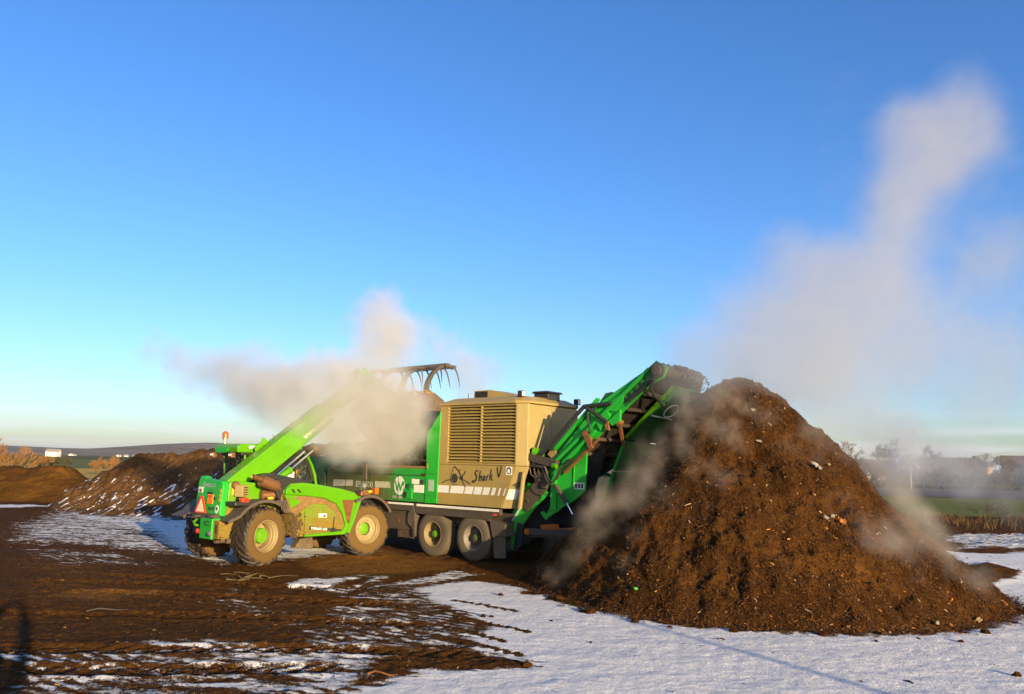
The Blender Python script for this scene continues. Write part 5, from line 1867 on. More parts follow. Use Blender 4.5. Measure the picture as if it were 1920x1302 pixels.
    cv = MB()
    cv.prism(nearw, V0, V0 + 0.05)
    cvo = cv.build('conveyor_side', M['green'], t, 0.012)
    cr = MB()
    # folded edge, hinge brackets and cover plates on the near side wall
    cr.bar((2.10, V0 - 0.035, 2.28), (4.55, V0 - 0.035, 4.30), 0.07, 0.05, up=(0, 1, 0))
    cr.bar((2.40, V0 - 0.03, 2.30), (3.25, V0 - 0.03, 3.02), 0.06, 0.16, up=(0, 1, 0))
    cr.bar((2.15, V0 - 0.02, 2.62), (3.30, V0 - 0.02, 3.72), 0.05, 0.13, up=(0, 1, 0))
    cr.prism([(3.25, 3.20), (3.55, 3.44), (3.62, 3.32), (3.42, 3.12), (3.36, 3.02)], V0 - 0.06, V0)
    cr.prism([(3.55, 3.60), (3.95, 3.86), (3.92, 3.62), (3.70, 3.42), (3.5, 3.45)], V0 - 0.05, V0)
    cr.prism([(3.55, 3.22), (3.88, 3.46), (3.86, 3.22), (3.66, 3.12)], V0 - 0.07, V0)
    cr.build('side_reinforcement', M['green'], cvo, 0.01)
    ub = MB()
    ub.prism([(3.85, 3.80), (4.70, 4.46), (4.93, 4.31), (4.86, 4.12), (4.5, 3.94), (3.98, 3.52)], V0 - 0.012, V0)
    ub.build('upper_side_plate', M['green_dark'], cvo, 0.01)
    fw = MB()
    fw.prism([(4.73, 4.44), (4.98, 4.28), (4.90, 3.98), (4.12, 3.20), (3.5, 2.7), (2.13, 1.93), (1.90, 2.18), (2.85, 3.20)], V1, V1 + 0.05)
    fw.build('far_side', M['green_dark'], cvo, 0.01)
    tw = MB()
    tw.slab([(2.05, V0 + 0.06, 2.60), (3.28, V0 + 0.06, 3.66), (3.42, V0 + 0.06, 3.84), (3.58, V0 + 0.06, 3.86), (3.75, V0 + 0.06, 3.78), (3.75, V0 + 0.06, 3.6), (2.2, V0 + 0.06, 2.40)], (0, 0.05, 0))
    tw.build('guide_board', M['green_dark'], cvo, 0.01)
    be = MB()
    be.slab([(2.05, V0 + 0.05, 2.02), (4.78, V0 + 0.05, 4.14), (4.78, V1, 4.14), (2.05, V1, 2.02)], (-0.05, 0, 0.07))
    be.slab([(1.95, V0 + 0.05, 2.30), (4.70, V0 + 0.05, 4.38), (4.70, V1, 4.38), (1.95, V1, 2.30)], (-0.02, 0, 0.03))
    beo = be.build('belt', M['belt'], cvo)
    dr = MB()
    dr.tube([(4.76, V0 - 0.06, 4.25), (4.76, V1 + 0.06, 4.25)], 0.15, 20)
    dr.tube([(4.76, V0 - 0.14, 4.25), (4.76, V0 - 0.05, 4.25)], 0.10, 18)
    for k in range(6):
        f = (k + 0.5) / 6
        dr.tube([(2.2 + 2.4 * f, V0 + 0.05, 2.06 + 1.88 * f), (2.2 + 2.4 * f, V1, 2.06 + 1.88 * f)], 0.045, 10)
    dr.build('roller', M['chassis'], cvo, smooth=True)
    lc = MB()
    for k in range(16):
        f = rr.random()
        lc.blob((4.6 + 0.42 * f, rr.uniform(V0 + 0.1, V1 - 0.1), 4.42 - 0.12 * f + rr.uniform(0, 0.05)), rr.uniform(0.02, 0.08), rr.uniform(0.02, 0.08), rr.uniform(0.015, 0.04), k, 0.45, 7, 5)
    for k in range(160):
        f = rr.random()
        lc.blob((4.98 + 0.5 * f + rr.gauss(0, 0.05), rr.uniform(V0 + 0.2, V1 - 0.2), 4.30 - 0.5 * f * f - 0.15 * f), rr.uniform(0.008, 0.03), rr.uniform(0.008, 0.03), rr.uniform(0.008, 0.03), k, 0.45, 6, 4)
    lco = lc.build('conveyed_compost', M['compost'])
    lco.matrix_world = Matrix.Translation((-0.842, 18.626, 0)) @ Matrix.Rotation(R(-39.197), 4, 'Z')
    tag(lco, 'compost crumbs tumbling off the top of the green conveyor', kind='stuff')
    # hanging cover plates on the far half of the underside
    cp = MB()
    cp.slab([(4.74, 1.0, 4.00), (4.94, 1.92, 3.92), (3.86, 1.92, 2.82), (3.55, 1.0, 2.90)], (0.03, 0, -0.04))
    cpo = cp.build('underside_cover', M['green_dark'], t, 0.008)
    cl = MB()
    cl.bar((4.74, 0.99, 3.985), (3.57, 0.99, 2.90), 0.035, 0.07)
    cl.build('lit_cover_edge', M['lime_clean'], cpo, 0.004)  # lime colour stands in for the sunlit strip along this edge
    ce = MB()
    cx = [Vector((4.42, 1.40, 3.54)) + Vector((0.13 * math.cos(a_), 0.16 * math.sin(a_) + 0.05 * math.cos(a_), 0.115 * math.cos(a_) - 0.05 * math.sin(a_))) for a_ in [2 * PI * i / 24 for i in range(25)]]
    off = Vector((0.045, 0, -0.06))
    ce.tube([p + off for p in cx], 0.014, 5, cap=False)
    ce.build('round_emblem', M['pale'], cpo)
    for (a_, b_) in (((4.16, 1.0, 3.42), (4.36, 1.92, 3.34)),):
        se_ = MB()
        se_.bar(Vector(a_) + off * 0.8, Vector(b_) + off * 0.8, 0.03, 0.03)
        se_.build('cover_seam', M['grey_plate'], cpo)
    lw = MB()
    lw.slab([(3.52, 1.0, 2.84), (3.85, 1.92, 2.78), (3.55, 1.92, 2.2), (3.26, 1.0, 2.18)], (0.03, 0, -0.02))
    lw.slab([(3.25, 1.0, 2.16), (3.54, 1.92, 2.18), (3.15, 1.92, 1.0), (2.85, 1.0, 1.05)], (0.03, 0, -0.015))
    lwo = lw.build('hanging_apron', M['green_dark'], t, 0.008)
    le = MB()
    le.bar((3.53, 0.985, 2.84), (3.26, 0.985, 2.18), 0.03, 0.05)
    le.bar((3.25, 0.985, 2.16), (2.85, 0.985, 1.05), 0.03, 0.05)
    le.build('lit_apron_edge', M['green'], lwo, 0.004)  # brighter green than the apron, painting its lip as sunlit
    # brace hanging from the hinge
    br = MB()
    br.tube([(3.80, V0 - 0.06, 3.20), (3.80, V0 + 0.1, 3.20)], 0.06, 12)
    br.bar((3.80, V0 + 0.02, 3.20), (3.62, 0.80, 2.72), 0.07, 0.07)
    br.build('hinge_brace', M['rust'], t, 0.006)
    dh = MB()
    dh.tube([(4.70, V0 - 0.1, 4.05), (4.60, V0 - 0.08, 3.9), (4.58, V0 + 0.1, 3.75), (4.62, V0 + 0.45, 3.55)], 0.035, 8)
    for k in range(3):
        dh.tube([(4.66, V0 - 0.05, 4.1 - 0.03 * k), (4.35, V0 - 0.06, 3.86 - 0.03 * k), (4.05, V0 - 0.05, 3.66 - 0.02 * k)], 0.014, 6)
    for k in range(5):
        x = 3.95 + 0.13 * k
        dh.bar((x, V0 - 0.03, 3.72 + 0.10 * k), (x + 0.05, V0 - 0.03, 3.62 + 0.10 * k), 0.02, 0.02)
    dh.build('hydraulic_hose', M['rubber_hose'], t, smooth=True)
    # tube linkage beside the conveyor
    lk = MB()
    lk.tube([(1.62, V0 - 0.12, 2.30), (2.99, V0 - 0.12, 3.55)], 0.045, 10)
    lk.tube([(2.99, V0 - 0.12, 3.55), (3.66, V0 - 0.10, 3.60)], 0.045, 10)
    lk.tube([(3.02, V0 - 0.12, 3.54), (3.55, V0 - 0.08, 3.20)], 0.045, 10)
    lk.tube([(3.30, V0 - 0.12, 3.56), (3.22, V0 - 0.1, 3.45)], 0.03, 8)
    lk.build('folding_linkage', M['black'], t, smooth=True)
    rs = MB()
    rs.slab([(2.92, V0 - 0.03, 2.98), (3.02, V0 - 0.03, 3.04), (3.16, V0 - 0.03, 2.86), (3.20, V0 - 0.03, 2.66), (3.12, V0 - 0.03, 2.60), (3.06, V0 - 0.03, 2.72)], (0, -0.09, 0))
    rs.slab([(3.46, V0 - 0.02, 3.28), (3.58, V0 - 0.02, 3.22), (3.60, V0 - 0.02, 3.02), (3.50, V0 - 0.02, 3.04)], (0, -0.06, 0))
    rs.bar((2.45, V0 - 0.06, 2.10), (3.35, V0 - 0.06, 2.86), 0.06, 0.07, up=(0, 1, 0))
    rs.build('clamp', M['rust'], t, 0.008)
    jh = MB()
    jh.tube([(3.06, V0 - 0.1, 3.5), (3.10, V0 - 0.14, 3.25), (3.15, V0 - 0.14, 3.10), (3.12, V0 - 0.10, 2.98)], 0.022, 8)
    jh.build('hydraulic_hose', M['rubber_hose'], t, smooth=True)
    jh = MB()
    jh.tube([(2.70, V0 - 0.1, 2.42), (2.40, V0 - 0.12, 2.22), (2.30, V0 - 0.14, 1.98), (2.15, V0 - 0.14, 1.88), (2.03, V0 - 0.13, 2.0), (1.98, V0 - 0.12, 2.22), (1.75, V0 - 0.12, 2.30), (1.5, V0 - 0.1, 2.36)], 0.026, 8)
    jh.build('hydraulic_hose', M['rubber_hose'], t, smooth=True)
    jh = MB()
    jh.tube([(2.66, V0 - 0.14, 2.40), (2.38, V0 - 0.16, 2.18), (2.26, V0 - 0.18, 1.94), (2.12, V0 - 0.18, 1.84), (1.99, V0 - 0.16, 2.0), (1.93, V0 - 0.16, 2.18), (1.7, V0 - 0.16, 2.26), (1.5, V0 - 0.1, 2.30)], 0.022, 8)
    jh.build('hydraulic_hose', M['rubber_hose'], t, smooth=True)
    jh = MB()
    jh.tube([(2.0, V0 - 0.16, 2.05), (1.78, V0 - 0.15, 1.96), (1.72, V0 - 0.14, 1.78), (1.85, V0 - 0.14, 1.66), (2.1, V0 - 0.12, 1.58)], 0.012, 6)
    jh.build('hydraulic_hose', M['rubber_hose'], t, smooth=True)
    # lower end: feed frame, drive parts behind the corner panel
    lf = MB()
    lf.prism([(0.90, 1.10), (1.35, 1.85), (1.75, 1.82), (1.98, 1.66), (1.48, 1.18), (1.10, 0.72), (0.99, 0.30), (0.92, 0.38)], V0, V0 + 0.06)
    lfo = lf.build('feed_frame', M['green'], t, 0.012)
    lf2 = MB()
    lf2.prism([(1.32, 1.62), (1.80, 2.05), (2.05, 1.82), (1.40, 1.20), (1.24, 1.36)], V0 - 0.05, V0 - 0.002)
    lf2.tube([(1.42, V0 - 0.07, 1.44), (1.42, V0 - 0.04, 1.44)], 0.035, 14)
    lf2.build('frame_rail', M['chassis'], lfo, 0.01)
    lf3 = MB()
    lf3.bar((0.98, V0 - 0.03, 0.98), (1.22, V0 - 0.03, 1.33), 0.03, 0.05, up=(0, 1, 0))
    lf3.build('reflective_strip', M['grey_plate'], lfo)
    lf4 = MB()
    lf4.prism([(1.10, 0.96), (1.26, 0.92), (1.24, 0.45), (1.08, 0.30), (0.99, 0.32)], V0 - 0.02, V0 + 0.3)
    lf4.build('lower_guard', M['black'], lfo, 0.02)
    pl = MB()
    pl.prism([(2.97, 2.57), (2.93, 1.72), (2.64, 1.50), (2.36, 1.36), (2.20, 1.24), (2.04, 1.16), (1.88, 1.04), (1.72, 1.20), (1.80, 1.24), (1.90, 1.17), (2.02, 1.38), (2.04, 1.82), (1.95, 2.06), (2.10, 2.30), (2.5, 2.34)], V0 + 0.02, V0 + 0.08)
    plo = pl.build('skirt_plate', M['green'], t, 0.01)
    pr = MB()
    pr.prism([(2.03, 1.28), (2.20, 1.28), (2.18, 2.08), (2.06, 2.06)], V0 - 0.03, V0 + 0.018)
    pr.bar((2.62, V0 + 0.01, 1.55), (2.66, V0 + 0.01, 2.4), 0.02, 0.03)
    pr.build('plate_rib', M['green'], plo, 0.008)
    ps = MB()
    ps.box(2.66, 2.92, V0 + 0.012, V0 + 0.018, 1.76, 1.90)
    pso = ps.build('warning_plate', M['white'], plo)
    pi_ = MB()
    for k in range(3):
        pi_.box(2.68 + 0.08 * k, 2.735 + 0.08 * k, V0 + 0.008, V0 + 0.0115, 1.78, 1.88)
    pi_.build('pictogram', M['ink'], pso)
    dc = MB()
    dc.tube([(2.22, V0 - 0.08, 1.84), (2.52, V0 - 0.08, 1.46)], 0.045, 12)
    dco = dc.build('support_cylinder', M['chassis'], t, smooth=True)
    dp = MB()
    dp.tube([(2.52, V0 - 0.08, 1.46), (2.68, V0 - 0.08, 1.22)], 0.018, 8)
    dp.build('piston_rod', M['chrome'], dco, smooth=True)
    # lift cylinder, valve block and oil pipes in the gap behind the engine
    lc2 = MB()
    lc2.tube([(1.36, 0.06, 1.28), (1.46, 0.06, 2.1)], 0.055, 12)
    lc2.build('lift_cylinder', M['beige_trim'], t, smooth=True)
    vb = MB()
    vb.box(1.50, 2.0, 0.26, 0.5, 2.24, 2.42)
    vb.bar((1.52, 0.22, 2.44), (2.30, 0.18, 2.28), 0.14, 0.16)
    vb.box(1.86, 1.98, 0.2, 0.4, 1.75, 2.3)
    for k in range(4):
        vb.tube([(1.52 + 0.12 * k, 0.2, 2.20), (1.55 + 0.12 * k, 0.2, 2.05), (1.8 + 0.05 * k, 0.22, 1.9)], 0.02, 6)
    vb.tube([(1.55, 0.2, 2.24), (2.0, 0.14, 2.22), (2.05, 0.16, 2.05)], 0.03, 8)
    vb.build('valve_block', M['chassis'], t, 0.006)
    gp2 = MB()
    gp2.tube([(1.56, 0.28, 2.56), (1.80, 0.34, 2.52)], 0.11, 14)
    gp2.build('hydraulic_motor', M['lime_clean'], t, smooth=True)
    gp2 = MB()
    gp2.tube([(2.20, 0.16, 2.26), (2.30, 0.16, 2.26)], 0.07, 14)
    gp2.build('hydraulic_motor', M['lime_clean'], t, smooth=True)
    yp = MB()
    yp.prism([(1.55, 1.82), (1.55, 2.12), (1.90, 2.10), (1.86, 1.92), (1.66, 1.72)], 0.35, 0.40)
    yp.build('guard_plate', M['beige_trim'], t, 0.006)
    yp = MB()
    yp.prism([(1.90, 2.5), (2.05, 2.72), (2.2, 2.45), (2.1, 2.36)], 0.35, 0.40)
    yp.build('guard_plate', M['beige_trim'], t, 0.006)
    dk = MB()
    dk.box(0.9, 2.0, 0.5, 2.2, 0.85, 2.6)
    dk.prism([(1.9, 0.95), (1.9, 1.9), (3.1, 2.62), (2.85, 1.9), (2.55, 0.95)], 0.70, 0.95)
    dk.build('dark_gap_fill', M['dark_inside'], t)  # near-black blocks filling the gap, painted as deep shade
    bb = MB()
    bb.bar((1.62, 0.0, 0.80), (3.4, 0.6, 0.80), 0.12, 0.14)
    bb.bar((1.62, 0.0, 0.70), (3.4, 0.6, 0.70), 0.05, 0.03)
    bb.build('rear_bumper', M['chassis'], t, 0.01)
    bl = MB()
    bl.box(1.60, 1.72, -0.07, -0.01, 0.74, 0.86)
    bl.build('rear_light', M['amber'], t, 0.006)
    bl = MB()
    bl.bar((1.95, 0.08, 0.90), (2.35, 0.2, 0.94), 0.05, 0.12)
    bl.build('rear_light', M['amber'], t, 0.006)
    return t


make_shredder()


# ------------------------------------------------------------------ trees, bushes, houses, pole, dry grass
def grow(rng, p, d, length, r, depth, out, spread, gnarl, kids, shrink):
    """recursive limb: appends (points, radii)"""
    n = 4
    pts, rs = [p.copy()], [r]
    q, dd = p.copy(), d.copy()
    for i in range(n):
        dd = (dd + Vector((rng.gauss(0, gnarl), rng.gauss(0, gnarl), rng.gauss(0.02, gnarl * 0.6)))).normalized()
        q = q + dd * (length / n)
        pts.append(q.copy())
        rs.append(r * (1 - 0.55 * (i + 1) / n))
    out.append((depth, pts, rs))
    if depth <= 0:
        return
    for k in range(kids):
        i = rng.randint(2, n) if k else n
        a = rng.uniform(0, 2 * PI)
        side = dd.orthogonal().normalized()
        side = Matrix.Rotation(a, 3, dd) @ side
        nd = (dd + side * rng.uniform(spread * 0.5, spread)).normalized()
        grow(rng, pts[i], nd, length * rng.uniform(shrink - 0.12, shrink + 0.08), rs[i] * 0.72, depth - 1, out, spread, gnarl, kids, shrink)


def tree_meshes(name, seed, height, trunk_h, depth, kids, spread, crown_mat, trunk_mat, twig_r, base_r, shrub=False, stems=1):
    rng = random.Random(seed)
    limbs = []
    for s in range(stems):
        a = 2 * PI * s / max(1, stems) + rng.uniform(0, 1)
        d = Vector((0.35 * math.cos(a), 0.35 * math.sin(a), 1)).normalized() if stems > 1 else Vector((rng.gauss(0, 0.05), rng.gauss(0, 0.05), 1)).normalized()
        p = Vector((0.15 * math.cos(a), 0.15 * math.sin(a), -0.1)) if stems > 1 else Vector((0, 0, -0.1))
        grow(rng, p, d, trunk_h, base_r, depth, limbs, spread, 0.10, kids, 0.72)
    top = max(p.z for _, pts, _ in limbs for p in pts)
    k = height / top
    tb, cb = MB(), MB()
    for dep, pts, rs in limbs:
        pts = [p * k for p in pts]
        if dep >= depth - 1 and not shrub or (shrub and dep == depth):
            tb.tube(pts, [max(r * k, twig_r) for r in rs], 7)
        else:
            cb.tube(pts, [max(r * k, twig_r) for r in rs], 3, cap=False)
        if dep == 0:           # spray of the finest twigs
            for _ in range(5):
                i = rng.randint(1, 4)
                v = Vector((rng.gauss(0, 1), rng.gauss(0, 1), rng.gauss(0.4, 0.8))).normalized() * height * rng.uniform(0.05, 0.10)
                s = v.orthogonal().normalized() * twig_r
                a = pts[i]
                cb.add([a - s, a + s, a + v], [(0, 1, 2)])
    return tb, cb


def plant(kind, label, cat, group, variants, spots, parts=('trunk', 'crown')):
    protos = []
    for (tb, cb, tm, cm) in variants:
        r = empty(kind)
        tag(r, label[0] if isinstance(label, list) else label, cat, group)
        tb.build(parts[0], M[tm], r, fix=False)
        cb.build(parts[1], M[cm], r, fix=False)
        protos.append([r, False])
    for i, (x, y, z, s, rz, lb) in enumerate(spots):
        pr = protos[i % len(protos)]
        o = pr[0] if not pr[1] else copy_tree(pr[0])
        pr[1] = True
        o.location = (x, y, z)
        o.scale = (s, s, s)
        o.rotation_euler = (0, 0, rz)
        if lb:
            o['label'] = lb
    for pr, used in protos:
        if not used:
            for ch in list(pr.children):
                bpy.data.objects.remove(ch)
            bpy.data.objects.remove(pr)


# bare trees on the rise beyond the fields at right
bare = []
for sd, dp in ((1, 5), (2, 5), (3, 5), (5, 5)):
    tb, cb = tree_meshes('bare_tree', sd, 8.0, 2.6, dp, 3, 0.75, 'twig_grey', 'bark', 0.022, 0.17)
    bare.append((tb, cb, 'bark', 'twig_grey'))
rr = random.Random(6)
spots = []
for i in range(70):
    x = 62 + 90 * (i + rr.uniform(-0.4, 0.4)) / 70
    y = rr.uniform(125, 190)
    big = rr.uniform(0.88, 1.0) if i in (3, 9, 15, 16, 24) else rr.uniform(0.45, 0.68)
    spots.append((x * y / 170.0, y, float(RH(np.array(x * y / 170.0), np.array(y))) - 0.1, big, rr.uniform(0, 6.28), None))
plant('bare_tree', 'leafless grey-brown tree in the misty tree line beyond the ploughed field', 'tree', 'leafless trees along the right skyline', bare, spots)
# dark hedge of brushwood along the field edge
hv = []
for sd in (21, 22, 23):
    tb, cb = tree_meshes('field_hedge', sd, 3.0, 0.9, 4, 3, 1.0, 'twig_dark', 'bark', 0.03, 0.05, True, 4)
    hv.append((tb, cb, 'bark', 'twig_dark'))
spots = []
for i in range(64):
    x = 46 + 74 * (i + rr.uniform(-0.4, 0.4)) / 64
    y = 104.5 + rr.uniform(0, 7)
    spots.append((x, y, -0.2, rr.uniform(0.7, 1.15), rr.uniform(0, 6.28), None))
plant('hedge_bush', 'dark bare bush in the hedge at the far edge of the ploughed field', 'bush', 'hedge bushes along the ploughed field', hv, spots, ('stem', 'twigs'))

# orange osiers and dark bushes at left
ov = []
for sd in (31, 32, 33):
    tb, cb = tree_meshes('osier', sd, 2.6, 0.8, 4, 3, 0.8, 'twig_orange', 'twig_orange', 0.010, 0.045, True, 5)
    ov.append((tb, cb, 'bark', 'twig_orange'))
spots = [(-46.6, 70, -0.2, 1.5, 0.3, 'tall orange-twigged bush rising above the low smooth brown heap'),
         (-45.0, 71, -0.2, 1.2, 1.7, 'smaller orange-twigged bush beside the tall one behind the low smooth heap'),
         (-66.5, 112, 0.0, 0.85, 2.1, 'small orange bush under the white barn'),
         (-46.4, 88.5, -0.1, 0.86, 0.9, 'orange bush on the stubble, the one of the pair farther from the red shed'),
         (-44.6, 88, -0.1, 0.85, 2.9, 'orange bush standing right behind the small red shed')]
plant('osier_bush', 'orange-twigged bush', 'bush', 'orange bushes at the edge of the stubble field', ov, spots, ('stem', 'twigs'))
dv = []
for sd in (41, 42):
    tb, cb = tree_meshes('dark_bush', sd, 2.2, 0.8, 4, 3, 0.95, 'twig_dark', 'bark', 0.03, 0.06, True, 4)
    dv.append((tb, cb, 'bark', 'twig_dark'))
spots = [(-47.9 , 69.5, -0.2, 0.75, 1.0, None)]
for i in range(13):
    spots.append((-76.5 + 0.85 * i + rr.uniform(-0.2, 0.2), 117 + rr.uniform(-1, 1), 0.0, rr.uniform(0.7, 1.1), rr.uniform(0, 6), None))
plant('dark_bush', 'olive-brown bush in the dark row beside the white barn', 'bush', 'dark bushes on the stubble field', dv, spots, ('stem', 'twigs'))


M['roof_house'] = simple('brown_roof', (0.12, 0.09, 0.075), 0.85, var=0.2)
M['scrap_white'] = simple('soiled_paper', (0.30, 0.27, 0.22), 0.7, var=0.6, scale=14)
M['scrap_orange'] = simple('soiled_orange_cloth', (0.28, 0.105, 0.02), 0.8, var=0.5, scale=16)


def house(name, label, cat, loc, rz, w, d, h, rh, wall, roof, windows=(), group=None):
    t = empty(name, loc, rz)
    tag(t, label, cat, group)
    m = MB()
    m.box(-w / 2, w / 2, -d / 2, d / 2, -0.6, h)
    m.prism([(-w / 2, h), (w / 2, h), (0, h + rh)] if d > w else [(-0.001, h), (0.001, h), (0, h)], -d / 2, d / 2)
    if d <= w:
        m.slab([(-w / 2, -d / 2, h), (-w / 2, d / 2, h), (-w / 2, 0, h + rh)], (w, 0, 0))
    m.build('wall', M[wall], t)
    r = MB()
    o = 0.35
    if d <= w:
        r.slab([(-w / 2 - o, -d / 2 - o, h - 0.15), (w / 2 + o, -d / 2 - o, h - 0.15), (w / 2 + o, 0, h + rh + 0.1), (-w / 2 - o, 0, h + rh + 0.1)], (0, 0, 0.22))
        r.slab([(-w / 2 - o, d / 2 + o, h - 0.15), (w / 2 + o, d / 2 + o, h - 0.15), (w / 2 + o, 0, h + rh + 0.1), (-w / 2 - o, 0, h + rh + 0.1)], (0, 0, 0.22))
    else:
        r.slab([(-w / 2 - o, -d / 2 - o, h - 0.15), (-w / 2 - o, d / 2 + o, h - 0.15), (0, d / 2 + o, h + rh + 0.1), (0, -d / 2 - o, h + rh + 0.1)], (0, 0, 0.22))
        r.slab([(w / 2 + o, -d / 2 - o, h - 0.15), (w / 2 + o, d / 2 + o, h - 0.15), (0, d / 2 + o, h + rh + 0.1), (0, -d / 2 - o, h + rh + 0.1)], (0, 0, 0.22))
    r.build('roof', M[roof], t)
    for (x, z, ww, wh) in windows:
        q = MB()
        q.box(x - ww / 2, x + ww / 2, -d / 2 - 0.06, -d / 2 + 0.02, z, z + wh)
        q.build('window', M['window'], t)
    return t


house('barn', 'large white barn shining in the sun on the far side of the green field', 'barn', (-303.5, 520, 0.2), R(8), 7.4, 6.0, 3.0, 1.6, 'wall_white', 'roof_grey', ((-2.2, 1.4, 0.7, 0.7), (1.9, 1.4, 0.7, 0.7)))
house('shed', 'small red-roofed shed beside the orange bushes behind the snow-streaked heap', 'shed', (-41.4, 84, -0.5), R(30), 1.5, 1.3, 0.55, 0.35, 'brick', 'roof_red')
house('shed', 'pale pink-roofed shed peeping over the low smooth brown heap', 'shed', (-48.4, 74.5, -0.7), R(12), 3.2, 2.4, 0.5, 0.7, 'wall_white', 'brick')
hs = [(74.0, 158, R(-25), 7, 6, 2.0, 1.7, 'small brown-roofed house among the trees just beside the tall heap'),
      (98.5, 175, R(-32), 10, 6, 2.0, 2.0, 'long low brown-roofed house among the misty trees'),
      (109.0, 182, R(-40), 5, 6, 2.2, 2.0, 'narrow gabled house beside the long low house'),
      (124.5, 190, R(-30), 8, 6, 2.4, 2.0, 'brown-roofed farmhouse farthest from the heap in the misty tree line')]
for x, y, rz, w, d, h, rh_, lb in hs:
    house('house', lb, 'house', (x, y, float(RH(np.array(x), np.array(y))) - 0.1), rz, w, d, h, rh_, 'brick', 'roof_house', ((-w * 0.28, 0.7, 0.8, 0.9), (0.2, 0.7, 0.8, 0.9), (w * 0.3, 0.7, 0.8, 0.9)), group='houses behind the trees')
# tiny far farms below the hills at left
for i, (x, y, s) in enumerate([(-430, 900, 1), (-446, 910, 0.8), (-398, 905, 0.9), (-412, 915, 1.0), (-384, 900, 0.7), (-462, 925, 0.8), (-520, 930, 1.2)]):
    house('farmhouse', 'tiny pale farmhouse in the cluster below the far hills', 'house', (x, y, -0.6), R(10 + 13 * i), 5.5 * s, 5 * s, 1.5, 1.2, 'wall_white', 'roof_grey', group='far farmhouses below the hills')
pole = empty('utility_pole', (50.5, 98.5, 0))
tag(pole, 'slim wooden pole at the far edge of the green field', 'pole')
m = MB()
m.tube([(0, 0, -0.3), (0, 0, 3.6)], [0.11, 0.08], 8)
m.build('post', M['wood_post'], pole)
m = MB()
m.bar((-0.5, 0, 3.3), (0.5, 0, 3.3), 0.08, 0.1)
m.build('crossarm', M['wood_post'], pole)


def dry_grass():
    r = np.random.default_rng(9)
    n = 13000
    Y = r.uniform(31.5, 41, n)
    X = r.uniform(12, 46, n)
    dens = fbm(X * 0.5, Y * 0.5, 1.0, 3) + 0.35 * sstep(31.5, 36, Y)
    k = dens > r.uniform(-0.1, 0.75, n)
    X, Y = X[k], Y[k]
    n = len(X)
    h = np.abs(r.normal(0.14, 0.10, n)) + 0.08 + 0.30 * sstep(0.2, 0.6, fbm(X * 0.7, Y * 0.7, 5.0, 2))
    a = r.uniform(0, 2 * PI, n)
    lean = r.uniform(0.05, 0.5, n) * h
    w = r.uniform(0.006, 0.016, n)
    P = np.stack([X, Y, np.zeros(n)], -1)
    s = np.stack([np.cos(a) * w, np.sin(a) * w, np.zeros(n)], -1)
    d = np.stack([-np.sin(a) * lean, np.cos(a) * lean, h], -1)
    V = np.stack([P - s, P + s, P + d * 0.6 + s * 0.7, P + d * 0.6 - s * 0.7, P + d, P + d], 1)
    V[:, 4] += s * 0.2
    V[:, 5] -= s * 0.2
    i = np.arange(n)[:, None] * 6
    F = np.concatenate([i + np.array([[0, 1, 2, 3]]), i + np.array([[3, 2, 4, 5]])], 0)
    t = r.uniform(0, 1, n)[:, None]
    c = (1 - t) * np.array([0.05, 0.032, 0.016]) + t * np.array([0.15, 0.09, 0.035])
    o = np_mesh('dry_grass', V.reshape(-1, 3), F, M['drygrass'], {'tone': ('FLOAT_COLOR', np.repeat(c, 6, axis=0), 'POINT')})
    tag(o, 'strip of tall dry grass and weeds along the yard edge at right', kind='stuff')


dry_grass()
tb, cb = tree_meshes('weed', 61, 1.25, 0.4, 3, 3, 0.9, 'twig_orange', 'bark', 0.008, 0.02, True, 5)
plant('weed_bush', 'withered brown weed standing above the strip of dry grass', 'bush', None, [(tb, cb, 'bark', 'twig_dark')], [(20.6, 33.6, 0, 1.0, 0.4, None)], ('stem', 'twigs'))

# pile of pruned twigs, stones and clods, scraps in the heap
pile = empty('twig_pile', (-5.05, 15.1, 0.0))
tag(pile, 'small heap of yellowish pruned twigs lying on the mud in front of the telehandler', 'twigs')
m = MB()
rr = random.Random(12)
for k in range(13):
    a = rr.gauss(0.25, 0.7)
    l = rr.uniform(0.15, 0.6)
    c = Vector((rr.gauss(0, 0.33), rr.gauss(0, 0.22), 0.03 + abs(rr.gauss(0, 0.05))))
    d = Vector((math.cos(a), math.sin(a), rr.gauss(0, 0.12))) * l / 2
    b = Vector((rr.gauss(0, 0.05), rr.gauss(0, 0.05), rr.gauss(0.03, 0.03)))
    m.tube([c - d, c + b, c + d], [rr.uniform(0.006, 0.013), 0.008, 0.004], 5)
M['twig_yellow'] = simple('yellow_green_twigs', (0.095, 0.068, 0.022), 0.8, var=0.35, scale=6)
m.build('twig', M['twig_yellow'], pile)
for (x, y, l, a, lb) in ((-5.9, 11.9, 0.55, 0.5, 'dark bent stick lying on the mud near the photographer\'s shadow'), (-1.32, 8.75, 0.32, 0.1, 'thin reddish stick lying at the edge of the snow in front')):
    m = MB()
    p = [Vector((x + l * (t - 0.5) * math.cos(a), y + l * (t - 0.5) * math.sin(a) + 0.03 * math.sin(t * 7), 0.03 + 0.02 * math.sin(t * 5))) for t in (0, 0.25, 0.5, 0.75, 1)]
    m.tube(p, [0.010, 0.010, 0.009, 0.007, 0.004], 6)
    tag(m.build('stick', M['twig_yellow' if 'pale' in lb else 'rust' if 'red' in lb else 'bark']), lb, 'stick')
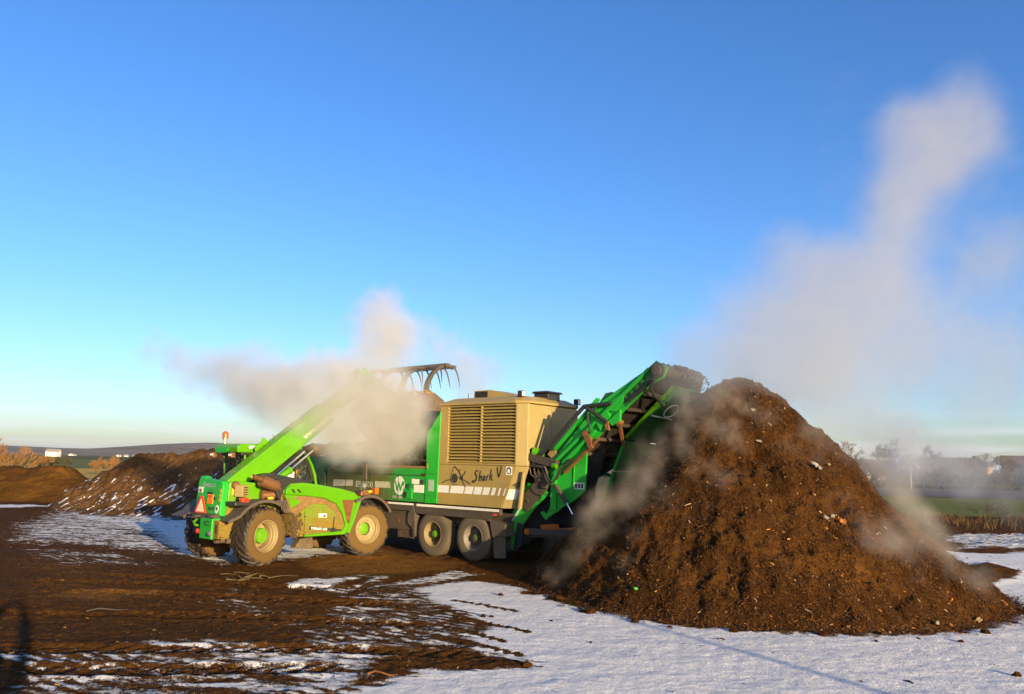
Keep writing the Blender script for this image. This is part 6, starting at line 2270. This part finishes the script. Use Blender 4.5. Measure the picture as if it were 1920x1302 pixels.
clods = [(-0.11, 13.96, .075), (-0.35, 12.06, .07), (-0.22, 12.04, .05), (0.66, 11.83, .045), (1.30, 12.5, .13), (2.93, 11.65, .06), (1.9, 11.9, .09), (2.35, 11.55, .06), (3.34, 10.1, .04), (5.86, 9.3, .07),
         (0.25, 9.27, .09), (6.2, 11.0, .06), (5.0, 10.9, .05), (3.2, 11.35, .09), (4.4, 11.2, .10), (5.3, 11.35, .09), (-4.0, 11.6, .05), (-1.0, 17.2, .06), (6.9, 11.6, .1), (1.1, 10.5, .04), (0.9, 13.6, .12), (-2.3, 13.1, .06), (-6.1, 9.4, .05)]
clod_mb = [MB().blob((0, 0, 0.35), 1, 0.85, 0.7, s, 0.28, 12, 9) for s in (1, 2, 3)]
protos = []
for k, (x, y, r) in enumerate(clods):
    if k < 3:
        o = clod_mb[k].build('clod', M['compost'], smooth=True)
        protos.append(o)
    else:
        o = protos[k % 3].copy()
        COL.objects.link(o)
    o.location = (x, y, 0.0)
    o.scale = (r * 0.65, r * 0.65, r * 0.65)
    o.rotation_euler = (0, 0, k * 1.7)
    tag(o, 'brown clod of compost lying loose on the yard around the tall heap', 'clod', 'clods scattered around the heap')
o['label'] = o['label']


def on_heap(px, pz, q=None):
    """point on the sunny flank of the heap: angle px (degrees), relative radius pz"""
    th = np.array([R(px)])
    x, y, z = heap_surface(th, np.array([pz]))
    return Vector((float(x[0]), float(y[0]), float(z[0])))


def scrap(name, label, mat, th, q, w, h, seed, crumple=0.3):
    w, h = w * 0.78, h * 0.78
    p = on_heap(th, q)
    n = Vector((math.cos(R(th)) * 0.68, math.sin(R(th)) * 0.68, 0.73))
    a = n.orthogonal().normalized()
    b = n.cross(a)
    r = random.Random(seed)
    N = 7
    vs = [p + n * (0.05 + r.uniform(0, crumple) * min(w, h)) + a * ((i / (N - 1) - 0.5) * w * 0.8 + r.gauss(0, w * 0.06)) + b * ((j / (N - 1) - 0.5) * h + r.gauss(0, h * 0.05)) for j in range(N) for i in range(N)]
    keep = lambda i, j: not ((i in (0, N - 2)) and (j in (0, N - 2)) or r.random() < 0.16)
    fs = [(j * N + i, j * N + i + 1, (j + 1) * N + i + 1, (j + 1) * N + i) for j in range(N - 1) for i in range(N - 1) if keep(i, j)]
    m = MB()
    m.add(vs, fs)
    o = m.build(name, M[mat], fix=False)
    md = o.modifiers.new('thick', 'SOLIDIFY')
    md.thickness = 0.006
    return tag(o, label, name.split('_')[-1])


M['green_scrap'] = simple('green_plastic', (0.10, 0.55, 0.04), 0.4, var=0.2)
scrap('paper_scrap', 'crumpled white scrap with a dark hole, largest white piece right of the heap middle', 'scrap_white', -66, 0.47, 0.16, 0.26, 1, 0.5)
scrap('paper_scrap', 'white crumpled scrap near the top of the heap', 'scrap_white', -92, 0.255, 0.09, 0.10, 2, 0.5)
scrap('paper_scrap', 'small white scrap a little below the one near the top of the heap', 'scrap_white', -93, 0.37, 0.07, 0.12, 3, 0.5)
scrap('film_scrap', 'grey-white plastic film sticking out of the heap left of the orange rag', 'scrap_white', -77, 0.655, 0.10, 0.10, 4, 0.6)
scrap('rag', 'torn orange rag half buried in the middle of the heap', 'scrap_orange', -70, 0.66, 0.18, 0.13, 5, 0.5)
scrap('rag', 'white torn rag lying against the orange rag in the heap', 'scrap_white', -72.5, 0.64, 0.14, 0.07, 6, 0.5)
scrap('film_scrap', 'bright green plastic shred at the left foot of the heap', 'green_scrap', -131, 0.93, 0.07, 0.09, 7, 0.5)
scrap('rag', 'small red-orange shred left of the heap middle', 'rust', -93, 0.70, 0.08, 0.06, 8, 0.5)
scrap('fallen_leaf', 'curled orange leaf low on the heap, below the orange rag', 'scrap_orange', -77, 0.95, 0.07, 0.08, 9, 0.4)
scrap('fallen_leaf', 'yellow-orange leaf at the front foot of the heap', 'scrap_orange', -86, 1.0, 0.09, 0.05, 10, 0.4)
scrap('cardboard_scrap', 'flat pale brown cardboard piece at the right foot of the heap', 'beige_trim', -52, 1.0, 0.28, 0.08, 11, 0.3)
scrap('cardboard_scrap', 'yellowish cardboard piece above the white scrap on the right flank', 'beige_trim', -58, 0.47, 0.12, 0.05, 12, 0.3)
scrap('fallen_leaf', 'large golden leaf at the far right foot of the heap', 'scrap_orange', -33, 0.98, 0.12, 0.14, 13, 0.5)
scrap('cardboard_scrap', 'cream cardboard scrap lying beside a yellow leaf at the heap foot', 'scrap_white', -66, 1.0, 0.13, 0.06, 14, 0.3)
scrap('fallen_leaf', 'yellow leaf beside the cream cardboard scrap', 'scrap_orange', -63, 1.01, 0.08, 0.07, 15, 0.4)

# the lamp post beyond the picture's edge whose thin shadow crosses the snow
lp = empty('lamp_post', (12.6, -5.7, 0))
tag(lp, 'slim grey post behind the camera that throws the thin shadow across the snow', 'post')
m = MB()
m.tube([(0, 0, 0), (0, 0, 3.55)], [0.055, 0.045], 14)
m.build('post', M['steel'], lp)
m = MB()
m.tube([(0, 0, 0), (0, 0, 0.25)], [0.10, 0.09], 14)
m.build('base', M['steel'], lp)


# the photographer, whose shadow falls at the lower left; arms raised with the phone just behind the lens
def photographer():
    me = bpy.data.meshes.new('person')
    J = [(0, -0.42, 0.98, 0.15), (0, -0.42, 1.20, 0.14), (0, -0.43, 1.42, 0.15), (0, -0.43, 1.55, 0.07), (0, -0.42, 1.66, 0.085), (0, -0.41, 1.75, 0.10), (0, -0.42, 1.84, 0.06),
         (0.10, -0.42, 0.90, 0.10), (0.12, -0.40, 0.52, 0.065), (0.13, -0.44, 0.10, 0.045), (0.14, -0.32, 0.04, 0.04),
         (-0.10, -0.42, 0.90, 0.10), (-0.12, -0.40, 0.52, 0.065), (-0.13, -0.44, 0.10, 0.045), (-0.14, -0.32, 0.04, 0.04),
         (0.20, -0.42, 1.47, 0.075), (0.34, -0.36, 1.72, 0.055), (0.30, -0.24, 1.98, 0.045), (0.17, -0.10, 2.19, 0.033), (0.11, -0.06, 2.25, 0.030),
         (-0.20, -0.42, 1.47, 0.075), (-0.34, -0.36, 1.72, 0.055), (-0.30, -0.24, 1.98, 0.045), (-0.17, -0.10, 2.19, 0.033), (-0.11, -0.06, 2.25, 0.030)]
    E_ = [(0, 1), (1, 2), (2, 3), (3, 4), (4, 5), (5, 6), (0, 7), (7, 8), (8, 9), (9, 10), (0, 11), (11, 12), (12, 13), (13, 14),
          (2, 15), (15, 16), (16, 17), (17, 18), (18, 19), (2, 20), (20, 21), (21, 22), (22, 23), (23, 24)]
    rad = [j[3] * (2.0 if j[2] > 1.3 else 1.6) for j in J]
    pts = [j[:3] for j in J]
    for s in (1, -1):
        b = 19 if s > 0 else 24
        for f, (dx, dy, dz) in enumerate(((-0.035, 0.030, 0.055), (-0.040, 0.032, 0.035), (-0.042, 0.032, 0.012), (-0.036, 0.03, -0.01), (-0.01, -0.005, -0.045))):
            a = len(pts)
            p0 = pts[b]
            pts.append((p0[0] + s * dx * 0.7, p0[1] + dy * 0.3, p0[2] + dz * 0.9))
            rad.append(0.010)
            pts.append((p0[0] + s * dx * 1.5, p0[1] + dy * 0.8, p0[2] + dz * 1.15))
            rad.append(0.008)
            E_ += [(b, a), (a, a + 1)]
    me.from_pydata(pts, E_, [])
    o = bpy.data.objects.new('person', me)
    COL.objects.link(o)
    sk = o.modifiers.new('skin', 'SKIN')
    sk.use_smooth_shade = True
    layer = me.skin_vertices[0].data if me.skin_vertices else None
    if layer is None:
        bm = bmesh.new()
        bm.from_mesh(me)
        bm.verts.layers.skin.verify()
        bm.to_mesh(me)
        bm.free()
        layer = me.skin_vertices[0].data
    for i, v in enumerate(layer):
        v.radius = (rad[i], rad[i])
        v.use_root = i == 0
    sb = o.modifiers.new('sub', 'SUBSURF')
    sb.levels = 1
    sb.render_levels = 1
    me.materials.append(simple('dark_work_clothes', (0.04, 0.045, 0.06), 0.9, var=0.2))
    tag(o, 'person in dark clothes holding a phone overhead, seen as the shadow at lower left', 'person')
    return o


photographer()
m = MB()
m.box(-0.082, 0.082, -0.075, -0.066, 2.255, 2.335)
tag(m.build('phone', M['black'], bevel=0.004), 'black phone held sideways at arm\'s length above the photographer\'s head', 'phone')


# ------------------------------------------------------------------ steam: density grids shaped by puffs and noise
PUFF_LOADER = [
    (-3.18, 20.60, 5.91, 0.99, 0.99, 0.95),
    (-3.81, 20.60, 5.46, 0.92, 0.92, 0.95),
    (-2.75, 20.80, 5.22, 0.93, 0.93, 0.75),
    (-3.27, 19.80, 4.38, 1.23, 1.23, 0.95),
    (-3.50, 19.00, 3.63, 1.24, 1.12, 1.10),
    (-2.75, 19.30, 3.27, 1.13, 0.91, 1.15),
    (-3.92, 18.60, 3.20, 1.09, 0.98, 1.10),
    (-3.37, 19.20, 2.72, 0.99, 0.79, 0.95),
    (-2.28, 19.40, 2.88, 0.74, 0.59, 0.75),
    (-4.41, 18.40, 3.63, 1.02, 0.91, 1.00),
    (-5.12, 18.60, 3.88, 1.03, 1.03, 1.00),
    (-6.09, 19.20, 4.18, 1.13, 1.13, 1.00),
    (-7.13, 19.80, 4.50, 1.16, 1.16, 0.78),
    (-8.25, 20.50, 4.78, 1.20, 1.20, 0.62),
    (-9.49, 21.00, 5.04, 1.16, 1.16, 0.48),
    (-7.43, 20.00, 3.89, 0.83, 0.83, 0.40),
    (-8.79, 20.50, 4.48, 0.85, 0.85, 0.35),
    (-5.21, 18.20, 3.16, 0.88, 0.70, 0.50),
    (-4.85, 19.50, 4.45, 0.81, 0.81, 0.50),
    (-6.24, 19.00, 3.44, 0.79, 0.79, 0.50),
    (-10.23, 21.00, 5.17, 1.01, 1.01, 0.30),
    (-4.20, 19.50, 2.45, 0.61, 0.48, 0.30),
    (-1.51, 21.80, 5.24, 1.20, 1.20, 0.60),
    (-0.60, 22.00, 5.13, 1.14, 1.14, 0.50),
    (-1.19, 22.00, 4.20, 1.06, 1.06, 0.55),
    (-1.95, 21.50, 5.64, 0.74, 0.74, 0.30),
    (-2.37, 21.00, 6.15, 0.65, 0.65, 0.50),
    (-4.71, 21.00, 5.95, 0.72, 0.72, 0.35),
    (-4.11, 20.80, 6.37, 0.65, 0.65, 0.55),
    (-3.50, 20.60, 6.42, 0.71, 0.71, 0.60),
    (-4.30, 20.00, 4.79, 0.83, 0.83, 0.50),
]
PUFF_HEAP = [
    (3.49, 15.40, 4.20, 0.58, 0.58, 1.20),
    (3.86, 15.00, 3.95, 0.67, 0.67, 1.40),
    (4.29, 15.20, 4.36, 0.79, 0.79, 1.50),
    (3.92, 15.60, 4.73, 0.75, 0.75, 1.10),
    (3.46, 16.00, 4.78, 0.66, 0.66, 0.80),
    (4.90, 15.30, 4.27, 0.84, 0.84, 1.20),
    (4.64, 15.80, 5.00, 0.87, 0.87, 0.95),
    (5.48, 16.00, 4.93, 1.21, 1.21, 1.00),
    (5.82, 15.50, 4.21, 0.96, 0.96, 1.10),
    (6.62, 16.60, 5.41, 1.37, 1.37, 0.90),
    (7.58, 16.90, 5.72, 1.34, 1.34, 0.90),
    (7.18, 17.00, 6.47, 1.11, 1.11, 0.85),
    (8.24, 17.20, 6.66, 1.13, 1.13, 0.85),
    (6.22, 17.00, 6.57, 1.00, 1.00, 0.70),
    (5.76, 17.00, 7.30, 0.82, 0.82, 0.50),
    (4.77, 16.60, 5.96, 0.86, 0.86, 0.55),
    (8.94, 17.50, 7.77, 1.03, 1.03, 0.85),
    (9.40, 17.80, 8.80, 1.04, 1.04, 0.90),
    (9.74, 18.00, 9.69, 1.24, 1.24, 0.95),
    (10.61, 18.20, 10.35, 1.26, 1.26, 0.95),
    (11.06, 18.40, 11.37, 1.14, 1.14, 0.95),
    (9.57, 18.20, 10.67, 0.88, 0.88, 0.70),
    (11.75, 18.50, 10.79, 0.89, 0.89, 0.65),
    (12.59, 18.60, 10.35, 0.83, 0.83, 0.50),
    (7.41, 16.60, 4.84, 1.09, 1.09, 0.85),
    (6.50, 15.60, 3.91, 0.75, 0.75, 0.90),
    (5.34, 14.80, 3.71, 0.61, 0.61, 0.80),
    (8.32, 17.00, 5.27, 1.00, 1.00, 0.60),
    (9.35, 17.50, 6.25, 0.97, 0.97, 0.45),
    (4.34, 14.20, 3.53, 0.49, 0.39, 0.60),
    (4.81, 13.90, 3.14, 0.48, 0.38, 0.50),
    (5.73, 14.30, 3.08, 0.49, 0.39, 0.60),
    (3.84, 14.20, 3.33, 0.44, 0.35, 0.60),
    (7.74, 16.40, 3.90, 0.90, 0.90, 0.60),
    (7.06, 16.80, 5.45, 2.32, 2.32, 0.40),
    (5.63, 16.40, 5.47, 1.70, 1.70, 0.40),
    (9.01, 17.60, 8.20, 2.06, 2.06, 0.38),
    (10.77, 18.20, 10.77, 2.01, 2.01, 0.38),
    (8.48, 17.20, 6.42, 1.90, 1.90, 0.40),
    (5.36, 16.40, 4.30, 0.90, 0.90, 1.30),
    (6.37, 16.40, 3.75, 0.85, 0.85, 1.30),
    (7.14, 16.40, 3.32, 0.79, 0.79, 1.20),
    (8.01, 16.60, 3.01, 0.74, 0.74, 0.90),
    (7.70, 16.80, 4.16, 1.04, 1.04, 0.90),
    (9.27, 17.50, 4.76, 1.33, 1.33, 0.70),
    (10.59, 18.00, 5.61, 1.49, 1.49, 0.65),
    (11.98, 18.80, 7.68, 1.69, 1.69, 0.60),
    (12.45, 19.00, 5.02, 1.57, 1.57, 0.60),
    (11.00, 18.50, 3.64, 1.28, 1.28, 0.60),
    (8.01, 18.50, 11.71, 1.40, 1.40, 0.34),
    (7.67, 18.50, 9.99, 1.40, 1.40, 0.32),
    (12.04, 19.00, 8.58, 1.83, 1.83, 0.36),
    (12.63, 19.50, 6.75, 2.02, 2.02, 0.38),
    (10.58, 19.00, 4.71, 1.70, 1.70, 0.42),
    (12.78, 20.00, 4.60, 1.79, 1.79, 0.38),
    (8.69, 17.00, 3.38, 0.94, 0.94, 0.45),
    (3.28, 16.20, 4.81, 0.67, 0.67, 0.34),
    (3.85, 16.20, 5.16, 0.67, 0.67, 0.34),
]
PUFF_LEFT = [
    (0.81, 13.60, 0.46, 0.47, 0.28, 0.80),
    (1.11, 13.40, 0.88, 0.46, 0.28, 0.80),
    (1.41, 13.30, 1.29, 0.55, 0.33, 0.85),
    (1.77, 13.30, 1.61, 0.55, 0.33, 0.90),
    (2.14, 13.40, 2.01, 0.55, 0.33, 0.90),
    (2.55, 13.60, 2.43, 0.61, 0.37, 0.90),
    (2.97, 13.80, 2.86, 0.57, 0.34, 0.90),
    (3.45, 14.20, 3.32, 0.54, 0.32, 0.90),
    (3.90, 14.40, 3.69, 0.50, 0.30, 0.90),
    (1.51, 12.60, 0.81, 0.43, 0.25, 0.55),
    (1.93, 12.60, 1.23, 0.48, 0.25, 0.60),
    (2.48, 12.80, 1.82, 0.53, 0.26, 0.65),
    (2.99, 13.10, 2.43, 0.54, 0.27, 0.65),
    (3.65, 13.50, 3.00, 0.56, 0.28, 0.65),
    (3.16, 12.40, 1.85, 0.60, 0.30, 0.42),
    (3.89, 12.80, 2.45, 0.62, 0.31, 0.42),
    (1.38, 15.00, 2.31, 0.62, 0.37, 0.35),
    (2.02, 15.20, 2.73, 0.63, 0.38, 0.35),
    (4.46, 13.70, 3.21, 0.57, 0.28, 0.55),
    (4.09, 12.40, 1.87, 0.60, 0.30, 0.36),
    (2.44, 12.20, 1.04, 0.50, 0.25, 0.36),
]
PUFF_RIGHT = [
    (5.68, 14.40, 3.18, 0.60, 0.42, 0.60),
    (6.16, 14.20, 2.70, 0.59, 0.41, 0.60),
    (6.53, 14.00, 2.23, 0.58, 0.41, 0.65),
    (6.84, 13.70, 1.78, 0.61, 0.43, 0.75),
    (7.01, 13.20, 1.37, 0.59, 0.41, 0.75),
    (7.20, 12.80, 0.90, 0.53, 0.37, 0.70),
    (6.05, 12.20, 1.11, 0.59, 0.29, 0.60),
    (5.71, 12.30, 1.50, 0.59, 0.30, 0.60),
    (5.44, 12.60, 1.97, 0.56, 0.28, 0.50),
    (7.50, 12.50, 0.54, 0.43, 0.26, 0.60),
    (5.86, 11.70, 0.70, 0.48, 0.25, 0.45),
    (5.19, 13.00, 2.48, 0.54, 0.27, 0.45),
]
PUFF_DRIFT = [
    (11.40, 24.00, 2.83, 1.16, 1.16, 0.80),
    (14.42, 28.00, 2.37, 1.45, 1.45, 0.90),
    (18.00, 32.00, 2.30, 1.54, 1.54, 0.85),
    (21.98, 36.00, 2.46, 1.49, 1.49, 0.60),
    (25.28, 38.00, 2.51, 1.57, 1.57, 0.60),
    (14.28, 28.00, 3.32, 1.16, 1.16, 0.60),
    (10.33, 22.00, 3.53, 0.91, 0.91, 0.70),
    (17.87, 30.00, 1.82, 1.03, 1.03, 0.60),
    (19.46, 30.00, 1.25, 1.24, 1.24, 0.50),
    (25.39, 36.00, 2.05, 1.99, 1.99, 0.60),
    (18.94, 34.00, 3.11, 1.41, 1.41, 0.50),
]
PUFF_DARK = [
    (-11.57, 33.00, 1.79, 1.14, 1.14, 0.30),
    (-12.88, 34.00, 2.22, 1.06, 1.06, 0.30),
    (-11.27, 34.00, 2.48, 0.94, 0.94, 0.30),
    (-14.90, 36.00, 2.62, 0.87, 0.87, 0.12),
    (-11.25, 31.00, 1.30, 0.86, 0.86, 0.20),
]
PUFF_FACE = [
    (3.61, 13.70, 3.01, 0.43, 0.25, 0.80),
    (4.07, 13.70, 2.74, 0.47, 0.25, 0.75),
    (4.59, 14.10, 3.34, 0.44, 0.25, 0.75),
    (4.88, 13.60, 2.75, 0.47, 0.25, 0.60),
    (3.10, 13.20, 2.26, 0.46, 0.25, 0.70),
    (3.61, 13.10, 2.18, 0.50, 0.25, 0.60),
    (2.57, 12.80, 1.74, 0.44, 0.25, 0.60),
    (5.26, 13.40, 2.48, 0.46, 0.25, 0.60),
    (4.36, 13.20, 2.28, 0.46, 0.25, 0.50),
    (2.06, 12.40, 1.17, 0.38, 0.25, 0.60),
    (2.74, 12.40, 1.51, 0.43, 0.25, 0.50),
    (1.84, 12.00, 0.81, 0.37, 0.25, 0.55),
    (4.27, 14.30, 3.44, 0.39, 0.25, 0.80),
    (3.27, 12.50, 1.68, 0.39, 0.25, 0.40),
    (5.30, 12.90, 1.87, 0.44, 0.25, 0.50),
]



def steam(name, label, puffs, k, warp=0.45, wscale=0.55, erode=0.55, escale=1.1, vox=0.16, seed=0.0, col=(0.97, 0.90, 0.80), aniso=0.2, floor=None, power=1.4):
    m = bpy.data.materials.new(name + '_vapour')
    m.use_nodes = True
    t = m.node_tree
    t.nodes.clear()
    g = NT(t)
    pv = g.n('ShaderNodeVolumePrincipled', {'Color': (*col, 1), 'Density': k, 'Anisotropy': aniso})
    out = g.n('ShaderNodeOutputMaterial')
    t.links.new(pv.outputs[0], out.inputs['Volume'])
    pad = 0.25
    mn = [min(p[i] - p[3 if i != 1 else 4] for p in puffs) - pad for i in range(3)]
    mx = [max(p[i] + p[3 if i != 1 else 4] for p in puffs) + pad for i in range(3)]
    mn[2] = max(mn[2], 0.03)
    tr = bpy.data.node_groups.new(name + '_field', 'GeometryNodeTree')
    tr.interface.new_socket('Geometry', in_out='OUTPUT', socket_type='NodeSocketGeometry')
    q = NT(tr)
    pos = q.n('GeometryNodeInputPosition').outputs[0]
    off = q.vmath('ADD', pos, (seed, seed * 0.7, -seed))
    n1 = q.noise(off, wscale, 3.0, 0.5, color=True)
    w = q.vmath('SCALE', q.vmath('SUBTRACT', n1, (0.5, 0.5, 0.5)), scale=warp * 4)
    n2 = q.noise(off, wscale * 3.7, 3.0, 0.55, color=True)
    w2 = q.vmath('SCALE', q.vmath('SUBTRACT', n2, (0.5, 0.5, 0.5)), scale=warp * 1.5)
    wp = q.vmath('ADD', q.vmath('ADD', pos, w), w2)
    tot = None
    for (x, y, z, r, ry, s) in puffs:
        d = q.vmath('LENGTH', q.vmath('MULTIPLY', q.vmath('SUBTRACT', wp, (x, y, z)), (1 / r, 1 / ry, 1 / r)))
        f = q.math('MULTIPLY', q.math('EXPONENT', q.math('MULTIPLY', q.math('MULTIPLY', d, d), -1.7)), s)
        tot = f if tot is None else q.math('ADD', tot, f)
    e = q.noise(off, escale, 5.0, 0.58)
    e2 = q.noise(off, escale * 3.1, 4.0, 0.6)
    ero = q.math('ADD', q.math('MULTIPLY', e, 0.6), q.math('MULTIPLY', e2, 0.4))
    ero = q.mapr(ero, 0.32, 0.68, 1.0, 0.0)
    dens = q.math('SUBTRACT', q.math('MINIMUM', tot, 1.3), q.math('MULTIPLY', ero, erode))
    dens = q.math('POWER', q.math('MAXIMUM', dens, 0.0), power)
    if True:      # fade out towards the grid's own faces
        sx = q.n('ShaderNodeSeparateXYZ', {0: pos})
        for i in range(3):
            a = q.mapr(sx.outputs[i], mn[i], mn[i] + pad * 1.6, 0, 1, True) if i != 2 else q.mapr(sx.outputs[2], mn[2] - 0.01, mn[2] + 0.1, 0, 1)
            b = q.mapr(sx.outputs[i], mx[i], mx[i] - pad * 1.6, 0, 1, True)
            dens = q.math('MULTIPLY', dens, q.math('MULTIPLY', a, b))
    vc = q.n('GeometryNodeVolumeCube')
    tr.links.new(dens, vc.inputs['Density'])
    vc.inputs['Min'].default_value = mn
    vc.inputs['Max'].default_value = mx
    for i, nm in enumerate(('Resolution X', 'Resolution Y', 'Resolution Z')):
        vc.inputs[nm].default_value = max(8, min(230, int((mx[i] - mn[i]) / vox)))
    sm = q.n('GeometryNodeSetMaterial', {'Geometry': vc.outputs[0], 'Material': m})
    go = q.n('NodeGroupOutput')
    tr.links.new(sm.outputs[0], go.inputs[0])
    vd = bpy.data.volumes.new(name)
    o = bpy.data.objects.new(name, vd)
    vd.materials.append(m)
    COL.objects.link(o)
    md = o.modifiers.new('field', 'NODES')
    md.node_group = tr
    tag(o, label, kind='stuff')
    return o


steam('steam', 'thick warm steam rolling over the raised boom and tipped bucket', PUFF_LOADER, 1.9, seed=3.0, vox=0.07, erode=0.78, warp=0.34, wscale=0.6, escale=0.8, col=(1.0, 0.97, 0.91))
steam('steam', 'tall column of grey steam rising from the top of the compost heap', PUFF_HEAP, 0.54, seed=11.0, vox=0.085, erode=0.62, warp=0.32, wscale=0.45, escale=0.7, col=(0.94, 0.92, 0.89), aniso=0.4)
steam('steam', 'wisps of steam creeping up the left flank of the compost heap', PUFF_LEFT, 1.25, seed=5.0, vox=0.06, erode=0.88, warp=0.24, wscale=1.1, escale=1.5, col=(1.0, 0.86, 0.68))  # warm vapour colour stands in for low sunlight on the wisps
steam('steam', 'thin steam veiling the right flank of the compost heap', PUFF_RIGHT, 2.6, seed=8.0, vox=0.08, erode=0.55, warp=0.22, wscale=0.9, escale=1.0, col=(1.0, 0.92, 0.80))
steam('steam', 'torn wisps of steam hanging before the upper face of the compost heap', PUFF_FACE, 2.0, seed=17.0, vox=0.055, erode=0.75, warp=0.2, wscale=1.2, escale=1.7, col=(1.0, 0.86, 0.68))  # same beige tint, sunlight put into the colour of the steam
steam('steam', 'low bank of steam drifting across the field behind the heap', PUFF_DRIFT, 1.0, seed=2.0, vox=0.2, erode=0.35, warp=0.5, wscale=0.3, escale=0.35, col=(0.9, 0.89, 0.87), aniso=0.4)
steam('steam', 'faint steam over the dark snow-streaked heap', PUFF_DARK, 0.6, seed=14.0, vox=0.12, erode=0.3, warp=0.4, wscale=0.5, escale=0.6)


# ------------------------------------------------------------------ even, thin air between here and the hills
m, g, b, out = new_mat('thin_haze')
g.t.nodes.remove(b)
pv = g.n('ShaderNodeVolumePrincipled', {'Color': (1.0, 1.0, 1.0, 1), 'Density': 0.00005, 'Anisotropy': 0.3})
g.t.links.new(pv.outputs[0], out.inputs['Volume'])
hz = MB()
hz.box(-6500, 6500, -200, 6100, -2.5, 60)
tag(hz.build('haze', m), kind='stuff')
